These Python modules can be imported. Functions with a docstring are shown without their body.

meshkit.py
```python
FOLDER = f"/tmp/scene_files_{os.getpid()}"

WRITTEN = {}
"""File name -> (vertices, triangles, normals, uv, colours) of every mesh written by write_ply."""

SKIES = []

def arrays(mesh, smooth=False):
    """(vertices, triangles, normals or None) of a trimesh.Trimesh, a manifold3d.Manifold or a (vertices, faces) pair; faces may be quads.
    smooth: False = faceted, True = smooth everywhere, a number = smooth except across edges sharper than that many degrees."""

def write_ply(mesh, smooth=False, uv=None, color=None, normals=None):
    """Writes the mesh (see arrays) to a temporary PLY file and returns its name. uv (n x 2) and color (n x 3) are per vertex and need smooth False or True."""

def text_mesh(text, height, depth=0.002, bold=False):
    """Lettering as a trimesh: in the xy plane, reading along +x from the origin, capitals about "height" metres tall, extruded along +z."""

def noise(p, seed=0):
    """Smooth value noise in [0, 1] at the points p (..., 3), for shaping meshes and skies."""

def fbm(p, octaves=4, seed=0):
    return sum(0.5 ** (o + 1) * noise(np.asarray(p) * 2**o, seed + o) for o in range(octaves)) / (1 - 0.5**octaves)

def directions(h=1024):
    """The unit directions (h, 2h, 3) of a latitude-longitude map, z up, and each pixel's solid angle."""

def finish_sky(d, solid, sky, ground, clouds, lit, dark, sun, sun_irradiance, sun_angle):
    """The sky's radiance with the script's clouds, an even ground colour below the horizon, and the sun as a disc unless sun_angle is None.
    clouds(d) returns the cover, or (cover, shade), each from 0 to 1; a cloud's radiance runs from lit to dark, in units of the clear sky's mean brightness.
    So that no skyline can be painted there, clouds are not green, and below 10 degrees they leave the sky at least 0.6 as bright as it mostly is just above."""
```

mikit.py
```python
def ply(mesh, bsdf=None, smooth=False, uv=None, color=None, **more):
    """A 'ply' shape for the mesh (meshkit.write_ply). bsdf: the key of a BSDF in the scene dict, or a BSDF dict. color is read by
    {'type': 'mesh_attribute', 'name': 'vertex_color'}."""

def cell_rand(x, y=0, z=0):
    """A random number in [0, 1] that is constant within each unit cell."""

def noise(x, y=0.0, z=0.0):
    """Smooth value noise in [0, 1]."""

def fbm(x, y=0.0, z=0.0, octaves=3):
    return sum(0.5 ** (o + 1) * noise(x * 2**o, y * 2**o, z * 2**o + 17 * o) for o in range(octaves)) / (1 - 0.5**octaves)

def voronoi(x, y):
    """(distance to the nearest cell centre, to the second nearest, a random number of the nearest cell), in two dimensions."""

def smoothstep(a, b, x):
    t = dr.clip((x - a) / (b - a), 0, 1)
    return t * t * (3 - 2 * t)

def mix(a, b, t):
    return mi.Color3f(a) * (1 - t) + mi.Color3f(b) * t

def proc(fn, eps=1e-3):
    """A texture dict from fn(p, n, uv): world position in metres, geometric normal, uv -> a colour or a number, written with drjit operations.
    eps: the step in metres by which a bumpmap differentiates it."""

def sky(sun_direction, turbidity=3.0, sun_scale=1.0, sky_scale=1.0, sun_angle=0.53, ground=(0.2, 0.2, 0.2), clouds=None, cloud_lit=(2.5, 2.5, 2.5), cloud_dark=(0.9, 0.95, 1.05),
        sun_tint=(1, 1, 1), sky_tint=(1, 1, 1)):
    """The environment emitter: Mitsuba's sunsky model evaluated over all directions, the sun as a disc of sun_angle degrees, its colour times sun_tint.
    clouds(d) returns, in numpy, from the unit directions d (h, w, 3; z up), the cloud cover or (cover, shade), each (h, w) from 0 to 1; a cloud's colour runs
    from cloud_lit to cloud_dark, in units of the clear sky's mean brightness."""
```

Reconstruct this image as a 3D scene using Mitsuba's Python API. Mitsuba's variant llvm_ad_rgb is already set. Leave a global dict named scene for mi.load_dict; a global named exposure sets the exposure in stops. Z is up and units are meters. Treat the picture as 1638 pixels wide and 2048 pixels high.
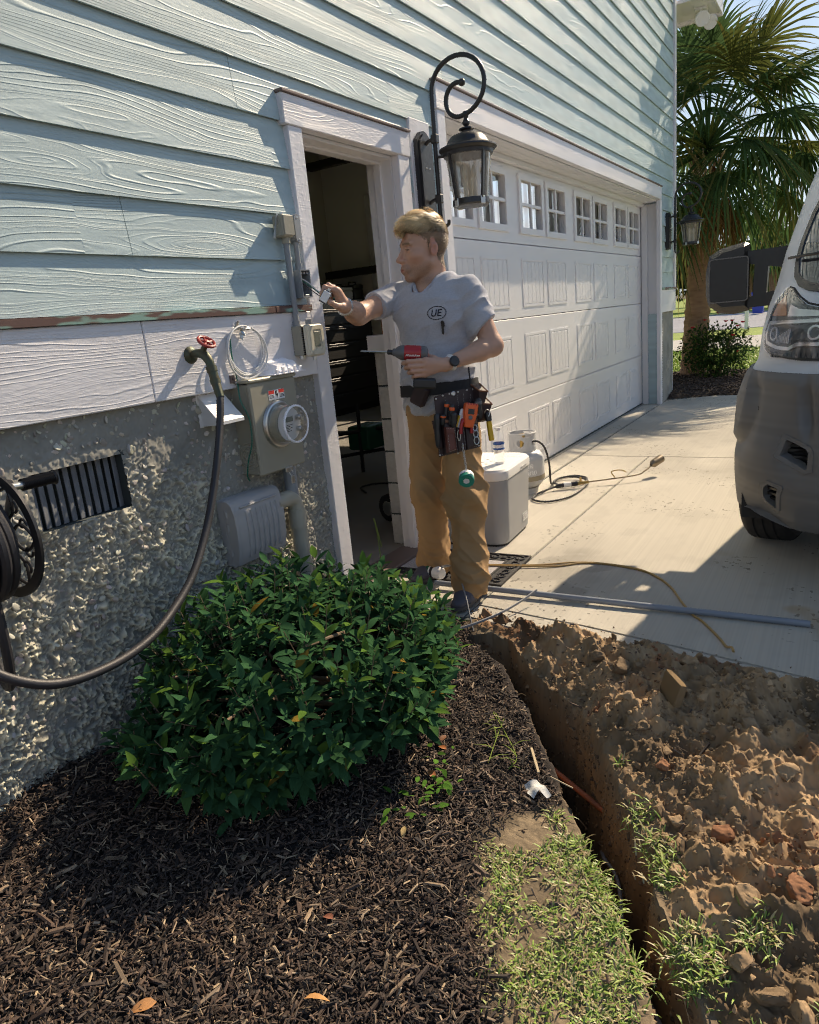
import math, random
import numpy as np, trimesh, manifold3d, shapely
import shapely.geometry as sg, shapely.affinity as sa
import drjit as dr, mitsuba as mi
import mikit, meshkit
from scipy.spatial import cKDTree

scene, labels = {}, {}
T = mi.ScalarTransform4f

# ---------------------------------------------------------------- camera, sky, exposure
CAM = np.array([-2.6119, -2.0328, 1.2907])
scene['camera'] = {'type': 'perspective', 'fov': 59.63, 'fov_axis': 'x', 'near_clip': 0.05, 'far_clip': 1000.0,
                   'to_world': T().look_at(origin=CAM.tolist(), target=(CAM + [.817649, .515349, -.256645]).tolist(), up=[.267516, .0546406, .962003])}


def clouds(d):
    z = np.maximum(d[..., 2], 0.02)
    p = np.stack([d[..., 0] / (z + .22), d[..., 1] / (z + .22), z * 0], -1)
    n = meshkit.fbm(p * 1.1 + [3.1, 7.7, 0.3], 5, 3)
    fine = meshkit.fbm(p * 3.1 + [1.2, 5.5, 2.0], 4, 9)
    cover = np.clip((n * .75 + fine * .25 - .52) / .14, 0, 1) * .8
    low = np.clip(1 - d[..., 2] / .42, 0, 1)
    cover = np.clip(cover + low * .75 * np.clip((fine - .3) * 4, 0, 1), 0, 1)
    shade = np.clip((fine - .42) * 2.2 + .15, 0, 1)
    return cover * .95, shade


SUN = np.array([4.2, -1.0, 3.6])
scene['daylight'] = mikit.sky(SUN.tolist(), turbidity=3, sky_scale=.9, clouds=clouds, cloud_lit=(2.5, 2.5, 2.5), cloud_dark=(1.3, 1.35, 1.45), ground=(.16, .15, .12))
exposure = 2.3

# ---------------------------------------------------------------- materials
def rgb(c):
    return {'type': 'rgb', 'value': [float(x) for x in c]}


def srgb(r, g, b):
    return [((x / 255 + .055) / 1.055) ** 2.4 if x > 10 else x / 255 / 12.92 for x in (r, g, b)]


def mat(name, color, rough=.5, metal=0., bump=None, eps=.001, clear=0., spec=.5, two=True, sheen=0.):
    c = mikit.proc(color) if callable(color) else ({'type': 'mesh_attribute', 'name': 'vertex_color'} if color == 'vc' else rgb(color))
    b = {'type': 'principled', 'base_color': c, 'roughness': mikit.proc(rough) if callable(rough) else float(rough), 'metallic': float(metal), 'specular': float(spec)}
    if clear:
        b['clearcoat'] = float(clear); b['clearcoat_gloss'] = .9
    if sheen:
        b['sheen'] = float(sheen)
    if bump is not None:
        b = {'type': 'bumpmap', 'arbitrary': mikit.proc(bump, eps), 'scale': 1.0, 'bsdf': b}
    if two:
        b = {'type': 'twosided', 'bsdf': b}
    scene['mat_' + name] = b
    return 'mat_' + name


N, FB, SS, MIX = mikit.noise, mikit.fbm, mikit.smoothstep, mikit.mix
C3 = mi.Color3f


def plain_bump(scale, amp, octv=2):
    return lambda p, n, uv: amp * FB(p.x * scale, p.y * scale, p.z * scale, octv)


# ---------------------------------------------------------------- entries
COUNT = {}


def numbered(key):
    k = COUNT.get(key, -1) + 1
    COUNT[key] = k
    return key if k == 0 else f'{key}_{k:03d}'


def thing(name, label, cat, group=None):
    key = numbered(name)
    labels[key] = {'label': label, 'category': cat}
    if group:
        labels[key]['group'] = group
    return key


def part(parent, name, mesh, m, label=None, smooth=35, kind=None, **kw):
    """one entry of the scene: a part (or sub-part) of parent"""
    key = numbered(parent + '__' + name)
    scene[key] = mesh if isinstance(mesh, dict) else mikit.ply(mesh, m, smooth, **kw)
    if isinstance(mesh, dict):
        scene[key] = {**mesh, 'bsdf': {'type': 'ref', 'id': m}} if m else mesh
    if label or kind:
        labels[key] = {}
        if label: labels[key]['label'] = label
        if kind: labels[key]['kind'] = kind
    return key


def single(name, label, cat, mesh, m, group=None, smooth=35, **kw):
    key = thing(name, label, cat, group)
    scene[key] = mikit.ply(mesh, m, smooth, **kw)
    return key


def struct(name, mesh, m, kind='structure', label=None, smooth=35, **kw):
    key = numbered(name)
    if mesh is not None:
        scene[key] = mikit.ply(mesh, m, smooth, **kw)
    labels[key] = {'kind': kind}
    if label: labels[key]['label'] = label
    return key


# ---------------------------------------------------------------- mesh helpers
def TM(v, f):
    f = np.asarray(f)
    if f.shape[1] == 4:
        f = np.vstack([f[:, [0, 1, 2]], f[:, [0, 2, 3]]])
    return trimesh.Trimesh(np.asarray(v, float), f, process=False)


def cat(*ms):
    ms = [m for m in (ms[0] if len(ms) == 1 and isinstance(ms[0], (list, tuple)) else ms) if m is not None]
    at = np.cumsum([0] + [len(m.vertices) for m in ms])
    return TM(np.vstack([m.vertices for m in ms]), np.vstack([m.faces + a for m, a in zip(ms, at)]))


def hull(p):
    h = trimesh.convex.convex_hull(np.asarray(p, float))
    return TM(h.vertices, h.faces)


BOXF = np.array([[0, 1, 3, 2], [4, 6, 7, 5], [0, 4, 5, 1], [2, 3, 7, 6], [0, 2, 6, 4], [1, 5, 7, 3]])


def box(lo, hi, b=0.):
    lo, hi = np.minimum(lo, hi).astype(float), np.maximum(lo, hi).astype(float)
    c = np.array([[x, y, z] for x in (0, 1) for y in (0, 1) for z in (0, 1)])
    v = lo + (hi - lo) * c
    if b <= 0:
        return TM(v, BOXF)
    s = 1 - 2 * c
    b = min(b, .49 * (hi - lo).min())
    return hull(np.vstack([v + s * b * (np.arange(3) != k) for k in range(3)]))


def rbox(lo, hi, r, n=3):
    """box with round edges and corners"""
    lo, hi = np.asarray(lo, float) + r, np.asarray(hi, float) - r
    s = trimesh.creation.uv_sphere(r, count=[2 * n + 1, 4 * n]).vertices
    return hull(np.vstack([s + [x, y, z] for x in (lo[0], hi[0]) for y in (lo[1], hi[1]) for z in (lo[2], hi[2])]))


def spline(pts, n=8):
    p = np.asarray(pts, float)
    q = np.vstack([2 * p[0] - p[1], p, 2 * p[-1] - p[-2]])
    t = np.linspace(0, 1, n, endpoint=False)[:, None]
    out = [.5 * (2 * b + (c - a) * t + (2 * a - 5 * b + 4 * c - d) * t ** 2 + (3 * b - a - 3 * c + d) * t ** 3) for a, b, c, d in zip(q, q[1:], q[2:], q[3:])]
    return np.vstack(out + [p[-1:]])


def frames(p):
    p = np.asarray(p, float)
    t = np.gradient(p, axis=0)
    t /= np.linalg.norm(t, axis=1, keepdims=True) + 1e-12
    a = np.cross(t[0], [0, 0, 1.] if abs(t[0][2]) < .9 else [1., 0, 0])
    A = []
    for k in range(len(p)):
        a = a - t[k] * (a @ t[k])
        a /= np.linalg.norm(a) + 1e-12
        A.append(a)
    A = np.array(A)
    return t, A, np.cross(t, A)


def sweep(p, sec, scale=1., cap=True):
    """sweep the closed section sec (k x 2: along a, b) along the points p"""
    p = np.asarray(p, float); sec = np.asarray(sec, float)
    t, A, B = frames(p)
    s = np.broadcast_to(scale, (len(p),))[:, None, None]
    v = p[:, None] + s * (sec[None, :, :1] * A[:, None] + sec[None, :, 1:] * B[:, None])
    k, n = len(sec), len(p)
    i, j = np.meshgrid(np.arange(n - 1), np.arange(k), indexing='ij')
    f = np.stack([i * k + j, i * k + (j + 1) % k, (i + 1) * k + (j + 1) % k, (i + 1) * k + j], -1).reshape(-1, 4)
    f = np.vstack([f[:, [0, 1, 2]], f[:, [0, 2, 3]]])
    v = v.reshape(-1, 3)
    if cap:
        v = np.vstack([v, p[:1], p[-1:]])
        a = np.arange(k); b = (a + 1) % k
        f = np.vstack([f, np.stack([b, a, a * 0 + n * k], 1), np.stack([(n - 1) * k + a, (n - 1) * k + b, a * 0 + n * k + 1], 1)])
    return TM(v, f)


def circ(n, r=1., ry=None, ph=0.):
    a = np.arange(n) * 2 * np.pi / n + ph
    return np.stack([np.cos(a) * r, np.sin(a) * (r if ry is None else ry)], 1)


def tube(p, r, n=10, cap=True):
    r = np.asarray(r, float)
    return sweep(p, circ(n), r, cap)


def rod(a, b, r, n=12, r2=None):
    return tube([a, b], [r, r if r2 is None else r2], n)


def lathe(prof, n=32, cap=False):
    """profile (r, z) turned about z"""
    p = np.asarray(prof, float)
    a = np.arange(n) * 2 * np.pi / n
    v = np.stack([p[:, None, 0] * np.cos(a), p[:, None, 0] * np.sin(a), np.broadcast_to(p[:, None, 1], (len(p), n))], -1).reshape(-1, 3)
    i, j = np.meshgrid(np.arange(len(p) - 1), np.arange(n), indexing='ij')
    f = np.stack([i * n + j, i * n + (j + 1) % n, (i + 1) * n + (j + 1) % n, (i + 1) * n + j], -1).reshape(-1, 4)
    return TM(v, f)


def prism(poly, h, z0=0.):
    if not hasattr(poly, 'geom_type'):
        poly = sg.Polygon(poly)
    gs = getattr(poly, 'geoms', [poly])
    m = cat([trimesh.creation.extrude_polygon(g, h, engine='earcut') for g in gs if g.area > 1e-9])
    m.vertices[:, 2] += z0
    return m


def mv(m, o=(0, 0, 0), R=None, s=1.):
    v = np.asarray(m.vertices) * s
    if R is not None:
        v = v @ np.asarray(R, float).T
    f = m.faces
    return TM(v + np.asarray(o, float), f)


def axes(x, y, z):
    return np.stack([np.asarray(x, float), np.asarray(y, float), np.asarray(z, float)], 1)


def rotz(a):
    c, s = math.cos(a), math.sin(a)
    return np.array([[c, -s, 0], [s, c, 0], [0, 0, 1.]])


def rotv(axis, a):
    axis = np.asarray(axis, float) / np.linalg.norm(axis)
    K = np.array([[0, -axis[2], axis[1]], [axis[2], 0, -axis[0]], [-axis[1], axis[0], 0]])
    return np.eye(3) + math.sin(a) * K + (1 - math.cos(a)) * K @ K


def zto(d, up=(0, 0, 1.)):
    """rotation that takes z to d"""
    d = np.asarray(d, float) / np.linalg.norm(d)
    u = np.asarray(up, float)
    if abs(d @ u) > .95:
        u = np.array([1., 0, 0])
    x = np.cross(u, d); x /= np.linalg.norm(x)
    return axes(x, np.cross(d, x), d)


WALLR = axes([1, 0, 0], [0, 0, 1], [0, -1, 0])   # flat xy work stood up on the wall: x along, y up, z outwards


def onwall(poly, h, y0):
    """a flat outline (x, z) extruded outwards from the plane y = y0"""
    return mv(prism(poly, h), (0, y0, 0), WALLR)


def grid(nu, nv):
    i, j = np.meshgrid(np.arange(nu - 1), np.arange(nv - 1), indexing='ij')
    return np.stack([i * nv + j, (i + 1) * nv + j, (i + 1) * nv + j + 1, i * nv + j + 1], -1).reshape(-1, 4)


def scatter(v, f, pos, R, s=1., col=None):
    """copies of (v, f) under the rotations R (n,3,3): one mesh and its per-vertex colours"""
    s = np.asarray(s, float)
    s = s.reshape(len(pos), 1, -1) if s.ndim else s
    V = np.einsum('nij,nkj->nki', R, v[None] * s) + pos[:, None]
    F = f[None] + (np.arange(len(pos)) * len(v))[:, None, None]
    m = TM(V.reshape(-1, 3), F.reshape(-1, 3))
    return (m, np.repeat(col, len(v), 0)) if col is not None else m


def rand_rot(rng, n, tilt):
    """random turn about z, then a tilt of up to about tilt radians"""
    a = rng.uniform(0, 2 * np.pi, n); b = rng.normal(0, tilt, n); c = rng.normal(0, tilt, n)
    ca, sa_, cb, sb, cc, sc = np.cos(a), np.sin(a), np.cos(b), np.sin(b), np.cos(c), np.sin(c)
    o = np.zeros(n); i = np.ones(n)
    Z = np.stack([ca, -sa_, o, sa_, ca, o, o, o, i], 1).reshape(-1, 3, 3)
    Y = np.stack([cb, o, sb, o, i, o, -sb, o, cb], 1).reshape(-1, 3, 3)
    X = np.stack([i, o, o, o, cc, -sc, o, sc, cc], 1).reshape(-1, 3, 3)
    return Z @ Y @ X


def nets(sdf, lo, hi, h):
    """surface nets of the signed distance sdf(points) in a box: a smooth closed mesh"""
    lo, hi = np.asarray(lo, float), np.asarray(hi, float)
    n = np.ceil((hi - lo) / h).astype(int) + 1
    ax = [lo[k] + np.arange(n[k]) * h for k in range(3)]
    D = np.empty(n)
    for i0 in range(0, n[0], 16):   # slabs keep memory low
        P = np.stack(np.meshgrid(ax[0][i0:i0 + 16], ax[1], ax[2], indexing='ij'), -1)
        D[i0:i0 + 16] = sdf(P.reshape(-1, 3)).reshape(P.shape[:3])
    S = D < 0
    cs, cn = np.zeros(n - 1 if False else tuple(n - 1) + (3,)), np.zeros(tuple(n - 1))
    off = [np.array(o) for o in np.ndindex(2, 2, 2)]
    sl = lambda o: tuple(slice(o[k], n[k] - 1 + o[k]) for k in range(3))
    for a in off:
        for k in range(3):
            if a[k] == 0:
                b = a.copy(); b[k] = 1
                da, db = D[sl(a)], D[sl(b)]
                cross = S[sl(a)] != S[sl(b)]
                t = np.where(cross, da / np.where(cross, da - db, 1), 0)
                for q in range(3):
                    cs[..., q] += cross * (a[q] + (t if q == k else 0))
                cn += cross
    on = cn > 0
    idx = np.full(tuple(n - 1), -1); idx[on] = np.arange(on.sum())
    V = lo + h * (np.argwhere(on) + cs[on] / cn[on][:, None])
    F = []
    for k in range(3):
        u, w = (k + 1) % 3, (k + 2) % 3
        A = S; m = [slice(None)] * 3; m[k] = slice(0, n[k] - 1); B = S[tuple(m)]; m[k] = slice(1, None); Cc = S[tuple(m)]
        e = np.argwhere(B != Cc)
        e = e[(e[:, u] > 0) & (e[:, w] > 0) & (e[:, u] < n[u] - 1) & (e[:, w] < n[w] - 1)]
        def at(du, dw):
            q = e.copy(); q[:, u] -= du; q[:, w] -= dw
            return idx[q[:, 0], q[:, 1], q[:, 2]]
        quad = np.stack([at(1, 1), at(0, 1), at(0, 0), at(1, 0)], 1)
        inside = S[e[:, 0], e[:, 1], e[:, 2]]
        F.append(np.where(inside[:, None], quad, quad[:, ::-1]))
    F = np.vstack(F)
    F = F[(F >= 0).all(1)]
    return TM(V, F)


def smin(a, b, k):
    h = np.clip(.5 + .5 * (b - a) / k, 0, 1)
    return b * (1 - h) + a * h - k * h * (1 - h)


def smax(a, b, k):
    return -smin(-a, -b, k)


def cone(p, a, b, ra, rb, flat=None):
    """distance to a tapered capsule"""
    a, b = np.asarray(a, float), np.asarray(b, float)
    ab = b - a
    t = np.clip((p - a) @ ab / (ab @ ab), 0, 1)
    q = p - a - t[:, None] * ab
    if flat is not None:   # (direction, factor): thicker (<1) or thinner (>1) that way
        d, s = np.asarray(flat[0], float) / np.linalg.norm(flat[0]), flat[1]
        q = q + (q @ d)[:, None] * d * (s - 1)
    return np.linalg.norm(q, axis=1) - (ra + (rb - ra) * t)


def ell(p, c, r, R=None):
    q = p - np.asarray(c, float)
    if R is not None:
        q = q @ R
    r = np.asarray(r, float)
    k0 = np.linalg.norm(q / r, axis=1); k1 = np.linalg.norm(q / r ** 2, axis=1)
    return np.where(k1 > 1e-9, k0 * (k0 - 1) / np.maximum(k1, 1e-9), -r.min())


def textm(s, h, depth=.001, bold=True):
    return meshkit.text_mesh(s, h, depth, bold)
# ================================================================ THE HOUSE
def ridge(f, w):
    """thin raised lines where the field f crosses whole numbers"""
    t = dr.abs(f - dr.floor(f) - .5) * 2
    return 1 - SS(0., w, 1 - t)


def grain(u, w, seed):
    """embossed wood grain: u along the board, w across it, in metres"""
    big = FB(u * 1.15 + seed * 17.3, w * 9 + seed * 5.1, seed * 3.7, 2)
    wob = N(u * 10 + seed, w * 50, seed)
    f = w * 50 + big * 11 + wob * .40
    gate = SS(.38, .55, N(u * 1.1 + seed * 9, f * .55, seed + 4))
    fine = ridge(f * 2.6 + .3, .30) * .30
    return ridge(f, .34) * (.35 + .65 * gate) + fine * (1 - gate) + .16 * N(u * 60, w * 200, seed)


def sid_seed(p):
    return dr.floor((p.z - 1.402) / .178) * 1.37 + dr.floor((p.x + dr.floor((p.z - 1.402) / .178) * 1.13) / 3.2) * 2.1


mat('siding', lambda p, n, uv: MIX(C3(.355, .46, .485), C3(.40, .505, .525), N(p.x * 1.3, p.z * 5.6 + 3, p.y)) * (.93 + .14 * N(p.x * 7, p.z * 30, 1)),
    .55, bump=lambda p, n, uv: .0016 * grain(p.x, p.z, sid_seed(p)), eps=.0012)
TRIMC = C3(.67, .67, .70)
mat('trim_h', lambda p, n, uv: TRIMC * (.92 + .12 * N(p.x * 3, p.z * 20, 2)), .5, bump=lambda p, n, uv: .0011 * grain(p.x * 1.3, p.z * 1.5, dr.floor(p.x * .4) + 40) + .0006 * N(p.x * 40, p.z * 220, 3), eps=.0012)
mat('trim_v', lambda p, n, uv: TRIMC * (.92 + .12 * N(p.x * 20, p.z * 3, 2)), .5, bump=lambda p, n, uv: .0008 * FB(p.x * 180, p.z * 45, p.y * 180, 2) + .0005 * SS(.5, .8, N(p.x * 45, p.z * 210, 7)), eps=.0012)
mat('white_smooth', (.64, .64, .655), .45, bump=plain_bump(60, .0003))
mat('door_white', lambda p, n, uv: C3(.66, .66, .675) * (.96 + .06 * N(p.x * 2, p.z * 2, 0)), .38, bump=lambda p, n, uv: .00035 * FB(p.x * 12, p.z * 160, 1, 2), eps=.0015)
mat('copper', lambda p, n, uv: MIX(C3(.12, .07, .06), C3(.22, .36, .31), SS(.46, .64, FB(p.x * 9, p.z * 40, 0, 3))), .55, metal=.25)
mat('brown_metal', (.16, .12, .11), .45, metal=.3)
mat('reveal', (.045, .055, .055), .9)
mat('tabby', 'vc', .9)
mat('shell', 'vc', .55)
mat('black_iron', (.02, .02, .022), .38, bump=plain_bump(90, .0004))
mat('steel', (.55, .55, .53), .32, metal=.9)
scene['mat_pane'] = {'type': 'thindielectric', 'int_ior': 1.5}
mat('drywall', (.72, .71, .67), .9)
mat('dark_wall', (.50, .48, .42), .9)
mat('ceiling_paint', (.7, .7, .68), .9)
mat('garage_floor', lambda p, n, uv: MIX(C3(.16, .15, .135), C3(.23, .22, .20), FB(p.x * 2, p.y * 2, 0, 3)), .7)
mat('block', lambda p, n, uv: MIX(C3(.40, .395, .375), C3(.52, .51, .48), FB(p.x * 60, p.y * 60, p.z * 60, 2)), .95, bump=plain_bump(150, .002), eps=.002)

house = thing('house', 'pale aqua lap sided house with an open side door and white garage door', 'house')

# --- lap siding, board by board
Z0, EXPO = 1.402, .178
rng = np.random.default_rng(5)


def board(x0, x1, z0):
    ya, yb, th, top = -.030, -.0135, .0075, .196
    c = [(ya, z0), (yb, z0 + top), (yb + th, z0 + top), (ya + th, z0)]
    v = [(x, y, z) for x in (x0, x1) for y, z in c]
    return TM(v, [[0, 1, 2, 3], [7, 6, 5, 4], [0, 4, 5, 1], [1, 5, 6, 2], [2, 6, 7, 3], [3, 7, 4, 0]])


JOINTS = {1: [-.955, 2.75], 4: [.0 - .36, 3.1], 0: [2.4], 2: [-2.4, 1.2], 3: [-2.0, 1.6], 5: [-1.5, 2.2, 5.8], 6: [-2.2, 1.35, 4.8], 7: [-.8, 2.85, 6.4], 8: [.4, 4.0], 9: [1.9, 5.5], 10: [-.4, 3.3, 6.9],
          11: [2.5, 6.1], 12: [.9, 4.5], 13: [3.4, 6.7], 14: [1.5, 5.1]}
for k in range(27):
    z = Z0 + EXPO * k
    cuts = sorted(JOINTS.get(k, list(np.arange(-3.2 + (k * 1.37) % 3.6, 7.4, 3.6))))
    spans = [(-3.2, 7.47)]
    holes = ([(-.075, .85)] if z < 2.10 else []) + ([(1.23, 6.715)] if z < 2.385 else [])
    for a, b in holes:
        spans = [s for q in spans for s in ((q[0], min(q[1], a)), (max(q[0], b), q[1])) if s[1] - s[0] > .02]
    for a, b in spans:
        xs = [a] + [c for c in cuts if a + .15 < c < b - .15] + [b]
        for x0, x1 in zip(xs, xs[1:]):
            part(house, 'siding_board', board(x0 + .0012, x1 - .0012, z), 'mat_siding', smooth=False)

for k in range(-7, 0):
    part(house, 'siding_board', board(.866, 1.209, Z0 + EXPO * k), 'mat_siding', smooth=False)
part(house, 'mount_block', box((.915, -.034, 1.79), (1.125, .0, 2.30), .003), 'mat_trim_v')

# --- wall core, corner board, roof edge
H0 = 6.25
VX0, VX1, VZ0, VZ1 = -1.452, -1.128, .782, .965
core = [box((-3.2, .002, -.1), (VX0 - .012, .20, 1.40)), box((VX1 + .012, .002, 0), (-.105, .20, 1.40)), box((VX0 - .012, .002, 0), (VX1 + .012, .20, VZ0 - .012)), box((VX0 - .012, .002, VZ1 + .012), (VX1 + .012, .20, 1.40)), box((VX0 - .012, .1, VZ0 - .02), (VX1 + .012, .2, VZ1 + .02)), box((-3.2, -.004, 1.36), (-.07, .20, H0)), box((-.07, -.004, 2.12), (.83, .20, H0)), box((.84, -.004, 0), (1.27, .18, H0)),
        box((1.27, -.004, 2.40), (6.70, .18, H0)), box((6.762, -.004, 1.1), (7.5, .20, H0)), box((6.72, .002, 0), (7.5, .2, 1.1))]
part(house, 'wall', cat(core), 'mat_siding', smooth=False)
part(house, 'corner_board', box((7.472, -.045, 1.40), (7.56, .06, H0), .003), 'mat_trim_v')
ev = cat(box((-3.5, -.35, H0), (8., 6.6, H0 + .2)), box((-3.5, -.02, H0 - .1), (7.5, .2, H0 + .01)))
part(house, 'roof', ev, 'mat_white_smooth')
so = cat(box((7.58, -.42, 4.62), (8.25, 1.2, 4.66), .004), box((7.57, -.45, 4.60), (8.3, -.42, 4.86), .004), box((8.25, -.45, 4.58), (8.29, 1.2, 4.86), .004))
part(house, 'soffit', so, 'mat_white_smooth')

# --- copper flashing and skirt boards
for x0, x1 in ((-3.2, -.33), (-.325, -.095), (6.72, 7.56)):
    part(house, 'flashing', cat(box((x0, -.058, 1.374), (x1, -.052, 1.397), .001), box((x0, -.058, 1.3965), (x1, -.006, 1.3995))), 'mat_copper')
part(house, 'flashing_gap', box((-3.2, -.02, 1.399), (-.1, -.004, 1.41)), 'mat_reveal')
for x0, x1 in ((-3.2, -.985), (-.982, -.095), (6.72, 7.53)):
    part(house, 'skirt_board', box((x0, -.046, 1.108), (x1, .0, 1.3735), .003), 'mat_trim_h')

# --- entry door casing, header, jamb
part(house, 'door_casing', box((-.092, -.045, -.02), (-.002, .0, 2.1), .003), 'mat_trim_v')
part(house, 'door_casing', box((.761, -.045, -.01), (.865, .0, 2.1), .003), 'mat_trim_v')
part(house, 'door_header', box((-.117, -.052, 2.1005), (.871, .0, 2.214), .003), 'mat_trim_h')
part(house, 'flashing', cat(box((-.123, -.062, 2.2145), (.877, -.01, 2.226), .002)), 'mat_brown_metal')
jamb = cat(box((.757, .001, 0.), (.772, .150, 2.098)), box((-.014, .001, 0.), (.001, .150, 2.098)), box((.001, .001, 2.085), (.757, .150, 2.0995)))
part(house, 'door_frame', jamb, 'mat_white_smooth')
stop = cat(box((.7445, .062, 0.), (.757, .104, 2.085), .002), box((.001, .062, 2.0725), (.744, .104, 2.085), .002), box((.001, .062, 0.), (.0135, .104, 2.072), .002))
part(house, 'door_stop', stop, 'mat_white_smooth')
for z in (1.02, .84):
    part(house, 'strike_plate', cat(box((.7535, .02, z - .05), (.757, .052, z + .05), .001), box((.752, .026, z - .02), (.7536, .046, z + .02))), 'mat_black_iron')
part(house, 'threshold', box((.0, .0, .0), (.76, .17, .022), .006), 'mat_brown_metal')
part(house, 'inner_casing', box((.79, .158, 1.145), (1.24, .285, 1.235), .003), 'mat_white_smooth', label='white wood sill on the block stem wall inside the doorway')
# stem wall of concrete blocks seen through the doorway
for k in range(6):
    for q, (a, b) in enumerate(((.84, 1.232), (1.2355, 1.63)) if k % 2 else ((.84, 1.03), (1.0335, 1.428))):
        part(house, 'block', box((a, .2005 if a > 1.2 else .158, .003 + k * .19), (b, .275, .003 + k * .19 + .184), .005), 'mat_block')
part(house, 'stem_wall_core', box((.843, .162, 0), (1.25, .271, 1.143)), 'mat_reveal')

# --- garage door opening: header, side casings, jambs, soffit
part(house, 'garage_header', box((1.198, -.052, 2.386), (6.69, .0, 2.522), .003), 'mat_trim_h')
part(house, 'flashing', box((1.19, -.064, 2.5225), (6.70, -.01, 2.535), .002), 'mat_brown_metal')
part(house, 'garage_casing', box((1.21, -.045, 0), (1.303, .0, 2.385), .003), 'mat_trim_v')
part(house, 'garage_casing', box((6.64, -.045, 0), (6.735, .0, 2.385), .003), 'mat_trim_v')
for a, b in ((1.286, 1.302), (6.742, 6.758)):
    part(house, 'garage_jamb', box((a, .001, 0), (b, .225, 2.36)), 'mat_white_smooth')
part(house, 'garage_stop', box((6.700, .120, 0), (6.7415, .19, 2.36), .004), 'mat_white_smooth')
for k in range(3):
    part(house, 'soffit_board', box((1.303, -.002 + k * .068, 2.372), (6.74, .064 + k * .068, 2.385), .003), 'mat_white_smooth')
part(house, 'soffit_board', box((1.303, .150, 2.335), (6.74, .196, 2.371), .004), 'mat_white_smooth')

# --- sectional garage door
gd = part(house, 'garage_door', cat([box((1.304, .2005 + .004 * (k == 3) * 0, z0 + .0025), (6.741, .245, z1 - .0025), .004) for k, (z0, z1) in enumerate(((.012, .614), (.614, 1.237), (1.237, 1.786)))]), 'mat_door_white')
YD = .2005
GX = [(1.60 + 1.31 * k + o, 1.60 + 1.31 * k + o + .47) for k in range(4) for o in (0., .57)]
WX = [(1.59 + 1.31 * k + o, 1.59 + 1.31 * k + o + .527) for k in range(4) for o in (0., .573)]


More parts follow.
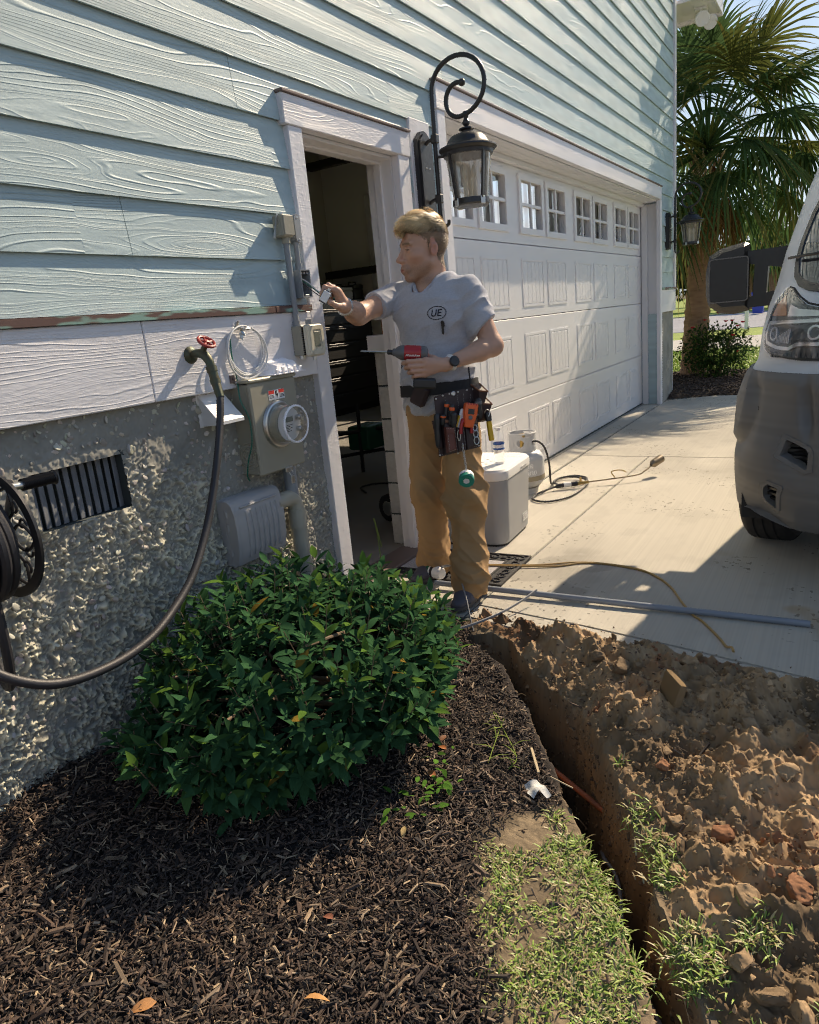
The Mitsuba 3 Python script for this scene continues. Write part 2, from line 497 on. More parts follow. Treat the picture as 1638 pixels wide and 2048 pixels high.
def door_panel(x0, x1, z0, z1):
    """raised frame, sunk field with vee grooves"""
    m = []
    w, pr = .018, .006
    outer = sg.box(x0, z0, x1, z1)
    m.append(onwall(outer.difference(sg.box(x0 + w, z0 + w, x1 - w, z1 - w)), pr, YD))
    n = 5
    bw = (x1 - x0 - 2 * w - .012) / n
    for k in range(n):
        a = x0 + w + .006 + bw * k
        m.append(box((a + .0018, YD - .0045, z0 + w + .008), (a + bw - .0018, YD + .002, z1 - w - .008), .002))
    return cat(m)


for x0, x1 in GX:
    for z0, z1 in ((.118, .488), (.727, 1.108), (1.317, 1.682)):
        part(gd, 'raised_panel', door_panel(x0, x1, z0, z1), 'mat_door_white', smooth=20)
# top section round the window openings
top = sg.box(1.304, 1.789, 6.741, 2.37)
for x0, x1 in WX:
    top = top.difference(sg.box(x0 + .045, 1.905, x1 - .045, 2.255))
part(gd, 'top_section', onwall(top, .0445, .245), 'mat_door_white', smooth=20)
for x0, x1 in WX:
    fr = sg.box(x0, 1.862, x1, 2.294).difference(sg.box(x0 + .05, 1.909, x1 - .05, 2.251))
    xm, zm = (x0 + x1) / 2, 2.08
    bars = sg.box(xm - .011, 1.905, xm + .011, 2.255).union(sg.box(x0 + .045, zm - .011, x1 - .045, zm + .011))
    part(gd, 'window_frame', cat(onwall(fr, .016, YD), onwall(bars.difference(fr), .02, YD + .012)), 'mat_door_white', smooth=20)
    part(gd, 'pane', TM([(x0 + .045, .222, 1.9), (x1 - .045, .222, 1.9), (x1 - .045, .222, 2.26), (x0 + .045, .222, 2.26)], [[0, 1, 2, 3]]), 'mat_pane', smooth=False)
part(gd, 'bottom_seal', box((1.304, .196, .0), (6.741, .24, .012), .003), 'mat_reveal')

# --- tabby foundation: rough shell stucco, real relief, hole for the vent


def tabby(x0, x1, z0, z1, h, hole=None):
    nx, nz = int((x1 - x0) / h) + 1, int((z1 - z0) / h) + 1
    X, Zz = np.meshgrid(np.linspace(x0, x1, nx), np.linspace(z0, z1, nz), indexing='ij')
    P = np.stack([X, Zz, X * 0], -1)
    warp = np.stack([meshkit.fbm(P * 26 + 3, 3, 1), meshkit.fbm(P * 26 + 9, 3, 2), X * 0], -1) * .034
    r1 = 1 - np.abs(meshkit.noise((P + warp) * 62, 5) - .5) * 2
    r2 = 1 - np.abs(meshkit.noise((P + warp) * 120 + 7, 6) - .5) * 2
    rough = np.clip((.66 - Zz) * 2.6 + (-.62 - X) * .95 + .30 + (meshkit.fbm(P * 3.1, 3, 7) - .5) * 2.2, .04, 1)
    patchy = np.clip((meshkit.fbm(P * 19, 3, 12) - .30) * 5, .25, 1)
    crest = np.clip((r1 - .70) / .26, 0, 1) ** 1.2 * patchy
    crest2 = np.clip((r2 - .76) / .2, 0, 1) * np.clip((meshkit.fbm(P * 30, 2, 13) - .32) * 5, 0, 1)
    d = meshkit.fbm(P * 14, 3, 8) * .010 + rough * (crest * .017 + crest2 * .008) + (meshkit.fbm(P * 110, 2, 4) - .5) * .006
    e = np.minimum.reduce([X - x0, x1 - X, X * 0 + 1])
    keep = np.ones((nx - 1, nz - 1), bool)
    if hole:
        hx0, hx1, hz0, hz1 = hole
        inside = (X > hx0) & (X < hx1) & (Zz > hz0) & (Zz < hz1)
        keep = ~(inside[:-1, :-1] & inside[1:, :-1] & inside[:-1, 1:] & inside[1:, 1:])
    shell = np.clip(crest * 1.2 + crest2 * .7, 0, 1) * rough
    tone = meshkit.fbm(P * 9, 3, 11)[..., None]
    cem = np.array([.235, .235, .215]) * (.75 + .5 * tone)
    col = cem * (1 - shell[..., None]) + np.array([.60, .57, .44]) * (.8 + .4 * meshkit.noise(P * 60, 3)[..., None]) * shell[..., None]
    V = np.stack([X, -.006 - d, Zz], -1).reshape(-1, 3)
    F = grid(nx, nz)[keep.ravel()]
    return TM(V, F), col.reshape(-1, 3), (X, Zz, rough, d)


tm, tc, tinfo = tabby(-2.35, -.09, -.15, 1.112, .0044, (VX0, VX1, VZ0, VZ1))
part(house, 'foundation', tm, 'mat_tabby', smooth=True, color=tc)
tm2, tc2, _ = tabby(6.735, 7.5, -.1, 1.112, .012)
part(house, 'foundation', tm2, 'mat_tabby', smooth=True, color=tc2)
part(house, 'foundation', box((-3.2, -.012, -.15), (-2.34, .0, 1.11)), 'mat_block')
part(house, 'foundation_return', box((7.5, -.012, -.1), (7.53, 6.2, 1.108)), 'mat_block')
# loose oyster shells bedded in the cement
rng = np.random.default_rng(8)
n = 2600
sx, sz = rng.uniform(-2.3, -.1, n), rng.uniform(-.05, 1.1, n)
ok = ~((sx > VX0 - .02) & (sx < VX1 + .02) & (sz > VZ0 - .02) & (sz < VZ1 + .02))
sx, sz = sx[ok], sz[ok]
s0 = trimesh.creation.icosphere(1, 1.0)
sv = s0.vertices * [1, .72, .26]
sv[:, 2] += .18 * (sv[:, 0] ** 2)
_, ii = cKDTree(np.stack([tinfo[0].ravel(), tinfo[1].ravel()], 1)).query(np.stack([sx, sz], 1))
yy = -.006 - tinfo[3].ravel()[ii] + .001
Rr = np.einsum('ij,njk->nik', WALLR, rand_rot(rng, len(sx), .45))
sz_ = rng.uniform(.004, .0125, len(sx)) * np.where(rng.random(len(sx)) < .12, 1.5, 1)
sc = np.array([.44, .42, .37]) * rng.uniform(.55, 1.25, (len(sx), 1)) * rng.uniform(.93, 1.07, (len(sx), 3))
shm, shc = scatter(sv, s0.faces, np.stack([sx, yy, sz], 1), Rr, sz_, sc)
part(house, 'shells', shm, 'mat_shell', kind='stuff', smooth=True, color=shc)

# --- foundation vent
mat('vent_slat', lambda p, n, uv: MIX(C3(.10, .11, .125), C3(.19, .20, .22), FB(p.x * 40, p.z * 25, 0, 2)), .5)
vt = part(house, 'foundation_vent', cat(box((VX0 - .01, .07, VZ0 - .01), (VX1 + .01, .09, VZ1 + .01)), box((VX0 - .012, -.008, VZ0 - .012), (VX0 + .0015, .08, VZ1 + .01)), box((VX1 - .0015, -.008, VZ0 - .01), (VX1 + .01, .08, VZ1 + .01)),
                                         box((VX0, -.008, VZ1 - .0015), (VX1, .08, VZ1 + .01)), box((VX0, -.008, VZ0 - .01), (VX1, .08, VZ0 + .0015))), 'mat_reveal', label='dark grey foundation vent with upright slats')
for k in range(11):
    x = VX0 + .006 + k * .0292
    part(vt, 'slat', mv(box((-.0105, -.002, VZ0 + .004), (.0105, .002, VZ1 - .004), .001), (x + .012, .022, 0), rotz(.25)), 'mat_vent_slat')

# --- garage interior: shell, floor, back window, roof over it
EX, BY, CZ = 7.3, 5.25, 3.95
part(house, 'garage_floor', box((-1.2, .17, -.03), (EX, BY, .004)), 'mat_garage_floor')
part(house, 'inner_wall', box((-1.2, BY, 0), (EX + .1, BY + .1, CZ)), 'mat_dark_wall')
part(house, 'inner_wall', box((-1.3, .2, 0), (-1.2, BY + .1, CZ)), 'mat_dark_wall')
WY0, WY1, WZ0, WZ1 = 1.50, 4.38, 1.45, 3.12
wl = sg.box(.18, 0, BY, CZ).difference(sg.box(WY0, WZ0, WY1, WZ1))
part(house, 'end_wall', mv(prism(wl, .1), (EX, 0, 0), axes([0, 1, 0], [0, 0, 1], [1, 0, 0])), 'mat_drywall')
part(house, 'ceiling', box((-1.3, .2, CZ), (EX + .2, BY + .1, CZ + .1)), 'mat_ceiling_paint')
YR = axes([0, 1, 0], [0, 0, 1], [-1, 0, 0])
wf = sg.box(WY0 - .09, WZ0 - .09, WY1 + .09, WZ1 + .09).difference(sg.box(WY0 + .0, WZ0, WY1 - .0, WZ1))
sash = sg.box(WY0, WZ0, WY1, WZ1).difference(sg.MultiPolygon([*[sg.box(y_ + .06, z_, y_ + .90, z__) for y_ in (1.5, 2.46, 3.42) for z_, z__ in ((WZ0 + .06, 2.24), (2.30, WZ1 - .06))]]))
wk = part(house, 'end_window', cat(mv(prism(wf, .03), (EX, 0, 0), YR), mv(prism(sash, .04), (EX + .07, 0, 0), YR)), 'mat_white_smooth', label='white sash window in the far end wall of the garage')
part(wk, 'pane', TM([(EX + .05, WY0, WZ0), (EX + .05, WY1, WZ0), (EX + .05, WY1, WZ1), (EX + .05, WY0, WZ1)], [[0, 1, 2, 3]]), 'mat_pane', smooth=False)
for z, x in ((3.70, 7.0), (2.11, 7.16)):
    part(house, 'door_track', box((x - .06, .5, z - .05), (x + .06, BY, z + .06), .004), 'mat_black_iron')
# ================================================================ THE GROUND
def conc_col(p, n, uv):
    base = MIX(C3(.375, .350, .295), C3(.435, .410, .352), FB(p.x * 1.4, p.y * 2.2, 0, 3))
    brush = .95 + .1 * N(p.x * 1.5, p.y * 220, 3)
    stain = SS(.50, .70, FB(p.x * .9 + 4, p.y * 1.3 + 2, 7, 4)) * .17 + SS(.55, .75, FB(p.x * 5 + 2, p.y * 7, 3, 3)) * .07
    spots = 1 - .5 * SS(.82, .9, N(p.x * 55, p.y * 55, 2)) * SS(.5, .7, N(p.x * 3, p.y * 3, 5))
    rust = SS(.66, .78, FB(p.x * 4 + 1, p.y * 4 + 9, 3, 2)) * SS(.0, .6, p.x) * SS(-1.4, -1.7, p.y) * SS(1.6, 1., p.x)
    wet = SS(.52, .6, FB(p.x * 5, p.y * 5, 1, 3) + .35 * SS(.35, .05, dr.sqrt(dr.square(p.x - .62) + dr.square((p.y + .72) * .8))) - .1) * SS(.5, .3, dr.sqrt(dr.square(p.x - .6) + dr.square(p.y + .75)))
    return MIX(base * brush * spots * (1 - stain), C3(.30, .19, .07), rust * .5) * (1 - .22 * wet)


mat('concrete', conc_col, .85, bump=lambda p, n, uv: .0006 * N(p.x * 4, p.y * 260, 1) + .0008 * FB(p.x * 90, p.y * 90, 4, 2), eps=.0015)
mat('concrete_edge', lambda p, n, uv: MIX(C3(.27, .25, .21), C3(.36, .335, .28), FB(p.x * 25, p.y * 25, p.z * 25, 3)), .9, bump=plain_bump(120, .0025), eps=.002)

# driveway: panels with open joints
drive = 'driveway'
labels[drive] = {'kind': 'structure', 'label': 'pale brushed concrete driveway with sawn joints'}


def edge_x(y):   # left edge of the slab
    return np.interp(y, [-9, -2.0, -.64, 0.2], [-1.77, -.23, .005, -.005])


def joint_x(y):
    return np.interp(y, [-9, -2.0, -1.577, -1.126, -.942, -.634], [-1.4, -.099, -.008, .074, .094, .138])


def slab(name, pts, m='mat_concrete', z=0., th=.13):
    poly = sg.Polygon(pts).buffer(-.0035)
    c = trimesh.creation.extrude_polygon(poly.buffer(-.004), .004, engine='earcut')
    b = trimesh.creation.extrude_polygon(poly, th - .004, engine='earcut')
    c.vertices[:, 2] += z - .004; b.vertices[:, 2] += z - th
    part(drive, name, cat(TM(b.vertices, b.faces), TM(c.vertices, c.faces)), m, smooth=False)


slab('panel', [(edge_x(y), y) for y in (-.62, -9)] + [(joint_x(y), y) for y in (-9, -2, -1.577, -1.126, -.942, -.62)])
slab('panel', [(joint_x(y), y) for y in (-.62, -.942, -1.126, -1.577, -2, -9)] + [(3.5, -9), (3.5, -.62)])
slab('panel', [(-.005, -.62), (-.005, -.02), (3.5, -.035), (3.5, -.62)])
slab('panel', [(3.5, -9), (7.36, -9), (7.36, -.55), (7.0, -.03), (3.5, -.03)])
slab('panel', [(-.01, -.02), (7.0, -.025), (7.0, .172), (6.76, .24), (1.29, .24), (1.27, .172), (-.01, .172)])
part(drive, 'joint_filler', box((-.02, -9, -.02), (7.3, .2, -.006)), 'mat_reveal', kind='stuff')

# --- garden ground with the trench and the spoil heap: one height sheet
TL = np.array([(-.12, -.70), (-.15, -.76), (-.271, -.908), (-.533, -1.138), (-.817, -1.332), (-1.051, -1.492), (-1.19, -1.599), (-1.327, -1.676), (-1.468, -1.763), (-1.9, -2.0), (-2.6, -2.4)])
TR = np.array([(-.07, -.78), (-.09, -.85), (-.31, -1.085), (-.468, -1.310), (-.732, -1.483), (-.918, -1.612), (-1.079, -1.701), (-1.285, -1.784), (-1.417, -1.895), (-1.8, -2.12), (-2.5, -2.55)])
TPOLY = sg.Polygon(np.vstack([TL, TR[::-1]]))
MULCHLINE = np.array([(-.05, -.62), (-.20, -.90), (-.42, -1.12), (-.74, -1.34), (-.93, -1.39), (-1.04, -1.27), (-1.21, -1.25), (-1.36, -1.33), (-1.47, -1.42), (-1.62, -1.51), (-2.3, -1.9)])
LAWN = sg.Polygon([(-1.20, -1.26), (-1.10, -1.36), (-1.02, -1.47), (-1.12, -1.56), (-1.27, -1.65), (-1.48, -1.76), (-2.3, -2.25), (-2.6, -2.2), (-1.63, -1.50), (-1.41, -1.36)])


def sdist(poly, x, y):
    """signed distance to a polygon, negative inside"""
    p = shapely.points(x.ravel(), y.ravel())
    d = shapely.distance(shapely.boundary(poly), p)
    return np.where(shapely.contains(poly, p), -d, d).reshape(x.shape)


PX, PY = np.linspace(-2.5, .16, 416), np.linspace(-2.62, .02, 413)
GX_, GY_ = np.meshgrid(PX, PY, indexing='ij')
P3 = np.stack([GX_, GY_, GX_ * 0], -1)
base = np.interp(GY_, [-2.6, -1.6, -1.0, -.5, 0], [-.13, -.10, -.075, -.02, .035]) + .03 * np.clip(-GX_ - 1.1, 0, 1) * np.clip((GY_ + 1.2) / 1.2, 0, 1)
base = base + (meshkit.fbm(P3 * 3.2, 3, 2) - .5) * .045 + (meshkit.fbm(P3 * 22, 3, 5) - .5) * .014
dt = sdist(TPOLY, GX_ + (meshkit.fbm(P3 * 7, 3, 21) - .5) * .07, GY_ + (meshkit.fbm(P3 * 7, 3, 22) - .5) * .07)
ex = GX_ - edge_x(GY_)                              # <0 in front of the slab edge
trR = np.interp(GY_, TR[::-1, 1], TR[::-1, 0])        # x of the trench's far lip at this y
side = (GX_ > trR) & (GY_ < -.70)
s = np.clip((GX_ - trR) / np.maximum(.10 - trR, .05), 0, 1)
lump = meshkit.fbm(P3 * 5.5, 3, 31)
rough = meshkit.fbm(P3 * 20, 4, 33)
clod = 1 - np.abs(meshkit.noise(P3 * 34, 35) - .5) * 2
prof = np.interp(s, [0, .12, .35, .6, .8, 1.], [.0, .03, .09, .135, .135, .09])
prof = prof * np.interp(GY_, [-2.6, -2.0, -1.6, -1.3, -1.05, -.85], [.95, 1.0, 1.15, 1.15, .8, .5])
heap = np.where(side, prof * (.45 + 1.1 * lump) + (rough - .5) * .085 * np.clip(s * 5, .3, 1) + (clod ** 3) * .016 + (meshkit.fbm(P3 * 60, 3, 36) - .5) * .022, 0)
depth = .40 + .06 * meshkit.fbm(P3 * 6, 2, 41)
wall = np.clip(-dt / .045, 0, 1)
wall = wall * wall * (3 - 2 * wall)
rag = (meshkit.fbm(np.stack([GX_ * 9, GY_ * 9, GX_ * 0 + 3], -1), 3, 44) - .5) * .05
Hh = base + heap - wall * depth + np.where(dt < 0, rag, 0)
lipz = np.clip(1 - np.abs(ex) / .16, 0, 1) * (wall < .02)
Hh = np.maximum(Hh, np.where((ex < .0), (-.004 + (rough - .5) * .05) * lipz + Hh * (1 - lipz), Hh))
Hh = np.where((ex > .0) & (ex < .05) & side, np.minimum(Hh, .10 * (1 - ex / .05) + (rough - .5) * .05), Hh)
Hh = np.where((ex > .0) & ~side, np.minimum(Hh, -.15), Hh)
Hh = np.where(ex >= .05, -.16, Hh)
HEAP = side & (dt > -.01)
hx = np.interp
from scipy.interpolate import RegularGridInterpolator
ground_z = RegularGridInterpolator((PX, PY), Hh, bounds_error=False, fill_value=-.1)
GZ = lambda x, y: ground_z(np.stack([np.asarray(x, float), np.asarray(y, float)], -1))

mulchd = np.interp(GX_, MULCHLINE[::-1, 0], MULCHLINE[::-1, 1])
mulchk = np.clip((GY_ - mulchd) / .10 + .5 + (meshkit.fbm(P3 * 14, 3, 50) - .5) * 1.2, 0, 1)
tone = meshkit.fbm(P3 * 11, 4, 51)[..., None]
speck = meshkit.noise(P3 * 140, 52)[..., None]
soil = np.array([.185, .140, .088]) * (.62 + .62 * tone) * (.85 + .3 * speck)
dark = np.array([.018, .013, .011]) * (.7 + .6 * speck)
sand = np.array([.31, .212, .118]) * (.40 + 1.05 * tone) * (.85 + .3 * speck)
red = np.array([.27, .125, .055])
sand = sand * .0 + sand * (1 - .55 * np.clip((meshkit.fbm(P3 * 3.3, 3, 61) - .53) * 7, 0, 1)[..., None]) + red * .5 * np.clip((meshkit.fbm(P3 * 3.3, 3, 61) - .53) * 7, 0, 1)[..., None]
wet = np.clip((meshkit.fbm(P3 * 4.5, 3, 63) - .50) * 6, 0, 1)[..., None]
sand = sand * (1 - .52 * wet)
col = soil * (1 - mulchk[..., None]) + dark * mulchk[..., None]
col = np.where(HEAP[..., None], sand, col)
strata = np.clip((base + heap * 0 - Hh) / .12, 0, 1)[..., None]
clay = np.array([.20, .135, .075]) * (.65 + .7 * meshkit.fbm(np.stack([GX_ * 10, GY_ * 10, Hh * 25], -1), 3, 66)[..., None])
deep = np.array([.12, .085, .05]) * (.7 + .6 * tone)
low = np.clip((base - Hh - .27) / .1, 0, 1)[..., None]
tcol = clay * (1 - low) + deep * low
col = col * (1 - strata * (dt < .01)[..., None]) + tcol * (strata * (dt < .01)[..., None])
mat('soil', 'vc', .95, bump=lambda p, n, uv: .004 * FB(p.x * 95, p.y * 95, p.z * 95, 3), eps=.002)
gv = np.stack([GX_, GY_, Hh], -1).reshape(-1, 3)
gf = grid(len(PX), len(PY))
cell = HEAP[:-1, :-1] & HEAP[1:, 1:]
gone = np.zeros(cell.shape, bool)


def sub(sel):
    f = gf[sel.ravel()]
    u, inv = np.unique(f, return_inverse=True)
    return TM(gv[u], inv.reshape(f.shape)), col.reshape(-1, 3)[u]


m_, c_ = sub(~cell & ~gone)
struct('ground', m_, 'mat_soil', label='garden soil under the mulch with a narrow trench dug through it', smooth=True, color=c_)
m_, c_ = sub(cell & ~gone)
struct('dirt_pile', m_, 'mat_soil', kind='stuff', label='crumbly tan and reddish soil heaped beside the trench', smooth=True, color=c_)
# ground sheets round about
mat('lawn_base', lambda p, n, uv: MIX(C3(.16, .22, .028), C3(.24, .30, .045), FB(p.x * 1.3, p.y * 1.3, 0, 3)) * (.8 + .4 * N(p.x * 30, p.y * 30, 1)), .9)
mat('asphalt', lambda p, n, uv: C3(.25, .25, .26) * (.85 + .3 * FB(p.x * .6, p.y * .6, 0, 3)), .9)
mat('walk', lambda p, n, uv: C3(.40, .375, .32) * (.92 + .16 * FB(p.x * .8, p.y * .8, 0, 3)), .9)
mat('bare', (.10, .075, .05), .95)
yard = [sg.box(-60, -60, -2.49, 60), sg.box(-2.5, -60, .1, -2.60), sg.box(-2.5, .2, -1.3, 60), sg.box(.09, -60, 7.365, -9.0)]
g1 = cat([mv(prism(sg.box(*b.bounds), .3), (0, 0, -.40)) for b in yard])
g1 = cat([g1, mv(prism(sg.box(.155, -9.0, 7.37, .0), .02), (0, 0, -.20))])
struct('yard', g1, 'mat_bare', label='bare yard ground')
far = sg.box(7.365, -80, 260, 120).difference(sg.box(16.3, -80, 21.0, 120)).difference(sg.box(26.0, -80, 46.0, 120))
struct('lawn', mv(prism(far, .2), (0, 0, -.25)), 'mat_lawn_base', label='bright green lawn beyond the driveway')
struct('pavement', mv(prism(sg.Polygon([(16.3, -80), (21.0, -80), (21.0, 120), (16.3, 120)]), .2), (0, 0, -.235)), 'mat_walk', label='pale concrete pavement across the lawn')
struct('road', mv(prism(sg.box(26.0, -80, 46.0, 120), .2), (0, 0, -.29)), 'mat_asphalt', label='grey street beyond the lawn')
kb = [box((25.85, -80, -.2), (26.0, 120, -.03), .02), box((46.0, -80, -.2), (46.15, 120, -.03), .02)]
for m in kb:
    struct('kerb', m, 'mat_walk', label='low concrete kerb along the street')

# --- shredded mulch, lawn grass, tufts
rng = np.random.default_rng(21)


def chips(n, L, W, H, tint, seed, region=None, tilt=.42):
    rng = np.random.default_rng(seed)
    x, y = rng.uniform(-2.45, .0, n * 3), rng.uniform(-1.75, .0, n * 3)
    line = np.interp(x, MULCHLINE[::-1, 0], MULCHLINE[::-1, 1])
    p = np.clip((y - line) / .11 + .40, 0.03, 1)
    d = np.hypot(x + 2.61, y + 2.03)
    p = p * np.clip(1.9 / (d + .3), .45, 1) * (shapely.distance(TPOLY, shapely.points(x, y)) > .012)
    vis = ((x + 2.61) * .8176 + (y + 2.03) * .5153 > .62)
    k = (rng.random(len(x)) < p) & vis & (x < edge_x(y) - .02)
    x, y = x[k][:n], y[k][:n]
    n = len(x)
    v = np.array([[-.5, -.42, 0], [-.38, .5, 0], [.5, .30, 0], [.40, -.5, 0], [-.46, -.3, 1], [-.3, .36, 1], [.40, .2, 1], [.34, -.38, 1.]])
    f = np.vstack([np.array(q)[[[0, 1, 2], [0, 2, 3]]] for q in ([4, 7, 6, 5], [0, 4, 5, 1], [1, 5, 6, 2], [2, 6, 7, 3], [3, 7, 4, 0])])
    S = np.stack([rng.uniform(*L, n), rng.uniform(*W, n), rng.uniform(*H, n)], 1)
    z = GZ(x, y) + rng.uniform(-.004, .018, n)
    c = np.array(tint)[rng.integers(0, len(tint), n)] * rng.uniform(.6, 1.35, (n, 1))
    return scatter(v, f, np.stack([x, y, z], 1), rand_rot(rng, n, tilt), S, c)


BROWN = [(.034, .023, .018), (.058, .037, .027), (.020, .015, .013), (.085, .053, .036), (.042, .030, .025), (.115, .078, .055)]
TAN = [(.36, .27, .17), (.24, .175, .115), (.17, .115, .075), (.30, .23, .16), (.13, .085, .06)]
mat('mulch', 'vc', .75)
a, ac = chips(32000, (.009, .031), (.0025, .0072), (.001, .004), BROWN, 1)
b, bc = chips(13000, (.014, .045), (.0010, .0022), (.0008, .0018), BROWN + TAN[:2], 2, tilt=.5)
c, cc = chips(5200, (.015, .042), (.002, .007), (.001, .003), TAN, 3)
d, dc = chips(650, (.04, .085), (.006, .014), (.003, .007), BROWN + TAN[1:2], 4, tilt=.25)
struct('mulch', cat(a, b, c, d), 'mat_mulch', kind='stuff', label='dark brown shredded bark mulch covering the bed', smooth=False, color=np.vstack([ac, bc, cc, dc]))


def grass_mesh(x, y, z, rng, L=(.014, .040), W=(.0013, .0027), lean=.75, dry=.35):
    """thin bent blades: a strip of three quads each"""
    n = len(x)
    a, ln, w = rng.uniform(0, 2 * np.pi, n), rng.uniform(*L, n), rng.uniform(*W, n)
    le = np.abs(rng.normal(lean, .3, n)).clip(.1, 1.35)
    d = np.stack([np.cos(a), np.sin(a), 0 * a], 1); sd = np.stack([-np.sin(a), np.cos(a), 0 * a], 1)
    V = []
    for t, ww in ((0, .8), (.4, 1.), (.75, .7), (1., .06)):
        ang = le * (.5 + .8 * t)
        c = np.stack([x, y, z], 1) + (ln * t)[:, None] * (d * np.sin(ang)[:, None] + np.array([0, 0, 1.]) * np.cos(ang)[:, None])
        V += [c - sd * (w * ww)[:, None], c + sd * (w * ww)[:, None]]
    V = np.stack(V, 1)
    f = np.array([[0, 1, 3], [0, 3, 2], [2, 3, 5], [2, 5, 4], [4, 5, 7], [4, 7, 6]])
    F = f[None] + (np.arange(n) * 8)[:, None, None]
    pal = np.array([(.19, .29, .045), (.24, .34, .06), (.14, .23, .04), (.28, .35, .09)])
    dr_ = np.array([(.32, .27, .13), (.26, .20, .10), (.36, .31, .17)])
    isd = rng.random(n) < dry
    col = np.where(isd[:, None], dr_[rng.integers(0, 3, n)], pal[rng.integers(0, 4, n)]) * rng.uniform(.75, 1.2, (n, 1))
    return TM(V.reshape(-1, 3), F.reshape(-1, 3)), np.repeat(col, 8, 0)


scene['mat_grass'] = {'type': 'twosided', 'bsdf': {'type': 'principled', 'base_color': {'type': 'mesh_attribute', 'name': 'vertex_color'}, 'roughness': .45, 'specular': .4}}
n = 140000
x, y = rng.uniform(-2.3, -.95, n), rng.uniform(-2.3, -1.2, n)
dl = sdist(LAWN, x, y)
dens = np.clip(-dl / .10 + .25, 0, 1) * np.clip((meshkit.fbm(np.stack([x * 9, y * 9, x * 0], 1), 3, 71) - .33) * 5, 0, 1) * (sdist(TPOLY, x, y) > .0)
k = (rng.random(n) < dens * .62) & ((x + 2.61) * .8176 + (y + 2.03) * .5153 > .6)
m_, c_ = grass_mesh(x[k], y[k], GZ(x[k], y[k]) - .004, rng, L=(.010, .034), W=(.0012, .0025), lean=.95, dry=.45)
struct('grass', m_, 'mat_grass', kind='stuff', label='patchy thin lawn between the mulch and the trench', smooth=False, color=c_)
TUFTS = [(-.88, -1.60, .05, 110, 'highest small grass tuft on the far trench lip, above the others'), (-.97, -1.655, .04, 90, 'thin grass tuft on the far trench lip just below the highest one'), (-1.04, -1.695, .05, 130, 'grass tuft half way down the far trench lip near the buried pipe end'), (-1.09, -1.725, .045, 110, 'spiky grass tuft on the far lip facing the flap of lifted turf'),
         (-1.27, -1.80, .07, 280, 'largest grass tuft overhanging the trench from the far lip'), (-1.33, -1.84, .06, 200, 'shaded grass tuft drooping below the largest far tuft'), (-1.22, -1.93, .06, 190, 'grass tuft growing among the soil clods away from the trench'), (-1.43, -1.95, .03, 50, 'sparse little grass sprig low on the far side of the trench'), (-1.36, -2.07, .03, 40, 'few upright grass blades in the bottom right corner of the dirt'),
         (-1.07, -1.475, .045, 130, 'upper end of the lifted turf flap on the near trench lip'), (-1.13, -1.535, .055, 240, 'thick bright grass on the lifted turf flap at the near lip'), (-1.20, -1.59, .045, 190, 'grass tuft on the near lip where the cable dips behind it'), (-1.28, -1.63, .045, 170, 'grass tuft with pale roots at the near lip beside the lawn patch'), (-1.0, -1.40, .035, 50, 'wisp of grass on the bare soil below the white tag'), (-1.38, -1.70, .05, 150, 'lowest grass tuft leaning over the near trench lip'), (-.70, -1.50, .018, 26, 'tiny green sprout on the dirt beside the upper trench')]
for tx, ty, r, nb, lab in TUFTS:
    gx, gy = rng.normal(tx, r * .42, nb), rng.normal(ty, r * .42, nb)
    m_, c_ = grass_mesh(gx, gy, np.maximum(GZ(gx, gy), GZ(tx, ty) - .03) - .004, rng, L=(.018, .048), lean=.9, dry=.3)
    single('grass_tuft', lab, 'grass', m_, 'mat_grass', group='grass tufts along the trench', smooth=False, color=c_)

# clods of soil: the big ones singly, the crumbs as one mass
def clod_shape(seed, r=1., sub_=3):
    rq = np.random.default_rng(seed)
    v0 = rq.normal(0, 1, (15, 3)); v0 /= np.linalg.norm(v0, axis=1, keepdims=True)
    m = hull(v0 * rq.uniform(.75, 1.05, (15, 1)) * [1, .8, .66])
    if sub_ > 1:
        v, f = trimesh.remesh.subdivide_to_size(m.vertices, m.faces, .24 if sub_ > 2 else .5)
        m = trimesh.Trimesh(v, f); n = m.vertex_normals
        v = np.array(m.vertices)
        v = v + n * ((meshkit.fbm(v * 2.2 + seed, 4, seed) - .5) * .42 + (meshkit.fbm(v * 7 + seed, 3, seed + 1) - .5) * .20)[:, None]
        return TM(v * r, m.faces)
    return TM(m.vertices * r, m.faces)


CL = [(-.51, -1.84, .045, 'pale tan soil clod near the right edge of the picture, below the clay slab'), (-1.06, -1.74, .030, 'small tan clod at the trench side of the heap beside the spiky tuft'), (-1.14, -1.90, .046, 'big rounded tan clod on the lower heap above the largest grass tuft'), (-1.29, -1.91, .034, 'egg-shaped clod just right of the largest grass tuft'), (-1.34, -1.97, .034, 'dark brown clod touching the egg-shaped clod'), (-1.36, -2.02, .038, 'tan clod beside the grass growing among the clods'),
      (-.73, -1.63, .030, 'reddish clod half way up the heap near the trench'), (-.57, -1.54, .030, 'grey-brown clod standing on the upper slope above the trench'), (-.49, -1.47, .032, 'knobbly tan clod on the upper slope nearest the trench head'), (-1.10, -2.0, .040, 'clod at the right edge of the picture among red crumbs'), (-.92, -1.82, .036, 'rusty clod in the middle of the red crumbs'), (-.89, -1.70, .034, 'blocky tan clod with a flat face near the far trench lip'), (-.30, -1.40, .045, 'large brown clod near the top of the heap'), (-.24, -1.30, .040, 'dark crumbly clod at the left crest of the heap'), (-.24, -1.62, .045, 'tan clod on the crest near the end of the cord'), (-.70, -1.95, .045, 'low broad clod far right in the middle of the heap')]
vars_ = [clod_shape(11 + q, 1., 3) for q in range(8)]
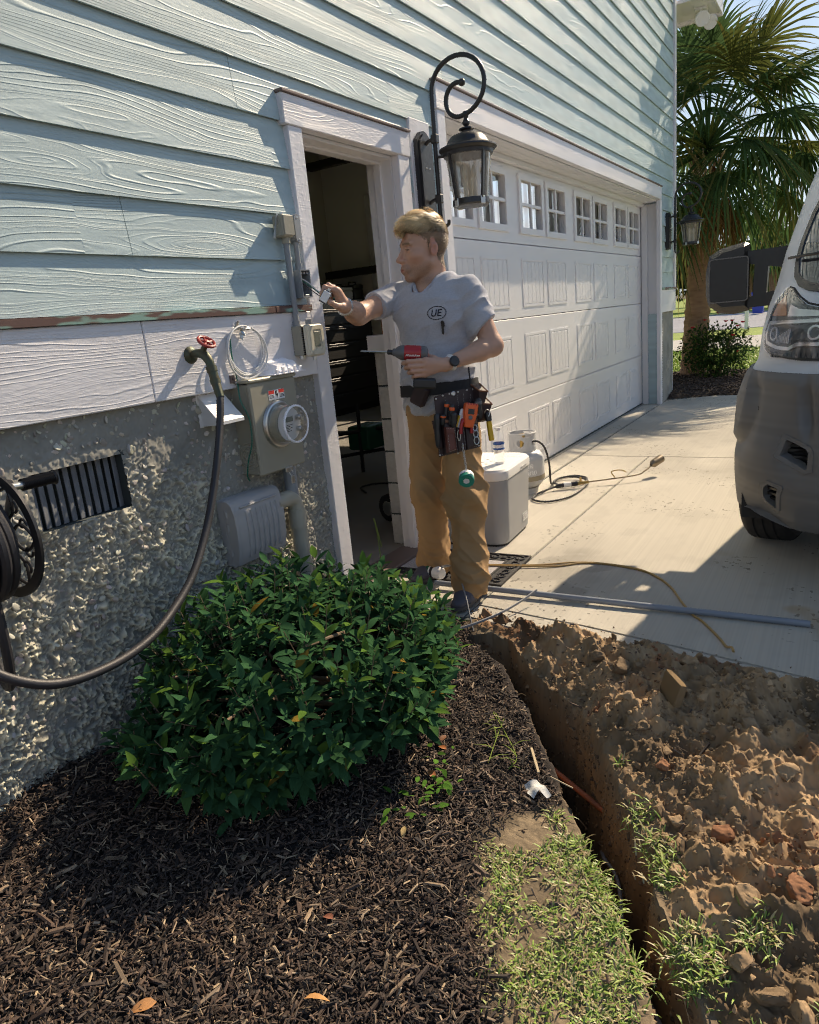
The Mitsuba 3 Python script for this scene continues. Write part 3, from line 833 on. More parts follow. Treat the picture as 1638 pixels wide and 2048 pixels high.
for q, (cx, cy, r, lab) in enumerate(CL):
    mm = mv(vars_[q % 8], (cx, cy, float(GZ(cx, cy)) + r * .2), rotz(q * 2.1), r)
    t = meshkit.fbm(mm.vertices * 45, 3, q)[:, None]
    cc_ = np.array([.25, .12, .06]) * (.65 + .6 * t) if 'red' in lab or 'rust' in lab else np.array([.29, .20, .115]) * (.65 + .65 * t) * (.6 if 'dark' in lab or 'brown' in lab else 1)
    single('soil_clod', lab, 'clod', mm, 'mat_soil', group='soil clods on the dirt pile', smooth=30, color=None) if False else single('soil_clod', lab, 'clod', mm, 'mat_soil', group='soil clods on the dirt pile', smooth=True, color=cc_)
n = 19000
x, y = rng.uniform(-1.9, .1, n), rng.uniform(-2.45, -.62, n)
trx = np.interp(y, TR[::-1, 1], TR[::-1, 0])
dtr = shapely.distance(TPOLY, shapely.points(x, y))
cl = meshkit.fbm(np.stack([x * 6, y * 6, x * 0], 1), 3, 81)
k = (x > trx + .01) & (dtr > .006) & (x < edge_x(y) + .015) & (rng.random(n) < np.clip((cl - .30) * 3.2, .1, 1))
x, y = x[k], y[k]
r = rng.lognormal(-5.25, .50, len(x)).clip(.002, .022)
t = rng.random((len(x), 1))
rd = (meshkit.fbm(np.stack([x * 3.3, y * 3.3, x * 0], 1), 3, 61) > .52)[:, None] & (rng.random((len(x), 1)) < .75)
cc_ = np.where(rd, np.array([.25, .12, .06]), np.array([.30, .205, .115])) * (.4 + .9 * t)
ms_, cs_ = [], []
for q in range(5):
    small = clod_shape(30 + q, 1., 1)
    i_ = np.arange(q, len(x), 5)
    m_, c_ = scatter(small.vertices, small.faces, np.stack([x[i_], y[i_], GZ(x[i_], y[i_]) + r[i_] * .2], 1), rand_rot(rng, len(i_), .8), r[i_], cc_[i_])
    ms_.append(m_); cs_.append(c_)
struct('soil_crumbs', cat(ms_), 'mat_soil', kind='stuff', label='loose soil crumbs strewn over the dirt pile', smooth=False, color=np.vstack(cs_))
# crumbs and lumps clinging to the trench walls and lying on its floor
wi = np.argwhere((wall > .05) & (wall < .995) & (dt < 0))
fi = np.argwhere(wall >= .995)
i_ = np.vstack([wi[rng.choice(len(wi), 5200)], fi[rng.choice(len(fi), 2600)]])
wx, wy = PX[i_[:, 0]] + rng.uniform(-.004, .004, len(i_)), PY[i_[:, 1]] + rng.uniform(-.004, .004, len(i_))
wz = GZ(wx, wy)
r = rng.lognormal(-5.25, .45, len(wx)).clip(.002, .018)
cw_c = np.where(rng.random((len(wx), 1)) < .5, [.24, .165, .095], [.15, .10, .06]) * (.45 + .85 * rng.random((len(wx), 1)))
ms_, cs_ = [], []
for q in range(4):
    small = clod_shape(60 + q, 1., 1)
    j_ = np.arange(q, len(wx), 4)
    m_, c_ = scatter(small.vertices, small.faces, np.stack([wx[j_], wy[j_], wz[j_] + r[j_] * .1], 1), rand_rot(rng, len(j_), 1.2), r[j_], cw_c[j_])
    ms_.append(m_); cs_.append(c_)
struct('trench_crumbs', cat(ms_), 'mat_soil', kind='stuff', label='crumbly soil clinging to the trench walls', smooth=False, color=np.vstack(cs_))
rm_ = []
for q in range(70):
    k = wi[rng.integers(len(wi))]
    p0 = np.array([PX[k[0]], PY[k[1]], Hh[k[0], k[1]]])
    if p0[2] < -.30: continue
    d = np.array([rng.normal(0, 1), rng.normal(0, 1), -.4]); d /= np.linalg.norm(d)
    L = rng.uniform(.02, .07)
    rm_.append(tube(spline([p0, p0 + d * L * .5 + [0, 0, .004], p0 + d * L + [0, 0, -.015]], 4), np.linspace(.0011, .0004, 9), 4))
struct('root_hairs', cat(rm_), scene.setdefault('mat_roothair', {'type': 'diffuse', 'reflectance': rgb((.22, .16, .10))}) and 'mat_roothair', kind='stuff', label='fine cut roots sticking out of the trench walls')
n = 420
y = rng.uniform(-2.2, -.62, n); x = edge_x(y) + np.abs(rng.normal(0, .07, n)) - .0
r = rng.lognormal(-5.7, .5, n).clip(.0015, .011)
m_, c_ = scatter(small.vertices, small.faces, np.stack([x, y, r * .35], 1), rand_rot(rng, n, .8), r, np.array([.20, .13, .075]) * (.4 + .9 * rng.random((n, 1))))
struct('spilled_soil', m_, 'mat_soil', kind='stuff', label='soil crumbs spilled on the slab edge', smooth=True, color=c_)
# ================================================================ THINGS FIXED TO THE WALL
mat('beige_paint', lambda p, n, uv: C3(.30, .285, .225) * (.93 + .12 * FB(p.x * 25, p.y * 25, p.z * 25, 2)), .42, bump=plain_bump(220, .0003))
mat('grey_pvc', lambda p, n, uv: C3(.235, .255, .275) * (.9 + .18 * FB(p.x * 14, p.y * 14, p.z * 14, 3)), .45)
mat('tan_pvc', lambda p, n, uv: MIX(C3(.33, .31, .26), C3(.42, .39, .30), FB(p.x * 8, p.y * 8, p.z * 12, 3)), .45)
mat('cream', (.56, .53, .42), .4, bump=plain_bump(150, .0003))
mat('netbox', lambda p, n, uv: C3(.36, .35, .345) * (.9 + .18 * FB(p.x * 10, p.y * 10, p.z * 16, 3)), .5, bump=plain_bump(300, .0003))
mat('green_brass', lambda p, n, uv: MIX(C3(.10, .075, .04), C3(.06, .10, .075), FB(p.x * 60, p.y * 60, p.z * 60, 2)), .5, metal=.5)
mat('red_paint', (.28, .028, .025), .42, bump=plain_bump(200, .0006))
mat('hose_black', lambda p, n, uv: C3(.022, .022, .026) * (.8 + .5 * N(p.x * 18, p.y * 18, p.z * 18)), .52, bump=plain_bump(260, .0005))
mat('black_plastic', (.016, .016, .018), .38, bump=plain_bump(160, .0003))
mat('white_plastic', (.66, .66, .66), .38)
mat('cable_white', (.55, .56, .56), .4)
mat('green_wire', (.02, .13, .09), .4)
mat('box_dark', (.05, .055, .075), .6)
mat('label_white', (.7, .7, .7), .5)
mat('label_red', (.55, .04, .03), .5)
mat('ink', (.02, .02, .025), .6)
mat('dial_face', (.52, .52, .50), .5)
mat('lcd', (.16, .17, .14), .25)
scene['mat_clear'] = {'type': 'thindielectric', 'int_ior': 1.49}
scene['mat_clear_rough'] = {'type': 'twosided', 'bsdf': {'type': 'principled', 'base_color': rgb((.80, .80, .84)), 'roughness': .18, 'specular': .7}}
scene['mat_lamp_glass'] = {'type': 'blendbsdf', 'weight': .22, 'a': {'type': 'thindielectric', 'int_ior': 1.5}, 'b': {'type': 'twosided', 'bsdf': {'type': 'diffuse', 'reflectance': rgb((.50, .45, .36))}}}

# --- electric meter cabinet
mb = thing('electric_meter_box', 'beige electric meter cabinet with a round glass meter on the tabby foundation', 'meter box')
X0, X1, A0, A1, YF = -.605, -.335, .765, 1.122, -.113
part(mb, 'cabinet', box((X0 + .004, YF + .018, A0 + .004), (X1 - .004, -.004, A1 - .004), .004), 'mat_beige_paint')
part(mb, 'cover', box((X0, YF, A0), (X1, YF + .0175, A1), .006), 'mat_beige_paint')
part(mb, 'cap', box((X0 - .004, YF - .006, A1 + .0005), (X1 + .004, .002, A1 + .014), .004), 'mat_beige_paint')
for r_ in (.05, .034, .02):
    part(mb, 'knockout', mv(lathe([(r_ - .002, 0), (r_ - .0015, .0016), (r_ + .0015, .0016), (r_ + .002, 0)], 28), (X0 + .0035, -.06, .845), zto((-1, 0, 0))), 'mat_beige_paint')
lab = part(mb, 'warning_label', box((-.505, YF - .0012, 1.045), (-.413, YF - .0002, 1.083)), 'mat_label_white', label='small white and red warning sticker')
part(lab, 'red_band', cat(box((-.504, YF - .0018, 1.068), (-.472, YF - .0013, 1.082)), box((-.446, YF - .0018, 1.068), (-.414, YF - .0013, 1.082))), 'mat_label_red', kind='stuff')
part(lab, 'pictogram', onwall(sg.Polygon([(-.467, 1.078), (-.455, 1.080), (-.458, 1.066), (-.449, 1.068), (-.457, 1.049), (-.461, 1.060), (-.466, 1.062)]), .0006, YF - .0012), 'mat_ink')
part(lab, 'fine_print', cat([box((x_ , YF - .0018, z_), (x_ + .027, YF - .0013, z_ + .0022)) for x_ in (-.502, -.443) for z_ in (1.062, 1.057, 1.052)]), 'mat_ink', kind='stuff')
CX, CZm = -.468, .948
ring = lathe([(.070, 0), (.092, 0), (.094, .004), (.090, .012), (.084, .015), (.078, .013), (.070, .013)], 48)
part(mb, 'meter_ring', mv(ring, (CX, YF, CZm), WALLR), 'mat_steel')
drum = lathe([(.001, .046), (.066, .046), (.070, .044), (.071, .0), (.0, .0)], 48)
part(mb, 'meter_drum', mv(drum, (CX, YF - .004, CZm), WALLR), 'mat_beige_paint')
face = part(mb, 'dial', mv(lathe([(.0, .0), (.066, .0), (.066, .003), (0.0, .003)], 48), (CX, YF - .052, CZm), WALLR), 'mat_dial_face')
part(face, 'display', box((CX - .03, YF - .0575, CZm + .008), (CX + .022, YF - .0553, CZm + .028), .001), 'mat_lcd')
part(face, 'print', cat([box((CX - .032, YF - .0562, CZm - .005 - .006 * k), (CX - .032 + w_, YF - .0553, CZm - .003 - .006 * k)) for k, w_ in enumerate((.05, .034, .045, .028, .04))]), 'mat_ink', kind='stuff')
glass = lathe([(.076, .006), (.0765, .070), (.073, .086), (.066, .092), (.03, .0945), (.0, .095)], 56)
part(mb, 'meter_glass', mv(glass, (CX, YF, CZm), WALLR), 'mat_clear', smooth=40)
part(mb, 'glass_rim', mv(lathe([(.0705, .0855), (.0745, .087), (.0745, .0915), (.0685, .0935), (.0665, .0915)], 48), (CX, YF, CZm), WALLR), 'mat_clear_rough')
for dx, dz in ((.045, .02), (.043, -.025)):
    part(mb, 'optical_port', mv(lathe([(0, 0), (.011, 0), (.011, .014), (.007, .018), (0, .018)], 18), (CX + dx, YF - .060, CZm + dz), WALLR), 'mat_steel')
sl = part(mb, 'seal', cat(box((-.475, YF - .012, .752), (-.43, YF - .002, .772), .003), tube(spline([(-.452, YF - .012, .765), (-.447, YF - .02, .748), (-.45, YF - .012, .735), (-.455, YF - .006, .75)], 6), .0016, 6)), 'mat_steel')
part(sl, 'tag', box((-.459, YF - .019, .703), (-.438, YF - .013, .735), .002), 'mat_steel')

# conduit riser under the meter and its elbow to the network box
rp = thing('conduit_riser', 'tan plastic riser pipe with an elbow below the electric meter', 'pipe')
part(rp, 'upper_pipe', rod((-.398, -.07, .60), (-.398, -.07, .766), .027, 24), 'mat_grey_pvc')
el = spline([(-.52, -.075, .632), (-.46, -.075, .634), (-.425, -.075, .630), (-.402, -.075, .612), (-.393, -.075, .58), (-.392, -.075, .545)], 6)
part(rp, 'elbow', tube(el, .0335, 24), 'mat_tan_pvc')
part(rp, 'collar', rod((-.392, -.075, .50), (-.392, -.075, .578), .0375, 24), 'mat_tan_pvc')
part(rp, 'lower_pipe', rod((-.391, -.075, .0), (-.391, -.075, .505), .0335, 24), 'mat_tan_pvc')

# --- telephone / network box with ribbed lid
nb = thing('network_box', 'light grey plastic network box with a ribbed lid behind the shrub', 'utility box')
part(nb, 'back', rbox((-.765, -.052, .44), (-.498, -.002, .705), .012), 'mat_netbox')
prof = np.array([(-.052, .437), (-.086, .452), (-.102, .50), (-.108, .58), (-.104, .65), (-.090, .69), (-.074, .703), (-.052, .707)])
lid = []
for x in (-.768, -.758, -.505, -.495):
    k = .985 if x in (-.768, -.495) else 1.
    lid.append(np.stack([np.full(len(prof), x), -.052 + (prof[:, 0] + .052) * (.86 if k < 1 else 1), .575 + (prof[:, 1] - .575) * k], 1))
lid = np.vstack(lid)
lm = hull(np.vstack([lid]))
part(nb, 'lid', lm, 'mat_netbox', smooth=30)


def lid_y(z):
    return np.interp(z, prof[:, 1], prof[:, 0])


zz = np.linspace(.475, .655, 10)
for k in range(7):
    x = -.712 + k * .0285
    part(nb, 'rib', sweep(np.stack([np.full(10, x), lid_y(zz) - .0005, zz], 1), circ(8, .0058, .0055)), 'mat_netbox')
part(nb, 'hand_grip', sweep(np.stack([np.linspace(-.735, -.53, 8), np.full(8, lid_y(.674)) + .001, np.full(8, .674)], 1), circ(8, .009, .005)), 'mat_netbox')
for z in (.655, .60, .50):
    part(nb, 'hinge', rod((-.767, -.058, z - .012), (-.767, -.058, z + .012), .0055, 10), 'mat_netbox')

# --- dryer vent hood
dv = thing('vent_hood', 'white dryer vent hood under the skirt board beside the meter', 'vent')
part(dv, 'flange', box((-.778, -.012, .985), (-.64, .0, 1.106), .002), 'mat_white_plastic')
hv = np.array([(-.77, -.012, 1.103), (-.648, -.012, 1.103), (-.765, -.012, .99), (-.652, -.012, .99), (-.80 + .03, -.105, 1.005), (-.645, -.105, 1.005), (-.77, -.105, .993), (-.645, -.105, .993)])
part(dv, 'hood', hull(hv), 'mat_white_plastic', smooth=False)

# --- hose bib
hb = thing('hose_bib', 'weathered brass garden tap with a red wheel handle on the skirt board', 'tap')
part(hb, 'flange', mv(lathe([(0, 0), (.030, 0), (.030, .004), (.024, .012), (.015, .016), (0, .016)], 24), (-.80, -.046, 1.248), WALLR), 'mat_green_brass')
tp = spline([(-.80, -.055, 1.248), (-.80, -.085, 1.252), (-.80, -.112, 1.246), (-.80, -.132, 1.225), (-.80, -.138, 1.20)], 6)
part(hb, 'body', cat(tube(tp, np.interp(np.arange(len(tp)), [0, 8, 14, len(tp)], [.013, .016, .017, .014]), 14), rod((-.80, -.10, 1.245), (-.80, -.128, 1.279), .0125, 12, .009)), 'mat_green_brass')
hw = part(hb, 'handle', cat(mv(tube(np.vstack([circ(29, .029).T, np.zeros(29)]).T[list(range(29)) + [0]], .0055, 8), (-.80, -.1345, 1.288), zto((0, -.62, .78))),
                           *[rod((-.80, -.1345, 1.288), np.array([-.80, -.1345, 1.288]) + zto((0, -.62, .78)) @ [.028 * math.cos(a), .028 * math.sin(a), 0], .0042, 6) for a in np.arange(5) * 2 * np.pi / 5],
                           mv(lathe([(0, -.006), (.009, -.006), (.009, .006), (0, .008)], 12), (-.80, -.1345, 1.288), zto((0, -.62, .78)))), 'mat_red_paint')
part(hb, 'vacuum_breaker', cat(rod((-.80, -.137, 1.206), (-.80, -.141, 1.186), .019, 18), rod((-.80, -.141, 1.187), (-.80, -.146, 1.160), .0165, 18), rod((-.80, -.146, 1.161), (-.80, -.149, 1.146), .0185, 18)), 'mat_green_brass')

# --- garden hose, reel
hp = spline([(-.80, -.149, 1.15), (-.806, -.165, 1.115), (-.826, -.178, 1.07), (-.855, -.19, 1.0), (-.905, -.21, .91), (-.965, -.225, .80), (-1.04, -.245, .69), (-1.15, -.28, .585), (-1.26, -.31, .523), (-1.40, -.345, .478), (-1.55, -.36, .466), (-1.70, -.355, .488), (-1.80, -.32, .55), (-1.84, -.26, .62)], 8)
gh = thing('garden_hose', 'black garden hose drooping from the tap across the wall to the reel', 'hose')
part(gh, 'hose', tube(hp, .0128, 14), 'mat_hose_black')
part(gh, 'coupling', rod((-.80, -.147, 1.152), (-.812, -.172, 1.098), .0165, 16, .014), 'mat_green_brass')
hr = thing('hose_reel', 'black cast metal hose reel with scrollwork sides and a ribbed crank grip', 'hose reel')
RC, RR = np.array([-.20, .862]), .168
XR = axes([0, 1, 0], [0, 0, 1], [1, 0, 0])


def reel_side(x):
    m = []
    o = sg.Point(0, 0).buffer(RR, 40).difference(sg.Point(0, 0).buffer(RR - .026, 40))
    m.append(prism(o, .008))
    m.append(prism(sg.Point(0, 0).buffer(.045, 24), .012))
    for k in range(6):
        a = k * np.pi / 3
        t = np.linspace(0, 1, 14)
        for sgn in (1, -1):
            ang = a + sgn * .42 * np.sin(t * np.pi) * (1 - .3 * t)
            rr = .04 + t * .107
            m.append(tube(np.stack([rr * np.cos(ang), rr * np.sin(ang), t * 0 + .004], 1), .0042, 6))
            # scroll at the rim
            th = np.linspace(0, 4.6, 14)
            c = .112 * np.array([math.cos(a + sgn * .30), math.sin(a + sgn * .30)])
            rs = .020 * (1 - th / 6.2)
            m.append(tube(np.stack([c[0] + rs * np.cos(a + sgn * th), c[1] + rs * np.sin(a + sgn * th), th * 0 + .004], 1), .0036, 6))
    return mv(cat(m), (x, RC[0], RC[1]), XR)


part(hr, 'side_plate', reel_side(-1.668), 'mat_black_iron', smooth=40)
part(hr, 'side_plate', reel_side(-1.94), 'mat_black_iron', smooth=40)
part(hr, 'drum', mv(prism(sg.Point(0, 0).buffer(.075, 24), .268), (-1.935, RC[0], RC[1]), XR), 'mat_black_iron')
part(hr, 'wall_bracket', cat(box((-1.99, -.22, .84), (-1.95, -.004, .885), .004), box((-1.70 + .032, -.21, .852), (-1.655, -.19, .872), .003), box((-2.02, -.03, .70), (-1.93, -.004, 1.02), .004)), 'mat_black_iron')
gp = np.array([-1.655, -.282, .988])
ga = np.array([0.088, .0, .0])
part(hr, 'crank_arm', cat(rod((-1.655, RC[0], RC[1]), gp + [0, 0, 0], .009, 10), rod(gp, gp + [.03, 0, 0], .010, 12)), 'mat_steel')
gz = np.linspace(0, 1, 61)
part(hr, 'crank_grip', tube(gp + [.026, 0, 0] + gz[:, None] * ga, .0135 + .0022 * np.cos(gz * 2 * np.pi * 20) + .004 * (gz > .95), 16), 'mat_black_plastic')
th = np.linspace(0, 2 * np.pi * 5, 160)
wr = .118 + .006 * np.sin(th * .31)
part(gh, 'coil', tube(np.stack([-1.695 - .13 * th / th[-1], RC[0] + wr * np.cos(th), RC[1] + wr * np.sin(th)], 1), .0128, 8), 'mat_hose_black')
th = np.linspace(0, 2 * np.pi * 5, 160)
wr = .144 + .008 * np.sin(th * .7)
part(gh, 'coil', tube(np.stack([-1.83 + .130 * th / th[-1], RC[0] + wr * np.cos(th + 2), RC[1] + wr * np.sin(th + 2)], 1), .0128, 8), 'mat_hose_black')
t = np.linspace(-1.2, np.pi + 1.0, 40)
part(gh, 'loop', tube(np.stack([-1.735 - .02 * np.cos(t), -.185 - .085 * np.cos(t) * 1.0, .70 - .235 * np.sin(t) * np.where(np.sin(t) > 0, 1, .6)], 1), .0128, 10), 'mat_hose_black')

# --- coil of white coax cable and its connectors, green ground wire
cw = thing('cable_coil', 'loose coil of white coax cable hanging on the skirt board', 'cable')
for q in range(3):
    t = np.linspace(1.35, 1.35 + 2 * np.pi * .96, 50)
    rx, rz, ox, oz = .094 + .006 * q, .088 + .005 * q - .004 * (q == 1), -.534 - .006 * q, 1.243 - .004 * q
    part(cw, 'turn', tube(np.stack([ox + rx * np.cos(t), -.058 - .008 * q - .006 * np.sin(t * 2 + q), oz + rz * np.sin(t)], 1), .0037, 8), 'mat_cable_white')
part(cw, 'tail', tube(spline([(-.47, -.06, 1.18), (-.53, -.06, 1.152), (-.59, -.056, 1.135), (-.612, -.056, 1.128)], 8), .0037, 8), 'mat_cable_white')
sp = thing('cable_splitter', 'small metal cable connectors above the white cable coil', 'connector')
for c, d in (((-.566, -.062, 1.340), (.3, -.5, .8)), ((-.553, -.066, 1.326), (1, -.3, .1)), ((-.535, -.066, 1.322), (-1, -.5, .1)), ((-.545, -.066, 1.308), (.2, -.6, -.8)), ((-.515, -.062, 1.322), (1, -.1, 0)), ((-.552, -.064, 1.295), (0, -.4, -1))):
    R_ = zto(d)
    part(sp, 'connector', mv(lathe([(0, -.013), (.0055, -.013), (.0055, -.003), (.0075, -.003), (.0075, .007), (.0045, .008), (.0045, .014), (0, .014)], 6), c, R_), 'mat_steel', smooth=20)
gw = single('ground_wire', 'thin green ground wire hanging beside the electric meter cabinet', 'wire',
            tube(spline([(-.608, -.058, 1.29), (-.61, -.056, 1.22), (-.602, -.056, 1.14), (-.622, -.075, 1.10), (-.632, -.088, 1.06), (-.612, -.098, .99), (-.614, -.095, .90), (-.622, -.07, .83), (-.618, -.05, .77), (-.60, -.04, .745)], 6), .0028, 6), 'mat_green_wire')
single('cable_clip', 'small rusty cable clip on the lower edge of the skirt board', 'clip', cat(box((-.632, -.058, 1.128), (-.612, -.046, 1.158), .002), rod((-.622, -.066, 1.145), (-.622, -.05, 1.145), .005, 8)), 'mat_brown_metal')

# --- crumpled clear cover lying on the meter cabinet
cv = thing('plastic_cover', 'clear plastic outlet cover lying on top of the electric meter cabinet', 'cover')
cvm = hull(np.array([(-.455, -.125, 1.1385), (-.30, -.125, 1.1385), (-.47, -.02, 1.1385), (-.29, -.02, 1.1385), (-.43, -.11, 1.172), (-.325, -.11, 1.182), (-.425, -.03, 1.192), (-.315, -.03, 1.20)]))
part(cv, 'shell', cvm, 'mat_clear_rough', smooth=False)
for k in range(5):
    part(cv, 'rib', box((-.462 + k * .036, -.132, 1.1375), (-.447 + k * .036, -.124, 1.160 + .006 * (k % 2)), .002), 'mat_clear_rough')
part(cv, 'lip', box((-.475, -.131, 1.137), (-.283, -.012, 1.1415), .0015), 'mat_clear_rough')

# --- conduit run with three boxes
ub = thing('junction_box', 'beige metal junction box with open flap at the top of the conduit', 'junction box')
part(ub, 'body', box((-.252, -.086, 1.663), (-.186, -.030, 1.747), .006), 'mat_beige_paint')
part(ub, 'cover', box((-.250, -.0905, 1.668), (-.188, -.0865, 1.743), .002), 'mat_beige_paint')
part(ub, 'hub', rod((-.213, -.058, 1.640), (-.213, -.058, 1.664), .017, 16), 'mat_beige_paint')
part(ub, 'flap', mv(box((-.012, -.001, -.05), (.0, .001, .05), .0005), (-.262, -.062, 1.70), rotv((0, 1, 0), .38)), 'mat_steel')
part(ub, 'screw', rod((-.222, -.06, 1.745), (-.222, -.06, 1.757), .007, 8), 'mat_steel')
cd = thing('wall_conduit', 'grey electrical conduit between the junction box and the outlet box', 'conduit')
part(cd, 'pipe', rod((-.213, -.058, 1.325), (-.213, -.058, 1.642), .0125, 18), 'mat_grey_pvc')
part(cd, 'fitting', rod((-.213, -.058, 1.312), (-.213, -.058, 1.336), .016, 18), 'mat_grey_pvc')
ob = thing('outlet_box', 'weatherproof outlet box with a bulging cream cover beside the door', 'outlet box')
part(ob, 'box', box((-.240, -.100, 1.195), (-.150, -.046, 1.3155), .003), 'mat_beige_paint')
part(ob, 'gasket', cat([box((-.242, -.1045, 1.196 + k * .0086), (-.148, -.1005, 1.201 + k * .0086)) for k in range(14)]), 'mat_black_plastic', kind='stuff')
part(ob, 'cover', rbox((-.243, -.140, 1.188), (-.142, -.105, 1.318), .013), 'mat_cream')
part(ob, 'cover_frame', onwall(sg.box(-.236, 1.196, -.150, 1.311).buffer(-.012).buffer(.012).difference(sg.box(-.215, 1.222, -.172, 1.290).buffer(.006)), .005, -.139), 'mat_cream')
part(ob, 'window', box((-.211, -.1425, 1.226), (-.176, -.1402, 1.287), .001), 'mat_lcd')
part(ob, 'latch', cat(box((-.21, -.1435, 1.296), (-.178, -.139, 1.304), .0015), box((-.212, -.1435, 1.203), (-.176, -.139, 1.212), .0015)), 'mat_cream', kind='stuff')
part(ob, 'knob', cat(rod((-.20, -.12, 1.172), (-.20, -.12, 1.190), .008, 10), rod((-.225, -.075, 1.180), (-.225, -.075, 1.196), .012, 10)), 'mat_steel', kind='stuff')
part(ob, 'top_hub', rod((-.155, -.075, 1.314), (-.155, -.075, 1.338), .014, 14), 'mat_grey_pvc')
lb = thing('conduit_fitting', 'grey rounded conduit body beside the door casing', 'conduit fitting')
lbo = sg.LineString([(-.1325, 1.664), (-.1325, 1.737)]).buffer(.0195, 12)
part(lb, 'body', onwall(lbo, .034, -.026), 'mat_grey_pvc', smooth=30)
part(lb, 'lid', onwall(lbo.buffer(-.001), .004, -.0605), 'mat_grey_pvc', smooth=30)
for z in (1.658, 1.743):
    part(lb, 'screw', mv(lathe([(0, 0), (.005, 0), (.004, .002), (0, .0025)], 10), (-.1325, -.0645, z), WALLR), 'mat_steel')
part(lb, 'pipe', cat(rod((-.142, -.05, 1.545), (-.142, -.05, 1.648), .0115, 16), rod((-.142, -.05, 1.533), (-.142, -.05, 1.565), .0145, 16)), 'mat_grey_pvc')
sb = thing('switch_box', 'open grey switch box with dark inside and hanging wires', 'electrical box')
bx0, bx1, bz0, bz1 = -.183, -.120, 1.426, 1.537
o = sg.box(bx0, bz0, bx1, bz1).difference(sg.box(bx0 + .004, bz0 + .004, bx1 - .004, bz1 - .004))
part(sb, 'shell', onwall(o, .056, -.032), 'mat_grey_pvc', smooth=20)
part(sb, 'inside', box((bx0 + .003, -.040, bz0 + .003), (bx1 - .003, -.034, bz1 - .003)), 'mat_box_dark')
for k in range(3):
    part(sb, 'screw_boss', mv(lathe([(0, 0), (.0055, 0), (.0055, .042), (.0025, .042), (0, .040)], 10), (bx0 + .012 + .0185 * k, -.041, bz1 - .013), WALLR), 'mat_steel')
part(sb, 'tab', box((bx0 + .02, -.086, bz0 + .004), (bx1 - .02, -.07, bz0 + .012), .001), 'mat_steel')
wires = [((-.168, -.055, 1.515), (-.155, -.105, 1.480), (-.138, -.135, 1.445), (-.118, -.165, 1.432), (-.100, -.175, 1.448), (-.088, -.185, 1.430)),
         ((-.166, -.055, 1.508), (-.150, -.11, 1.465), (-.132, -.145, 1.430), (-.110, -.170, 1.415), (-.090, -.185, 1.412)),
         ((-.172, -.055, 1.500), (-.156, -.10, 1.462), (-.138, -.14, 1.425), (-.115, -.168, 1.405), (-.092, -.186, 1.402))]
for k, w in enumerate(wires):
    single('hanging_wire', ('white wire looping from the open switch box to the held device', 'green wire running from the open switch box to the held device', 'black wire sagging lowest from the open switch box to the device')[k], 'wire',
           tube(spline(w, 6), .0022, 6), ('mat_cable_white', 'mat_green_wire', 'mat_ink')[k])

# --- wall lanterns
LG = (1.02, -.305)


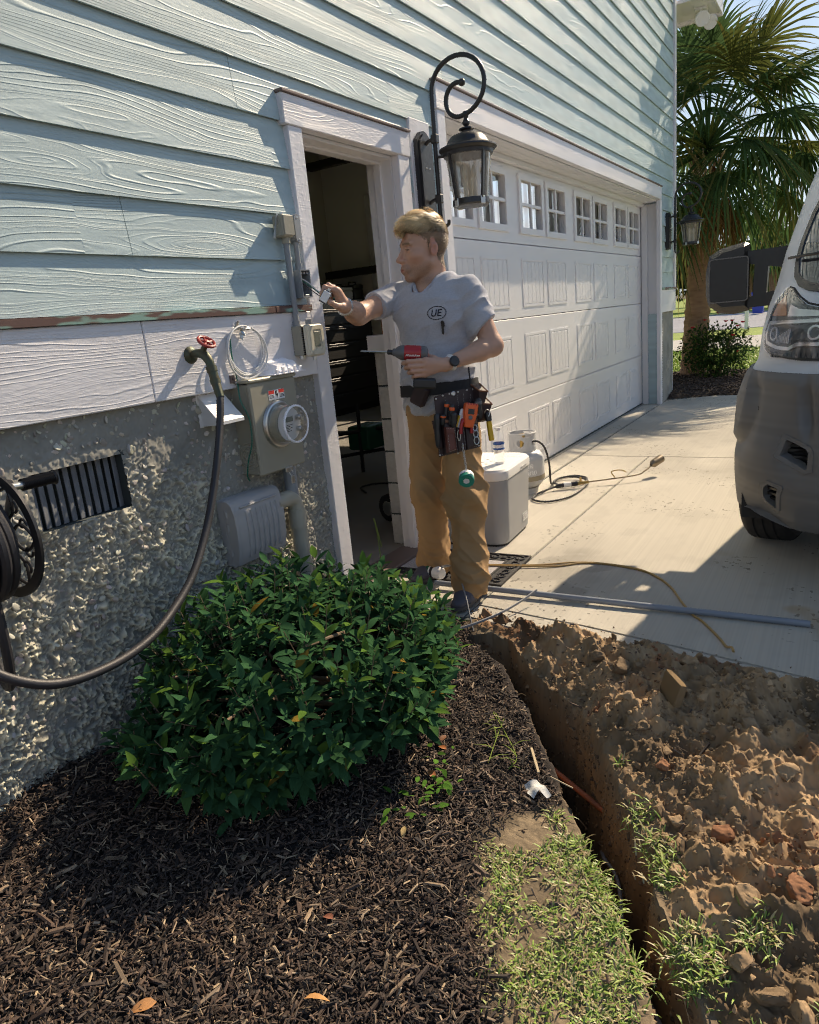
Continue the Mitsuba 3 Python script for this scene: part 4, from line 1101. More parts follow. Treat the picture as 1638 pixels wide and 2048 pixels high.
def lantern(x0, dz, label):
    t = thing('wall_lantern', label, 'lantern', 'carriage lanterns flanking the garage door')
    P = lambda m: mv(m, (x0, 0, dz))
    po = sg.Polygon([(-.078, 1.85), (-.064, 1.815), (.064, 1.815), (.078, 1.85), (.078, 2.195), (.066, 2.205), (.05, 2.218), (.03, 2.236), (0, 2.244), (-.03, 2.236), (-.05, 2.218), (-.066, 2.205), (-.078, 2.195)])
    part(t, 'back_plate', P(cat(onwall(po, .045, -.012), onwall(po.buffer(-.014), .012, -.055))), 'mat_black_iron', smooth=25)
    for s in (-1, 1):
        part(t, 'screw', P(mv(lathe([(0, 0), (.006, 0), (.004, .004), (0, .005)], 10), (s * .018, -.0665, 2.06), WALLR)), 'mat_steel')
    pole = [(-.12, 1.80), (-.12, 1.9), (-.12, 2.1), (-.12, 2.3), (-.121, 2.40)]
    a = np.linspace(np.pi, -np.pi * .5, 22)
    big = np.stack([-.270 - .149 * np.cos(a), 2.405 + .138 * np.sin(a)], 1)
    a2 = np.linspace(-np.pi * .5, -np.pi * 1.62, 16)
    sm = np.stack([-.270 - .070 * np.cos(a2) - .0 * a2, 2.345 + (.078) * np.sin(a2)], 1)
    path = np.vstack([pole, big[1:], sm[1:] ])
    pts = np.stack([np.zeros(len(path)), path[:, 0], path[:, 1]], 1)
    part(t, 'arm', P(cat(tube(pts, .0115, 12), mv(trimesh.creation.icosphere(2, .018), pts[-1]))), 'mat_black_iron', smooth=40)
    hook = [(-.12, 1.80), (-.124, 1.775), (-.145, 1.762), (-.165, 1.772), (-.168, 1.79)]
    part(t, 'lower_hook', P(tube(spline([(0, y, z) for y, z in hook], 5), .009, 10)), 'mat_black_iron')
    for z in (2.19, 1.90):
        part(t, 'bracket', P(cat(tube(spline([(0, -.06, z - .015), (0, -.085, z), (0, -.12, z + .003)], 5), .009, 10), box((-.017, -.137, z - .02), (.017, -.103, z + .024), .004))), 'mat_black_iron')
    c = (0, LG[1], 0)
    part(t, 'stay', P(rod((0, -.12, 2.105), (0, LG[1] + .125, 2.10), .0075, 10)), 'mat_black_iron')
    part(t, 'finial', P(mv(lathe([(.0, 2.285), (.013, 2.283), (.017, 2.268), (.012, 2.256), (.010, 2.25), (.019, 2.236), (.018, 2.225), (.009, 2.216), (.012, 2.21), (.038, 2.206), (.040, 2.20), (.026, 2.194), (.024, 2.18)], 24), c)), 'mat_black_iron')
    part(t, 'roof', P(mv(lathe([(.022, 2.186), (.055, 2.181), (.080, 2.172), (.095, 2.158), (.106, 2.138), (.120, 2.124), (.146, 2.116), (.148, 2.108), (.138, 2.098), (.128, 2.094), (.126, 2.078), (.116, 2.076), (.0, 2.080)], 44), c)), 'mat_black_iron', smooth=50)
    part(t, 'glass', P(mv(lathe([(.117, 2.08), (.088, 1.868)], 40), c)), 'mat_lamp_glass', smooth=True)
    part(t, 'base', P(mv(lathe([(.0, 1.872), (.086, 1.870), (.094, 1.872), (.096, 1.845), (.088, 1.838), (.0, 1.836)], 36), c)), 'mat_black_iron', smooth=40)
    for k in range(4):
        b = k * np.pi / 2 + np.pi / 4 + .35
        d = np.array([math.cos(b), math.sin(b), 0])
        part(t, 'cage_bar', P(mv(sweep([d * .121 + [0, 0, 2.085], d * .0935 + [0, 0, 1.865]], [(-.005, -.011), (.005, -.011), (.005, .011), (-.005, .011)]), c)), 'mat_black_iron')
        part(t, 'clip', P(mv(mv(box((-.004, -.014, -.019), (.004, .014, .019), .002), d * .095 + [0, 0, 1.854], rotz(b)), c)), 'mat_steel')
    for k in range(3):
        b = k * 2.1 + .4
        q = np.array([.026 * math.cos(b), .026 * math.sin(b), 0])
        part(t, 'candle', P(mv(cat(rod(q + [0, 0, 1.872], q + [0, 0, 1.965], .0105, 12), mv(lathe([(.0, 0), (.011, .01), (.015, .026), (.012, .045), (.004, .066), (0, .07)], 14), q + [0, 0, 1.965])), c)), 'mat_cream')
    return t


lantern(1.02, 0., 'large black scroll-arm lantern with tapered glass between the side door and garage')
lantern(7.1, .03, 'distant black scroll-arm lantern on the far corner of the house')

# --- flood light under the far eave
fl = thing('flood_light', 'white twin flood light under the far eave', 'light')
part(fl, 'base', box((7.86, -.33, 4.592), (8.0, -.19, 4.62), .005), 'mat_white_plastic')
for dx, dy in ((-.09, .0), (.10, -.06)):
    R_ = zto((-.75, -.45, -.5))
    part(fl, 'lamp_head', mv(lathe([(0, -.11), (.035, -.105), (.05, -.06), (.082, .03), (.085, .05), (.078, .056), (0, .05)], 24), (7.93 + dx, -.27 + dy, 4.49), R_), 'mat_white_plastic')
    part(fl, 'stem', rod((7.93 + dx * .5, -.26 + dy * .5, 4.60), (7.93 + dx, -.26 + dy, 4.50), .013, 10), 'mat_white_plastic')
# ================================================================ PLANTS
def leafmat(name, rough, diff=.55, spec=.5):
    scene['mat_' + name] = {'type': 'principledthin', 'base_color': {'type': 'mesh_attribute', 'name': 'vertex_color'}, 'roughness': rough, 'diff_trans': diff, 'spec_trans': 0., 'eta': 1.5}
    return 'mat_' + name


leafmat('leaf_gloss', .18, .5)
leafmat('leaf', .45, .8)
leafmat('frond', .38, .7)
mat('bark_twig', lambda p, n, uv: C3(.16, .115, .075) * (.7 + .6 * N(p.x * 60, p.y * 60, p.z * 60)), .85)


def leaf(L=1., W=.42, fold=.18, curl=.22, n=6):
    """a pointed leaf along +x, its face up; 3 points across"""
    t = np.linspace(0, 1, n)
    w = W * .5 * np.sin(np.pi * t ** .85) ** .8 * (1 - .25 * t)
    w[0] = w[-1] = .01
    z = -curl * t ** 2
    v = []
    for k in range(n):
        v += [(t[k] * L, -w[k], z[k] + fold * w[k]), (t[k] * L, 0, z[k]), (t[k] * L, w[k], z[k] + fold * w[k])]
    f = []
    for k in range(n - 1):
        for j in (0, 1):
            a = k * 3 + j
            f += [(a, a + 3, a + 4), (a, a + 4, a + 1)]
    return np.array(v), np.array(f)


def look(d, up):
    """rotations (n,3,3) with x along d, z near up"""
    d = d / np.linalg.norm(d, axis=1, keepdims=True)
    y = np.cross(up, d); y /= np.linalg.norm(y, axis=1, keepdims=True) + 1e-9
    return np.stack([d, y, np.cross(d, y)], 2)


# --- the camellia by the wall
rng = np.random.default_rng(33)
shrub = thing('shrub', 'rounded evergreen shrub with glossy dark leaves in front of the foundation', 'shrub')
Tz = lambda x: np.interp(x, [-1.65, -1.55, -1.38, -1.12, -.8, -.45, -.25, -.12, .0], [.36, .44, .52, .585, .55, .45, .38, .29, .18])


def mound(th, nz):
    r = np.sqrt(1 - nz ** 2)
    a = np.array([.66, .47])
    wob = 1 + .18 * (meshkit.fbm(np.stack([np.cos(th) * 2 + 5, np.sin(th) * 2, nz * 2], 1), 3, 5) - .5) * 2
    x = -.93 + a[0] * r * np.cos(th) * wob
    y = -.52 + a[1] * r * np.sin(th) * wob - .06 * (x + .73) * 0
    z = np.where(nz > 0, .20 + (Tz(x) - .20) * nz * (.85 + .15 * wob), .20 + .17 * nz)
    return np.stack([x, y, z], 1)


ns = 860
th, nz = rng.uniform(0, 2 * np.pi, ns), rng.uniform(-.75, 1., ns)
tip = mound(th, nz)
core = np.stack([-.93 + (tip[:, 0] + .93) * .45, -.52 + (tip[:, 1] + .52) * .4, np.maximum(.10, tip[:, 2] * .45)], 1)
depth_ = rng.uniform(.0, 1., ns) ** 2.0 * .32
tip = tip + (core - tip) * depth_[:, None] + rng.normal(0, .012, (ns, 3))
tip[:, 1] = np.minimum(tip[:, 1], -.06)
out = tip - core
out /= np.linalg.norm(out, axis=1, keepdims=True)
sd = out * .75 + np.array([0, 0, .55]) + rng.normal(0, .25, (ns, 3))
sd /= np.linalg.norm(sd, axis=1, keepdims=True)
LP, LD, LU, LS, LC, LO = [], [], [], [], [], []
twigs = []
for k in range(ns):
    nl = rng.integers(7, 10)
    ln = rng.uniform(.09, .15)
    if tip[k, 2] > .12 and k % 2 == 0:
        twigs.append(tube([tip[k] - sd[k] * ln * 1.3, tip[k]], [.0024, .0013], 5))
    u = np.cross(sd[k], [0, 0, 1.]); u /= np.linalg.norm(u) + 1e-9
    w = np.cross(sd[k], u)
    ph = rng.uniform(0, 6.28)
    for j in range(nl):
        f = j / nl
        an = ph + j * 2.4
        side_ = u * math.cos(an) + w * math.sin(an)
        d = side_ * (1.0 - .45 * f) + sd[k] * (.35 + .6 * f) + np.array([0, 0, -.12])
        LP.append(tip[k] - sd[k] * ln * (1 - f)); LD.append(d)
        LU.append(sd[k] * .8 + np.array([0, 0, .8]) + rng.normal(0, .28, 3))
        LS.append(rng.uniform(.050, .080) * (1 - .22 * f)); LO.append(depth_[k])
        new = f > .7 and rng.random() < .30
        LC.append(np.array([.085, .16, .03]) * rng.uniform(.8, 1.2) if new else np.array([.042, .105, .045]) * rng.uniform(.6, 1.4))
LP, LD, LU, LS, LC, LO = map(np.array, (LP, LD, LU, LS, LC, LO))
yel = rng.random(len(LP)) < .006
LC[yel] = (.22, .15, .03)
lv, lf = leaf(1., .44)
R_ = look(LD, LU)
dist = np.linalg.norm(LP - CAM, axis=1)
facing = np.abs(((LP - CAM) / dist[:, None] * R_[:, :, 2]).sum(1))
score = LS ** 2 / dist ** 2 * (.2 + facing) * np.where(LO < .05, 1, .25) * np.where((LP - CAM)[:, 1] < 1.75, 1, .2)
order = np.argsort(-score)
big, rest = order[:300], order[300:]
m_, c_ = scatter(lv, lf, LP[rest], R_[rest], LS[rest], LC[rest])
part(shrub, 'foliage', m_, 'mat_leaf_gloss', kind='stuff', smooth=True, color=c_)
tints = [np.array(c) for c in ((.024, .064, .030), (.034, .088, .040), (.044, .115, .050), (.06, .13, .04), (.085, .16, .03), (.20, .14, .03))]
plys = [mikit.ply(TM(lv, lf), 'mat_leaf_gloss', True, color=np.tile(c, (len(lv), 1))) for c in tints]
for k in big:
    q = int(np.argmin([np.abs(LC[k] - c).sum() for c in tints]))
    M = np.eye(4); M[:3, :3] = R_[k] * LS[k]; M[:3, 3] = LP[k]
    scene[numbered(shrub + '__leaf')] = {**plys[q], 'to_world': T(M)}
for k in range(15):
    a = rng.uniform(0, 6.28); q = mound(np.array([a]), np.array([rng.uniform(-.1, .75)]))[0]
    b0 = np.array([-.73 + rng.normal(0, .10), -.52 + rng.normal(0, .05), .0])
    mid = (b0 + q) / 2 + [0, 0, .03] + rng.normal(0, .03, 3)
    part(shrub, 'branch', tube(spline([b0, mid, q * .93 + np.array([-.73, -.52, .2]) * .07], 6), np.linspace(.011, .004, 13), 7), 'mat_bark_twig')
part(shrub, 'twigs', cat(twigs), 'mat_bark_twig', kind='stuff')
# a tall grass stalk and a low weed by the shrub
sk = thing('grass_stalk', 'tall bent green grass stalk rising above the shrub by the doorway', 'grass stalk')
part(sk, 'blade', tube(spline([(-.02, -.22, .15), (-.03, -.22, .36), (-.048, -.222, .445), (-.03, -.225, .37), (-.015, -.225, .30)], 8), .0022, 5), scene.setdefault('mat_stalk', {'type': 'twosided', 'bsdf': {'type': 'diffuse', 'reflectance': rgb((.20, .26, .06))}}) and 'mat_stalk')
rng = np.random.default_rng(4)
n = 46
wp = np.array([-1.06, -1.035, 0]) + np.stack([rng.normal(0, .085, n), rng.normal(0, .035, n), np.zeros(n)], 1)
wp[:, 2] = GZ(wp[:, 0], wp[:, 1]) + rng.uniform(.015, .06, n)
m_, c_ = scatter(*leaf(1., .5), wp, look(np.stack([rng.normal(0, 1, n), rng.normal(0, 1, n), rng.normal(.1, .2, n)], 1), np.stack([rng.normal(0, .3, n), rng.normal(0, .3, n), np.ones(n)], 1)), rng.uniform(.02, .042, n), np.array([.11, .24, .04]) * rng.uniform(.7, 1.2, (n, 1)))
part(thing('weed', 'small bright green weed creeping out from under the shrub', 'weed'), 'foliage', m_, 'mat_leaf', kind='stuff', smooth=True, color=c_)
# runners of grass across the mulch
for q, pts in enumerate(([(-.60, -1.03, .0), (-.70, -1.12, .0), (-.80, -1.20, 0), (-.86, -1.20, 0)], [(-.62, -1.08, 0), (-.72, -1.10, 0), (-.86, -1.13, 0)])):
    p = np.array(pts, float); p[:, 2] = GZ(p[:, 0], p[:, 1]) + .014
    p = spline(p, 8)
    m = [tube(p, .0018, 5)]
    for k in range(3, len(p), 3):
        d = np.array([rng.normal(0, 1), rng.normal(0, 1), .35]); d /= np.linalg.norm(d)
        m.append(sweep(spline([p[k], p[k] + d * .03 + [0, 0, .008], p[k] + d * .062], 4), [(-.0022, -.0002), (.0022, -.0002), (.0022, .0002), (-.0022, .0002)], np.linspace(1, .15, 9)))
    single('grass_runner', ('long pale grass runner crossing the mulch toward the trench', 'shorter pale grass runner lying on the mulch nearer the shrub')[q], 'grass', cat(m), 'mat_stalk')

# fallen leaves
rng = np.random.default_rng(14)
mat('dead_leaf', 'vc', .55)
FL = [(-1.775, -1.13, 'tan curled leaf lying alone in the middle of the mulch', (.42, .22, .08)), (-1.235, -1.05, 'pale tan fallen leaf lying on the mulch near the bare soil', (.46, .33, .14)), (-.985, -.985, 'orange-brown fallen leaf beneath the right side of the shrub', (.35, .13, .045)),
      (-.865, -.985, 'rust coloured fallen leaf beside the green weed', (.32, .12, .04)), (-.80, -.95, 'brown fallen leaf against the shrub foot', (.26, .12, .06)), (-1.93, -.86, 'small orange fallen leaf in the lower left mulch', (.42, .20, .07)), (-1.55, -.75, 'grey-tan fallen leaf in the shade of the shrub', (.33, .27, .18)), (-1.58, -1.06, 'dark rusty fallen leaf among long mulch chips', (.20, .08, .05))]
for x, y, lab, c in FL:
    v, f = leaf(1., .5, .35, .35)
    R1 = rand_rot(rng, 1, .3)[0]
    m = mv(TM(v, f), (x, y, float(GZ(x, y)) + .024), R1, rng.uniform(.036, .056))
    single('fallen_leaf', lab, 'leaf', m, 'mat_dead_leaf', group='fallen leaves on the mulch', smooth=True, color=np.tile(c, (len(v), 1)) * rng.uniform(.8, 1.2, (len(v), 1)))

# --- cabbage palm
mat('palm_trunk', lambda p, n, uv: MIX(C3(.17, .10, .065), C3(.36, .225, .145), FB(p.x * 9, p.y * 9, p.z * 30, 3)), .95, bump=lambda p, n, uv: .012 * FB(p.x * 12, p.y * 12, p.z * 42, 3), eps=.006)
mat('palm_boot', lambda p, n, uv: MIX(C3(.28, .195, .12), C3(.48, .37, .24), FB(p.x * 9, p.y * 9, p.z * 14, 3)), .9)
CROWN = np.array([9.72, -.06, 3.35])


def frond(base, az, el, pet, size, rng, droop=.55, nseg=38, span=2.35, col=(.05, .085, .03), tipc=(.20, .15, .05), width=.017):
    """one fan frond: stalk + a blade of many drooping pointed segments; returns mesh and colours"""
    d = np.array([math.cos(az) * math.cos(el), math.sin(az) * math.cos(el), math.sin(el)])
    t = np.linspace(0, 1, 9)
    stalk = base + np.outer(t * pet, d) + np.outer(-(t ** 2) * pet * .22, [0, 0, 1.])
    tan = stalk[-1] - stalk[-2]; tan /= np.linalg.norm(tan)
    ms = [tube(stalk, np.linspace(.020, .010, 9) * (size / .8), 6)]
    cs = [np.tile(np.array(col) * 1.25, (len(ms[0].vertices), 1))]
    side_ = np.cross(tan, [0, 0, 1.]); side_ /= np.linalg.norm(side_) + 1e-9
    nrm = np.cross(side_, tan)
    V, F, Cc = [], [], []
    st = np.array([0, .3, .55, .78, 1.])
    wd = np.array([.35, 1., .85, .5, .03])
    for k in range(nseg):
        a = -span + 2 * span * (k + .5) / nseg + rng.normal(0, .02)
        q = abs(a) / span
        org = stalk[-1] + tan * (.26 * size * (1 - q ** 1.2) * (1 if q < 1 else 0))
        dd = tan * math.cos(a * .80) + side_ * math.sin(a * .80) + nrm * (.10 - .30 * q)
        dd /= np.linalg.norm(dd)
        L = size * (1.0 - .35 * q ** 2) * rng.uniform(.88, 1.08)
        g = droop * rng.uniform(.75, 1.35)
        p = org + np.outer(st * L, dd) + np.outer(-(st ** 2.2) * L * g, [0, 0, 1.])
        # shorten what gravity stretches
        w = np.cross(dd, nrm + rng.normal(0, .25, 3)); w /= np.linalg.norm(w) + 1e-9
        ww = wd * width * size / .8
        o = len(V) * 1
        for j in range(5):
            V += [p[j] - w * ww[j], p[j] + w * ww[j]]
        c = np.array(col) * rng.uniform(.7, 1.3)
        tp = np.array(tipc) if rng.random() < .35 else c * 1.1
        for j in range(5):
            cc_ = c * (1 - st[j] ** 3) + tp * st[j] ** 3
            Cc += [cc_, cc_]
        for j in range(4):
            b = o + 2 * j
            F += [(b, b + 1, b + 3), (b, b + 3, b + 2)]
    ms.append(TM(np.array(V), np.array(F))); cs.append(np.array(Cc))
    return cat(ms), np.vstack(cs)


def palm(name, label, x, y, trunk_h, r, crown, nf, pet, size, seed, group=None, detail=True, els=(1.25, -.55), nseg=38, width=.017):
    rng = np.random.default_rng(seed)
    t = thing(name, label, 'palm tree', group)
    zz_ = np.linspace(-.05, trunk_h, 60 if detail else 8)
    rr_ = r * (1 + .16 * np.exp(-zz_ / .25) + .05 * np.sin(zz_ * 75) * detail + .03 * np.sin(zz_ * 31 + 1))
    lean = np.outer(zz_ / max(trunk_h, .1), (crown - np.array([x, y, trunk_h])) * [1, 1, 0])
    part(t, 'trunk', sweep(np.stack([x + lean[:, 0], y + lean[:, 1], zz_], 1), circ(20 if detail else 8), rr_), 'mat_palm_trunk', smooth=50)
    if detail:
        k = 0
        for zq in np.linspace(trunk_h * .63, trunk_h + .12, 11):
            for j in range(8):
                a = j * np.pi / 4 + (k % 2) * np.pi / 8 + rng.normal(0, .06)
                d = np.array([math.cos(a), math.sin(a), 0]); s_ = np.array([-math.sin(a), math.cos(a), 0])
                L = rng.uniform(.20, .36)
                c0 = np.array([x, y, zq]) + d * r * .93 + lean[-1] * zq / trunk_h
                pp = spline([c0, c0 + d * .045 + [0, 0, L * .55], c0 + d * rng.uniform(.06, .13) + [0, 0, L]], 4)
                part(t, 'leaf_base', sweep(pp, [(-.012, -.055), (.012, -.045), (.016, 0), (.012, .045), (-.012, .055), (-.004, 0)], np.linspace(1.2, .4, len(pp))), 'mat_palm_boot', smooth=40)
            k += 1
    for q in range(nf):
        f = q / (nf - 1)
        az = q * 2.39996 + rng.normal(0, .12)
        el = els[0] + (els[1] - els[0]) * f ** .85 + rng.normal(0, .07)
        dr_ = .28 + .55 * f
        m, c = frond(crown + [.06 * math.cos(az), .06 * math.sin(az), .15 * (1 - f) - .1 * f], az, el, pet * rng.uniform(.85, 1.15), size * rng.uniform(.9, 1.1), rng, dr_, nseg, col=(.055, .098, .036) if rng.random() < .75 else (.11, .13, .035), width=width)
        part(t, 'frond', m, 'mat_frond', smooth=False, color=c)
    if detail:
        for q, (az, el) in enumerate(((-1.35, -1.05), (-1.0, -1.2), (-1.75, -1.15), (-.5, -1.1), (2.2, -1.2), (3.0, -1.15))):
            m, c = frond(crown + [.10 * math.cos(az), .10 * math.sin(az), -.28], az, el, .42, .62, rng, .85, 30, col=(.20, .115, .055), tipc=(.30, .19, .10), width=width)
            part(t, 'dead_frond', m, 'mat_frond', label='brown dead frond hanging beside the trunk', smooth=False, color=c)
    return t


palm('palm_tree', 'shaggy cabbage palm with rough reddish trunk at the end of the driveway', 9.72, .12, 2.95, .185, CROWN, 52, 1.12, 1.0, 7, els=(1.35, -.40))

# --- rose bush and its bed
rng = np.random.default_rng(71)
bed = sg.Polygon([(7.1, -.1), (7.36, -.48), (7.40, -.95), (8.6, -1.5), (10.0, -1.35), (10.6, -.2), (10.2, 1.1), (7.6, 1.4)])
bx_, by_ = np.meshgrid(np.linspace(7.0, 10.7, 60), np.linspace(-1.6, 1.5, 52), indexing='ij')
bd = -sdist(bed, bx_, by_)
bz = np.where(bd > 0, -.045 + .09 * np.clip(bd / .25, 0, 1) + .05 * (meshkit.fbm(np.stack([bx_ * 4, by_ * 4, bx_ * 0], -1), 3, 3) - .5), -.2)
mat('bed_mulch', lambda p, n, uv: C3(.045, .033, .026) * (.6 + .8 * N(p.x * 60, p.y * 60, 2)), .95, bump=lambda p, n, uv: .02 * FB(p.x * 30, p.y * 30, 0, 3), eps=.006)
struct('flower_bed', TM(np.stack([bx_, by_, bz], -1).reshape(-1, 3), grid(60, 52)), 'mat_bed_mulch', label='dark mulch bed round the palm', smooth=True)
n = 5200
q = rng.uniform(-1, 1, (n * 3, 2)); px_, py_ = 8.9 + q[:, 0] * 1.8, -.05 + q[:, 1] * 1.5
k = shapely.contains(bed.buffer(-.02), shapely.points(px_, py_)); px_, py_ = px_[k][:n], py_[k][:n]
v8 = np.array([[-.5, -.3, 0], [.5, -.4, 0], [.5, .3, 0], [-.5, .4, 0], [-.3, 0, .5], [.3, 0, .4]])
f8 = np.array([[0, 1, 5], [0, 5, 4], [2, 3, 4], [2, 4, 5], [3, 0, 4], [1, 2, 5]])
bi = RegularGridInterpolator((np.linspace(7.0, 10.7, 60), np.linspace(-1.6, 1.5, 52)), bz, bounds_error=False, fill_value=0)
m_, c_ = scatter(v8, f8, np.stack([px_, py_, bi(np.stack([px_, py_], 1)) + .012], 1), rand_rot(rng, len(px_), .5), np.stack([rng.uniform(.03, .09, len(px_)), rng.uniform(.01, .025, len(px_)), rng.uniform(.01, .02, len(px_))], 1), np.array([.06, .042, .033]) * rng.uniform(.5, 1.9, (len(px_), 1)))
struct('bed_chips', m_, 'mat_mulch', kind='stuff', label='bark chips on the flower bed', smooth=False, color=c_)
rb = thing('rose_bush', 'leafy rose bush with small red blooms beside the palm trunk', 'rose bush')
n = 3400
u = rng.normal(0, 1, (n, 3)); u /= np.linalg.norm(u, axis=1, keepdims=True)
p = np.array([9.15, -.30, .44]) + u * np.array([.50, .52, .40]) * rng.uniform(.35, 1.05, (n, 1)) * (.8 + .4 * meshkit.fbm(u * 2 + 3, 3, 4)[:, None])
p[:, 2] = np.maximum(p[:, 2], .10)
m_, c_ = scatter(*leaf(1., .55, n=4), p, look(u + rng.normal(0, .7, (n, 3)), np.array([0, 0, 1.]) + rng.normal(0, .5, (n, 3))), rng.uniform(.035, .065, n), np.where(rng.random((n, 1)) < .2, [.12, .16, .035], [.035, .07, .022]) * rng.uniform(.7, 1.3, (n, 1)))
part(rb, 'foliage', m_, 'mat_leaf', kind='stuff', smooth=True, color=c_)
for k in range(12):
    a = rng.uniform(0, 6.28); r_ = rng.uniform(.1, .42)
    part(rb, 'stem', tube(spline([(9.15, -.3, .0), (9.15 + r_ * .5 * math.cos(a), -.3 + r_ * .5 * math.sin(a), .3), (9.15 + r_ * math.cos(a), -.3 + r_ * math.sin(a), rng.uniform(.55, .85))], 5), np.linspace(.008, .003, 11), 6), 'mat_bark_twig')
mat('petal', (.42, .018, .030), .6)
for bx, by, bz_ in ((9.0, -.35, .98), (8.9, -.55, .86), (8.95, -.62, .78), (8.85, -.70, .83), (8.8, -.58, .66), (8.85, -.02, .80), (8.9, -.62, .42), (8.95, -.22, .18), (8.8, -.48, .86), (9.3, -.12, .88)):
    pm = []
    for k in range(11):
        a = k * 2.4; r_ = .008 + .0028 * k
        v, f = leaf(1., .95, .5, -.5, 4)
        d = np.array([math.cos(a), math.sin(a), .7 - .05 * k])
        pm.append(mv(TM(v, f), (bx + r_ * .2 * math.cos(a), by + r_ * .2 * math.sin(a), bz_), look(d[None], np.array([[-d[0], -d[1], 1.]]))[0], .020 + .002 * k))
    part(rb, 'bloom', cat(pm), 'mat_petal', smooth=True)

# --- far trees and lawn grass
def far_tree(x, y, h, w, seed, label, col=(.030, .055, .020)):
    rng = np.random.default_rng(seed)
    t = thing('tree', label, 'tree', None)
    part(t, 'trunk', tube(spline([(x, y, -.3), (x + .1, y, h * .3), (x, y + .1, h * .6)], 5), np.linspace(.24, .10, 11), 8), 'mat_bark_twig')
    n = 4200
    ncl = 26
    cu = rng.normal(0, 1, (ncl, 3)); cu /= np.linalg.norm(cu, axis=1, keepdims=True)
    cc = np.array([x, y, h * .58]) + cu * np.array([w * .38, w * .38, h * .30]) * rng.uniform(.3, 1.1, (ncl, 1))
    i = rng.integers(0, ncl, n)
    u = rng.normal(0, 1, (n, 3)); u /= np.linalg.norm(u, axis=1, keepdims=True)
    p = cc[i] + u * rng.uniform(.3, 1., (n, 1)) ** .5 * w * .20 * rng.uniform(.7, 1.3, ncl)[i][:, None]
    p[:, 2] = np.maximum(p[:, 2], .2)
    m, c = scatter(*leaf(1., .6, n=3), p, look(u + rng.normal(0, .8, (n, 3)), np.array([0, 0, 1.]) + rng.normal(0, .6, (n, 3))), rng.uniform(.22, .5, n) * w / 7, np.array(col) * rng.uniform(.6, 1.4, (n, 1)))
    part(t, 'crown', m, 'mat_leaf', smooth=True, color=c)


for q, (x, y, h, w) in enumerate(((58, 11.5, 6.4, 6), (64, 14.5, 6.2, 6), (60, 8.6, 5.4, 6), (72, 7.0, 4.6, 7), (75, 4.4, 4.4, 7), (70, 1.6, 4.6, 7), (80, -2.0, 4.6, 7), (84, 10.5, 6, 8))):
    far_tree(x, y, h, w, 100 + q, ('dark evergreen tree glimpsed left of the palm trunk', 'tall dark tree behind the leftmost far evergreen', 'broad tree beyond the street just left of the palm trunk', 'bushy tree seen past the palm trunk on the far side of the street', 'low tree seen through the gap in the van mirror arm', 'rounded green tree behind the far small palms', 'distant tree behind the van windscreen pillar', 'farthest hazy tree beyond the street')[q])
for q, (x, y, h, cr) in enumerate(((52, 4.0, 2.7, 3.9), (50, 2.4, 2.3, 3.4), (54, 1.0, 2.7, 3.9))):
    palm('small_palm', ('leftmost of the three small palms across the street', 'yellowish middle one of the three small palms across the street', 'rightmost of the three small palms across the street')[q], x, y, h, .22, np.array([x, y, cr]), 22, 1.1, 1.25, 50 + q, 'small palms across the street', detail=False, nseg=20, width=.05, els=(1.3, -.3))
n = 26000
gx, gy = 7.5 + 9 * rng.random(n) ** 1.3, rng.uniform(-2.2, 3.5, n)
k = ~shapely.contains(bed, shapely.points(gx, gy))
gx, gy = gx[k], gy[k]
m_, c_ = grass_mesh(gx, gy, np.full(len(gx), -.055), rng, L=(.04, .09), W=(.004, .009), lean=.5, dry=.06)
struct('lawn_grass', m_, 'mat_grass', kind='stuff', label='mown grass blades on the far lawn', smooth=False, color=c_ * np.array([1.05, 1.1, .75]))
# street things far off
mp = thing('mailbox_post', 'white post standing at the kerb beyond the driveway', 'post')
part(mp, 'post', box((25.1, 1.02, -.06), (25.22, 1.14, 1.05), .02), 'mat_white_plastic')
part(mp, 'cap', hull([(25.08, 1.0, 1.05), (25.24, 1.0, 1.05), (25.24, 1.16, 1.05), (25.08, 1.16, 1.05), (25.16, 1.08, 1.14)]), 'mat_white_plastic')
mat('bin_blue', (.03, .055, .35), .45)
bn = thing('wheelie_bin', 'blue wheeled rubbish bin across the street', 'bin')
bm_ = hull([(41.7, 2.15, -.05), (42.2, 2.15, -.05), (42.2, 2.65, -.05), (41.7, 2.65, -.05), (41.6, 2.08, 1.0), (42.25, 2.08, 1.0), (42.25, 2.72, 1.0), (41.6, 2.72, 1.0)])
part(bn, 'body', bm_, 'mat_bin_blue', smooth=False)
part(bn, 'lid', box((41.58, 2.05, 1.0), (42.28, 2.75, 1.07), .03), 'mat_bin_blue')
for y in (2.12, 2.62):
    part(bn, 'wheel', rod((42.25, y, .08), (42.25, y + .07, .08), .13, 16), 'mat_black_plastic')
# ================================================================ THE VAN
VYC, VXB = -2.62, 5.7
_z = [.20, .30, .45, .62, .80, .90, .97, 1.10, 1.20, 1.30, 1.45, 1.75, 2.10, 2.35, 2.50]
_F = [.80, .72, .66, .64, .655, .665, .70, .76, .84, .98, 1.16, 1.52, 1.95, 2.35, 2.9]      # nose on the centre line
_W = [1.0, 1.02, 1.032, 1.035, 1.025, .995, .962, .962, .958, .955, .955, .93, .88, .80, .55]
_L = [.60, .66, .72, .74, .74, .74, .74, .74, .74, .72, .68, .60, .52, .50, .4]          # length of the rounded corner


VP0, VYAW = np.array([1.28, -1.63]), -.15


def VRP(p):
    """van frame to the place where it stands, turned a little away from the house"""
    p = np.array(p, float); c, s = math.cos(VYAW), math.sin(VYAW)
    x, y = p[..., 0] - VP0[0], p[..., 1] - VP0[1]
    p[..., 0], p[..., 1] = VP0[0] + c * x - s * y, VP0[1] + s * x + c * y
    return p


def VM(m):
    return TM(VRP(m.vertices), m.faces)


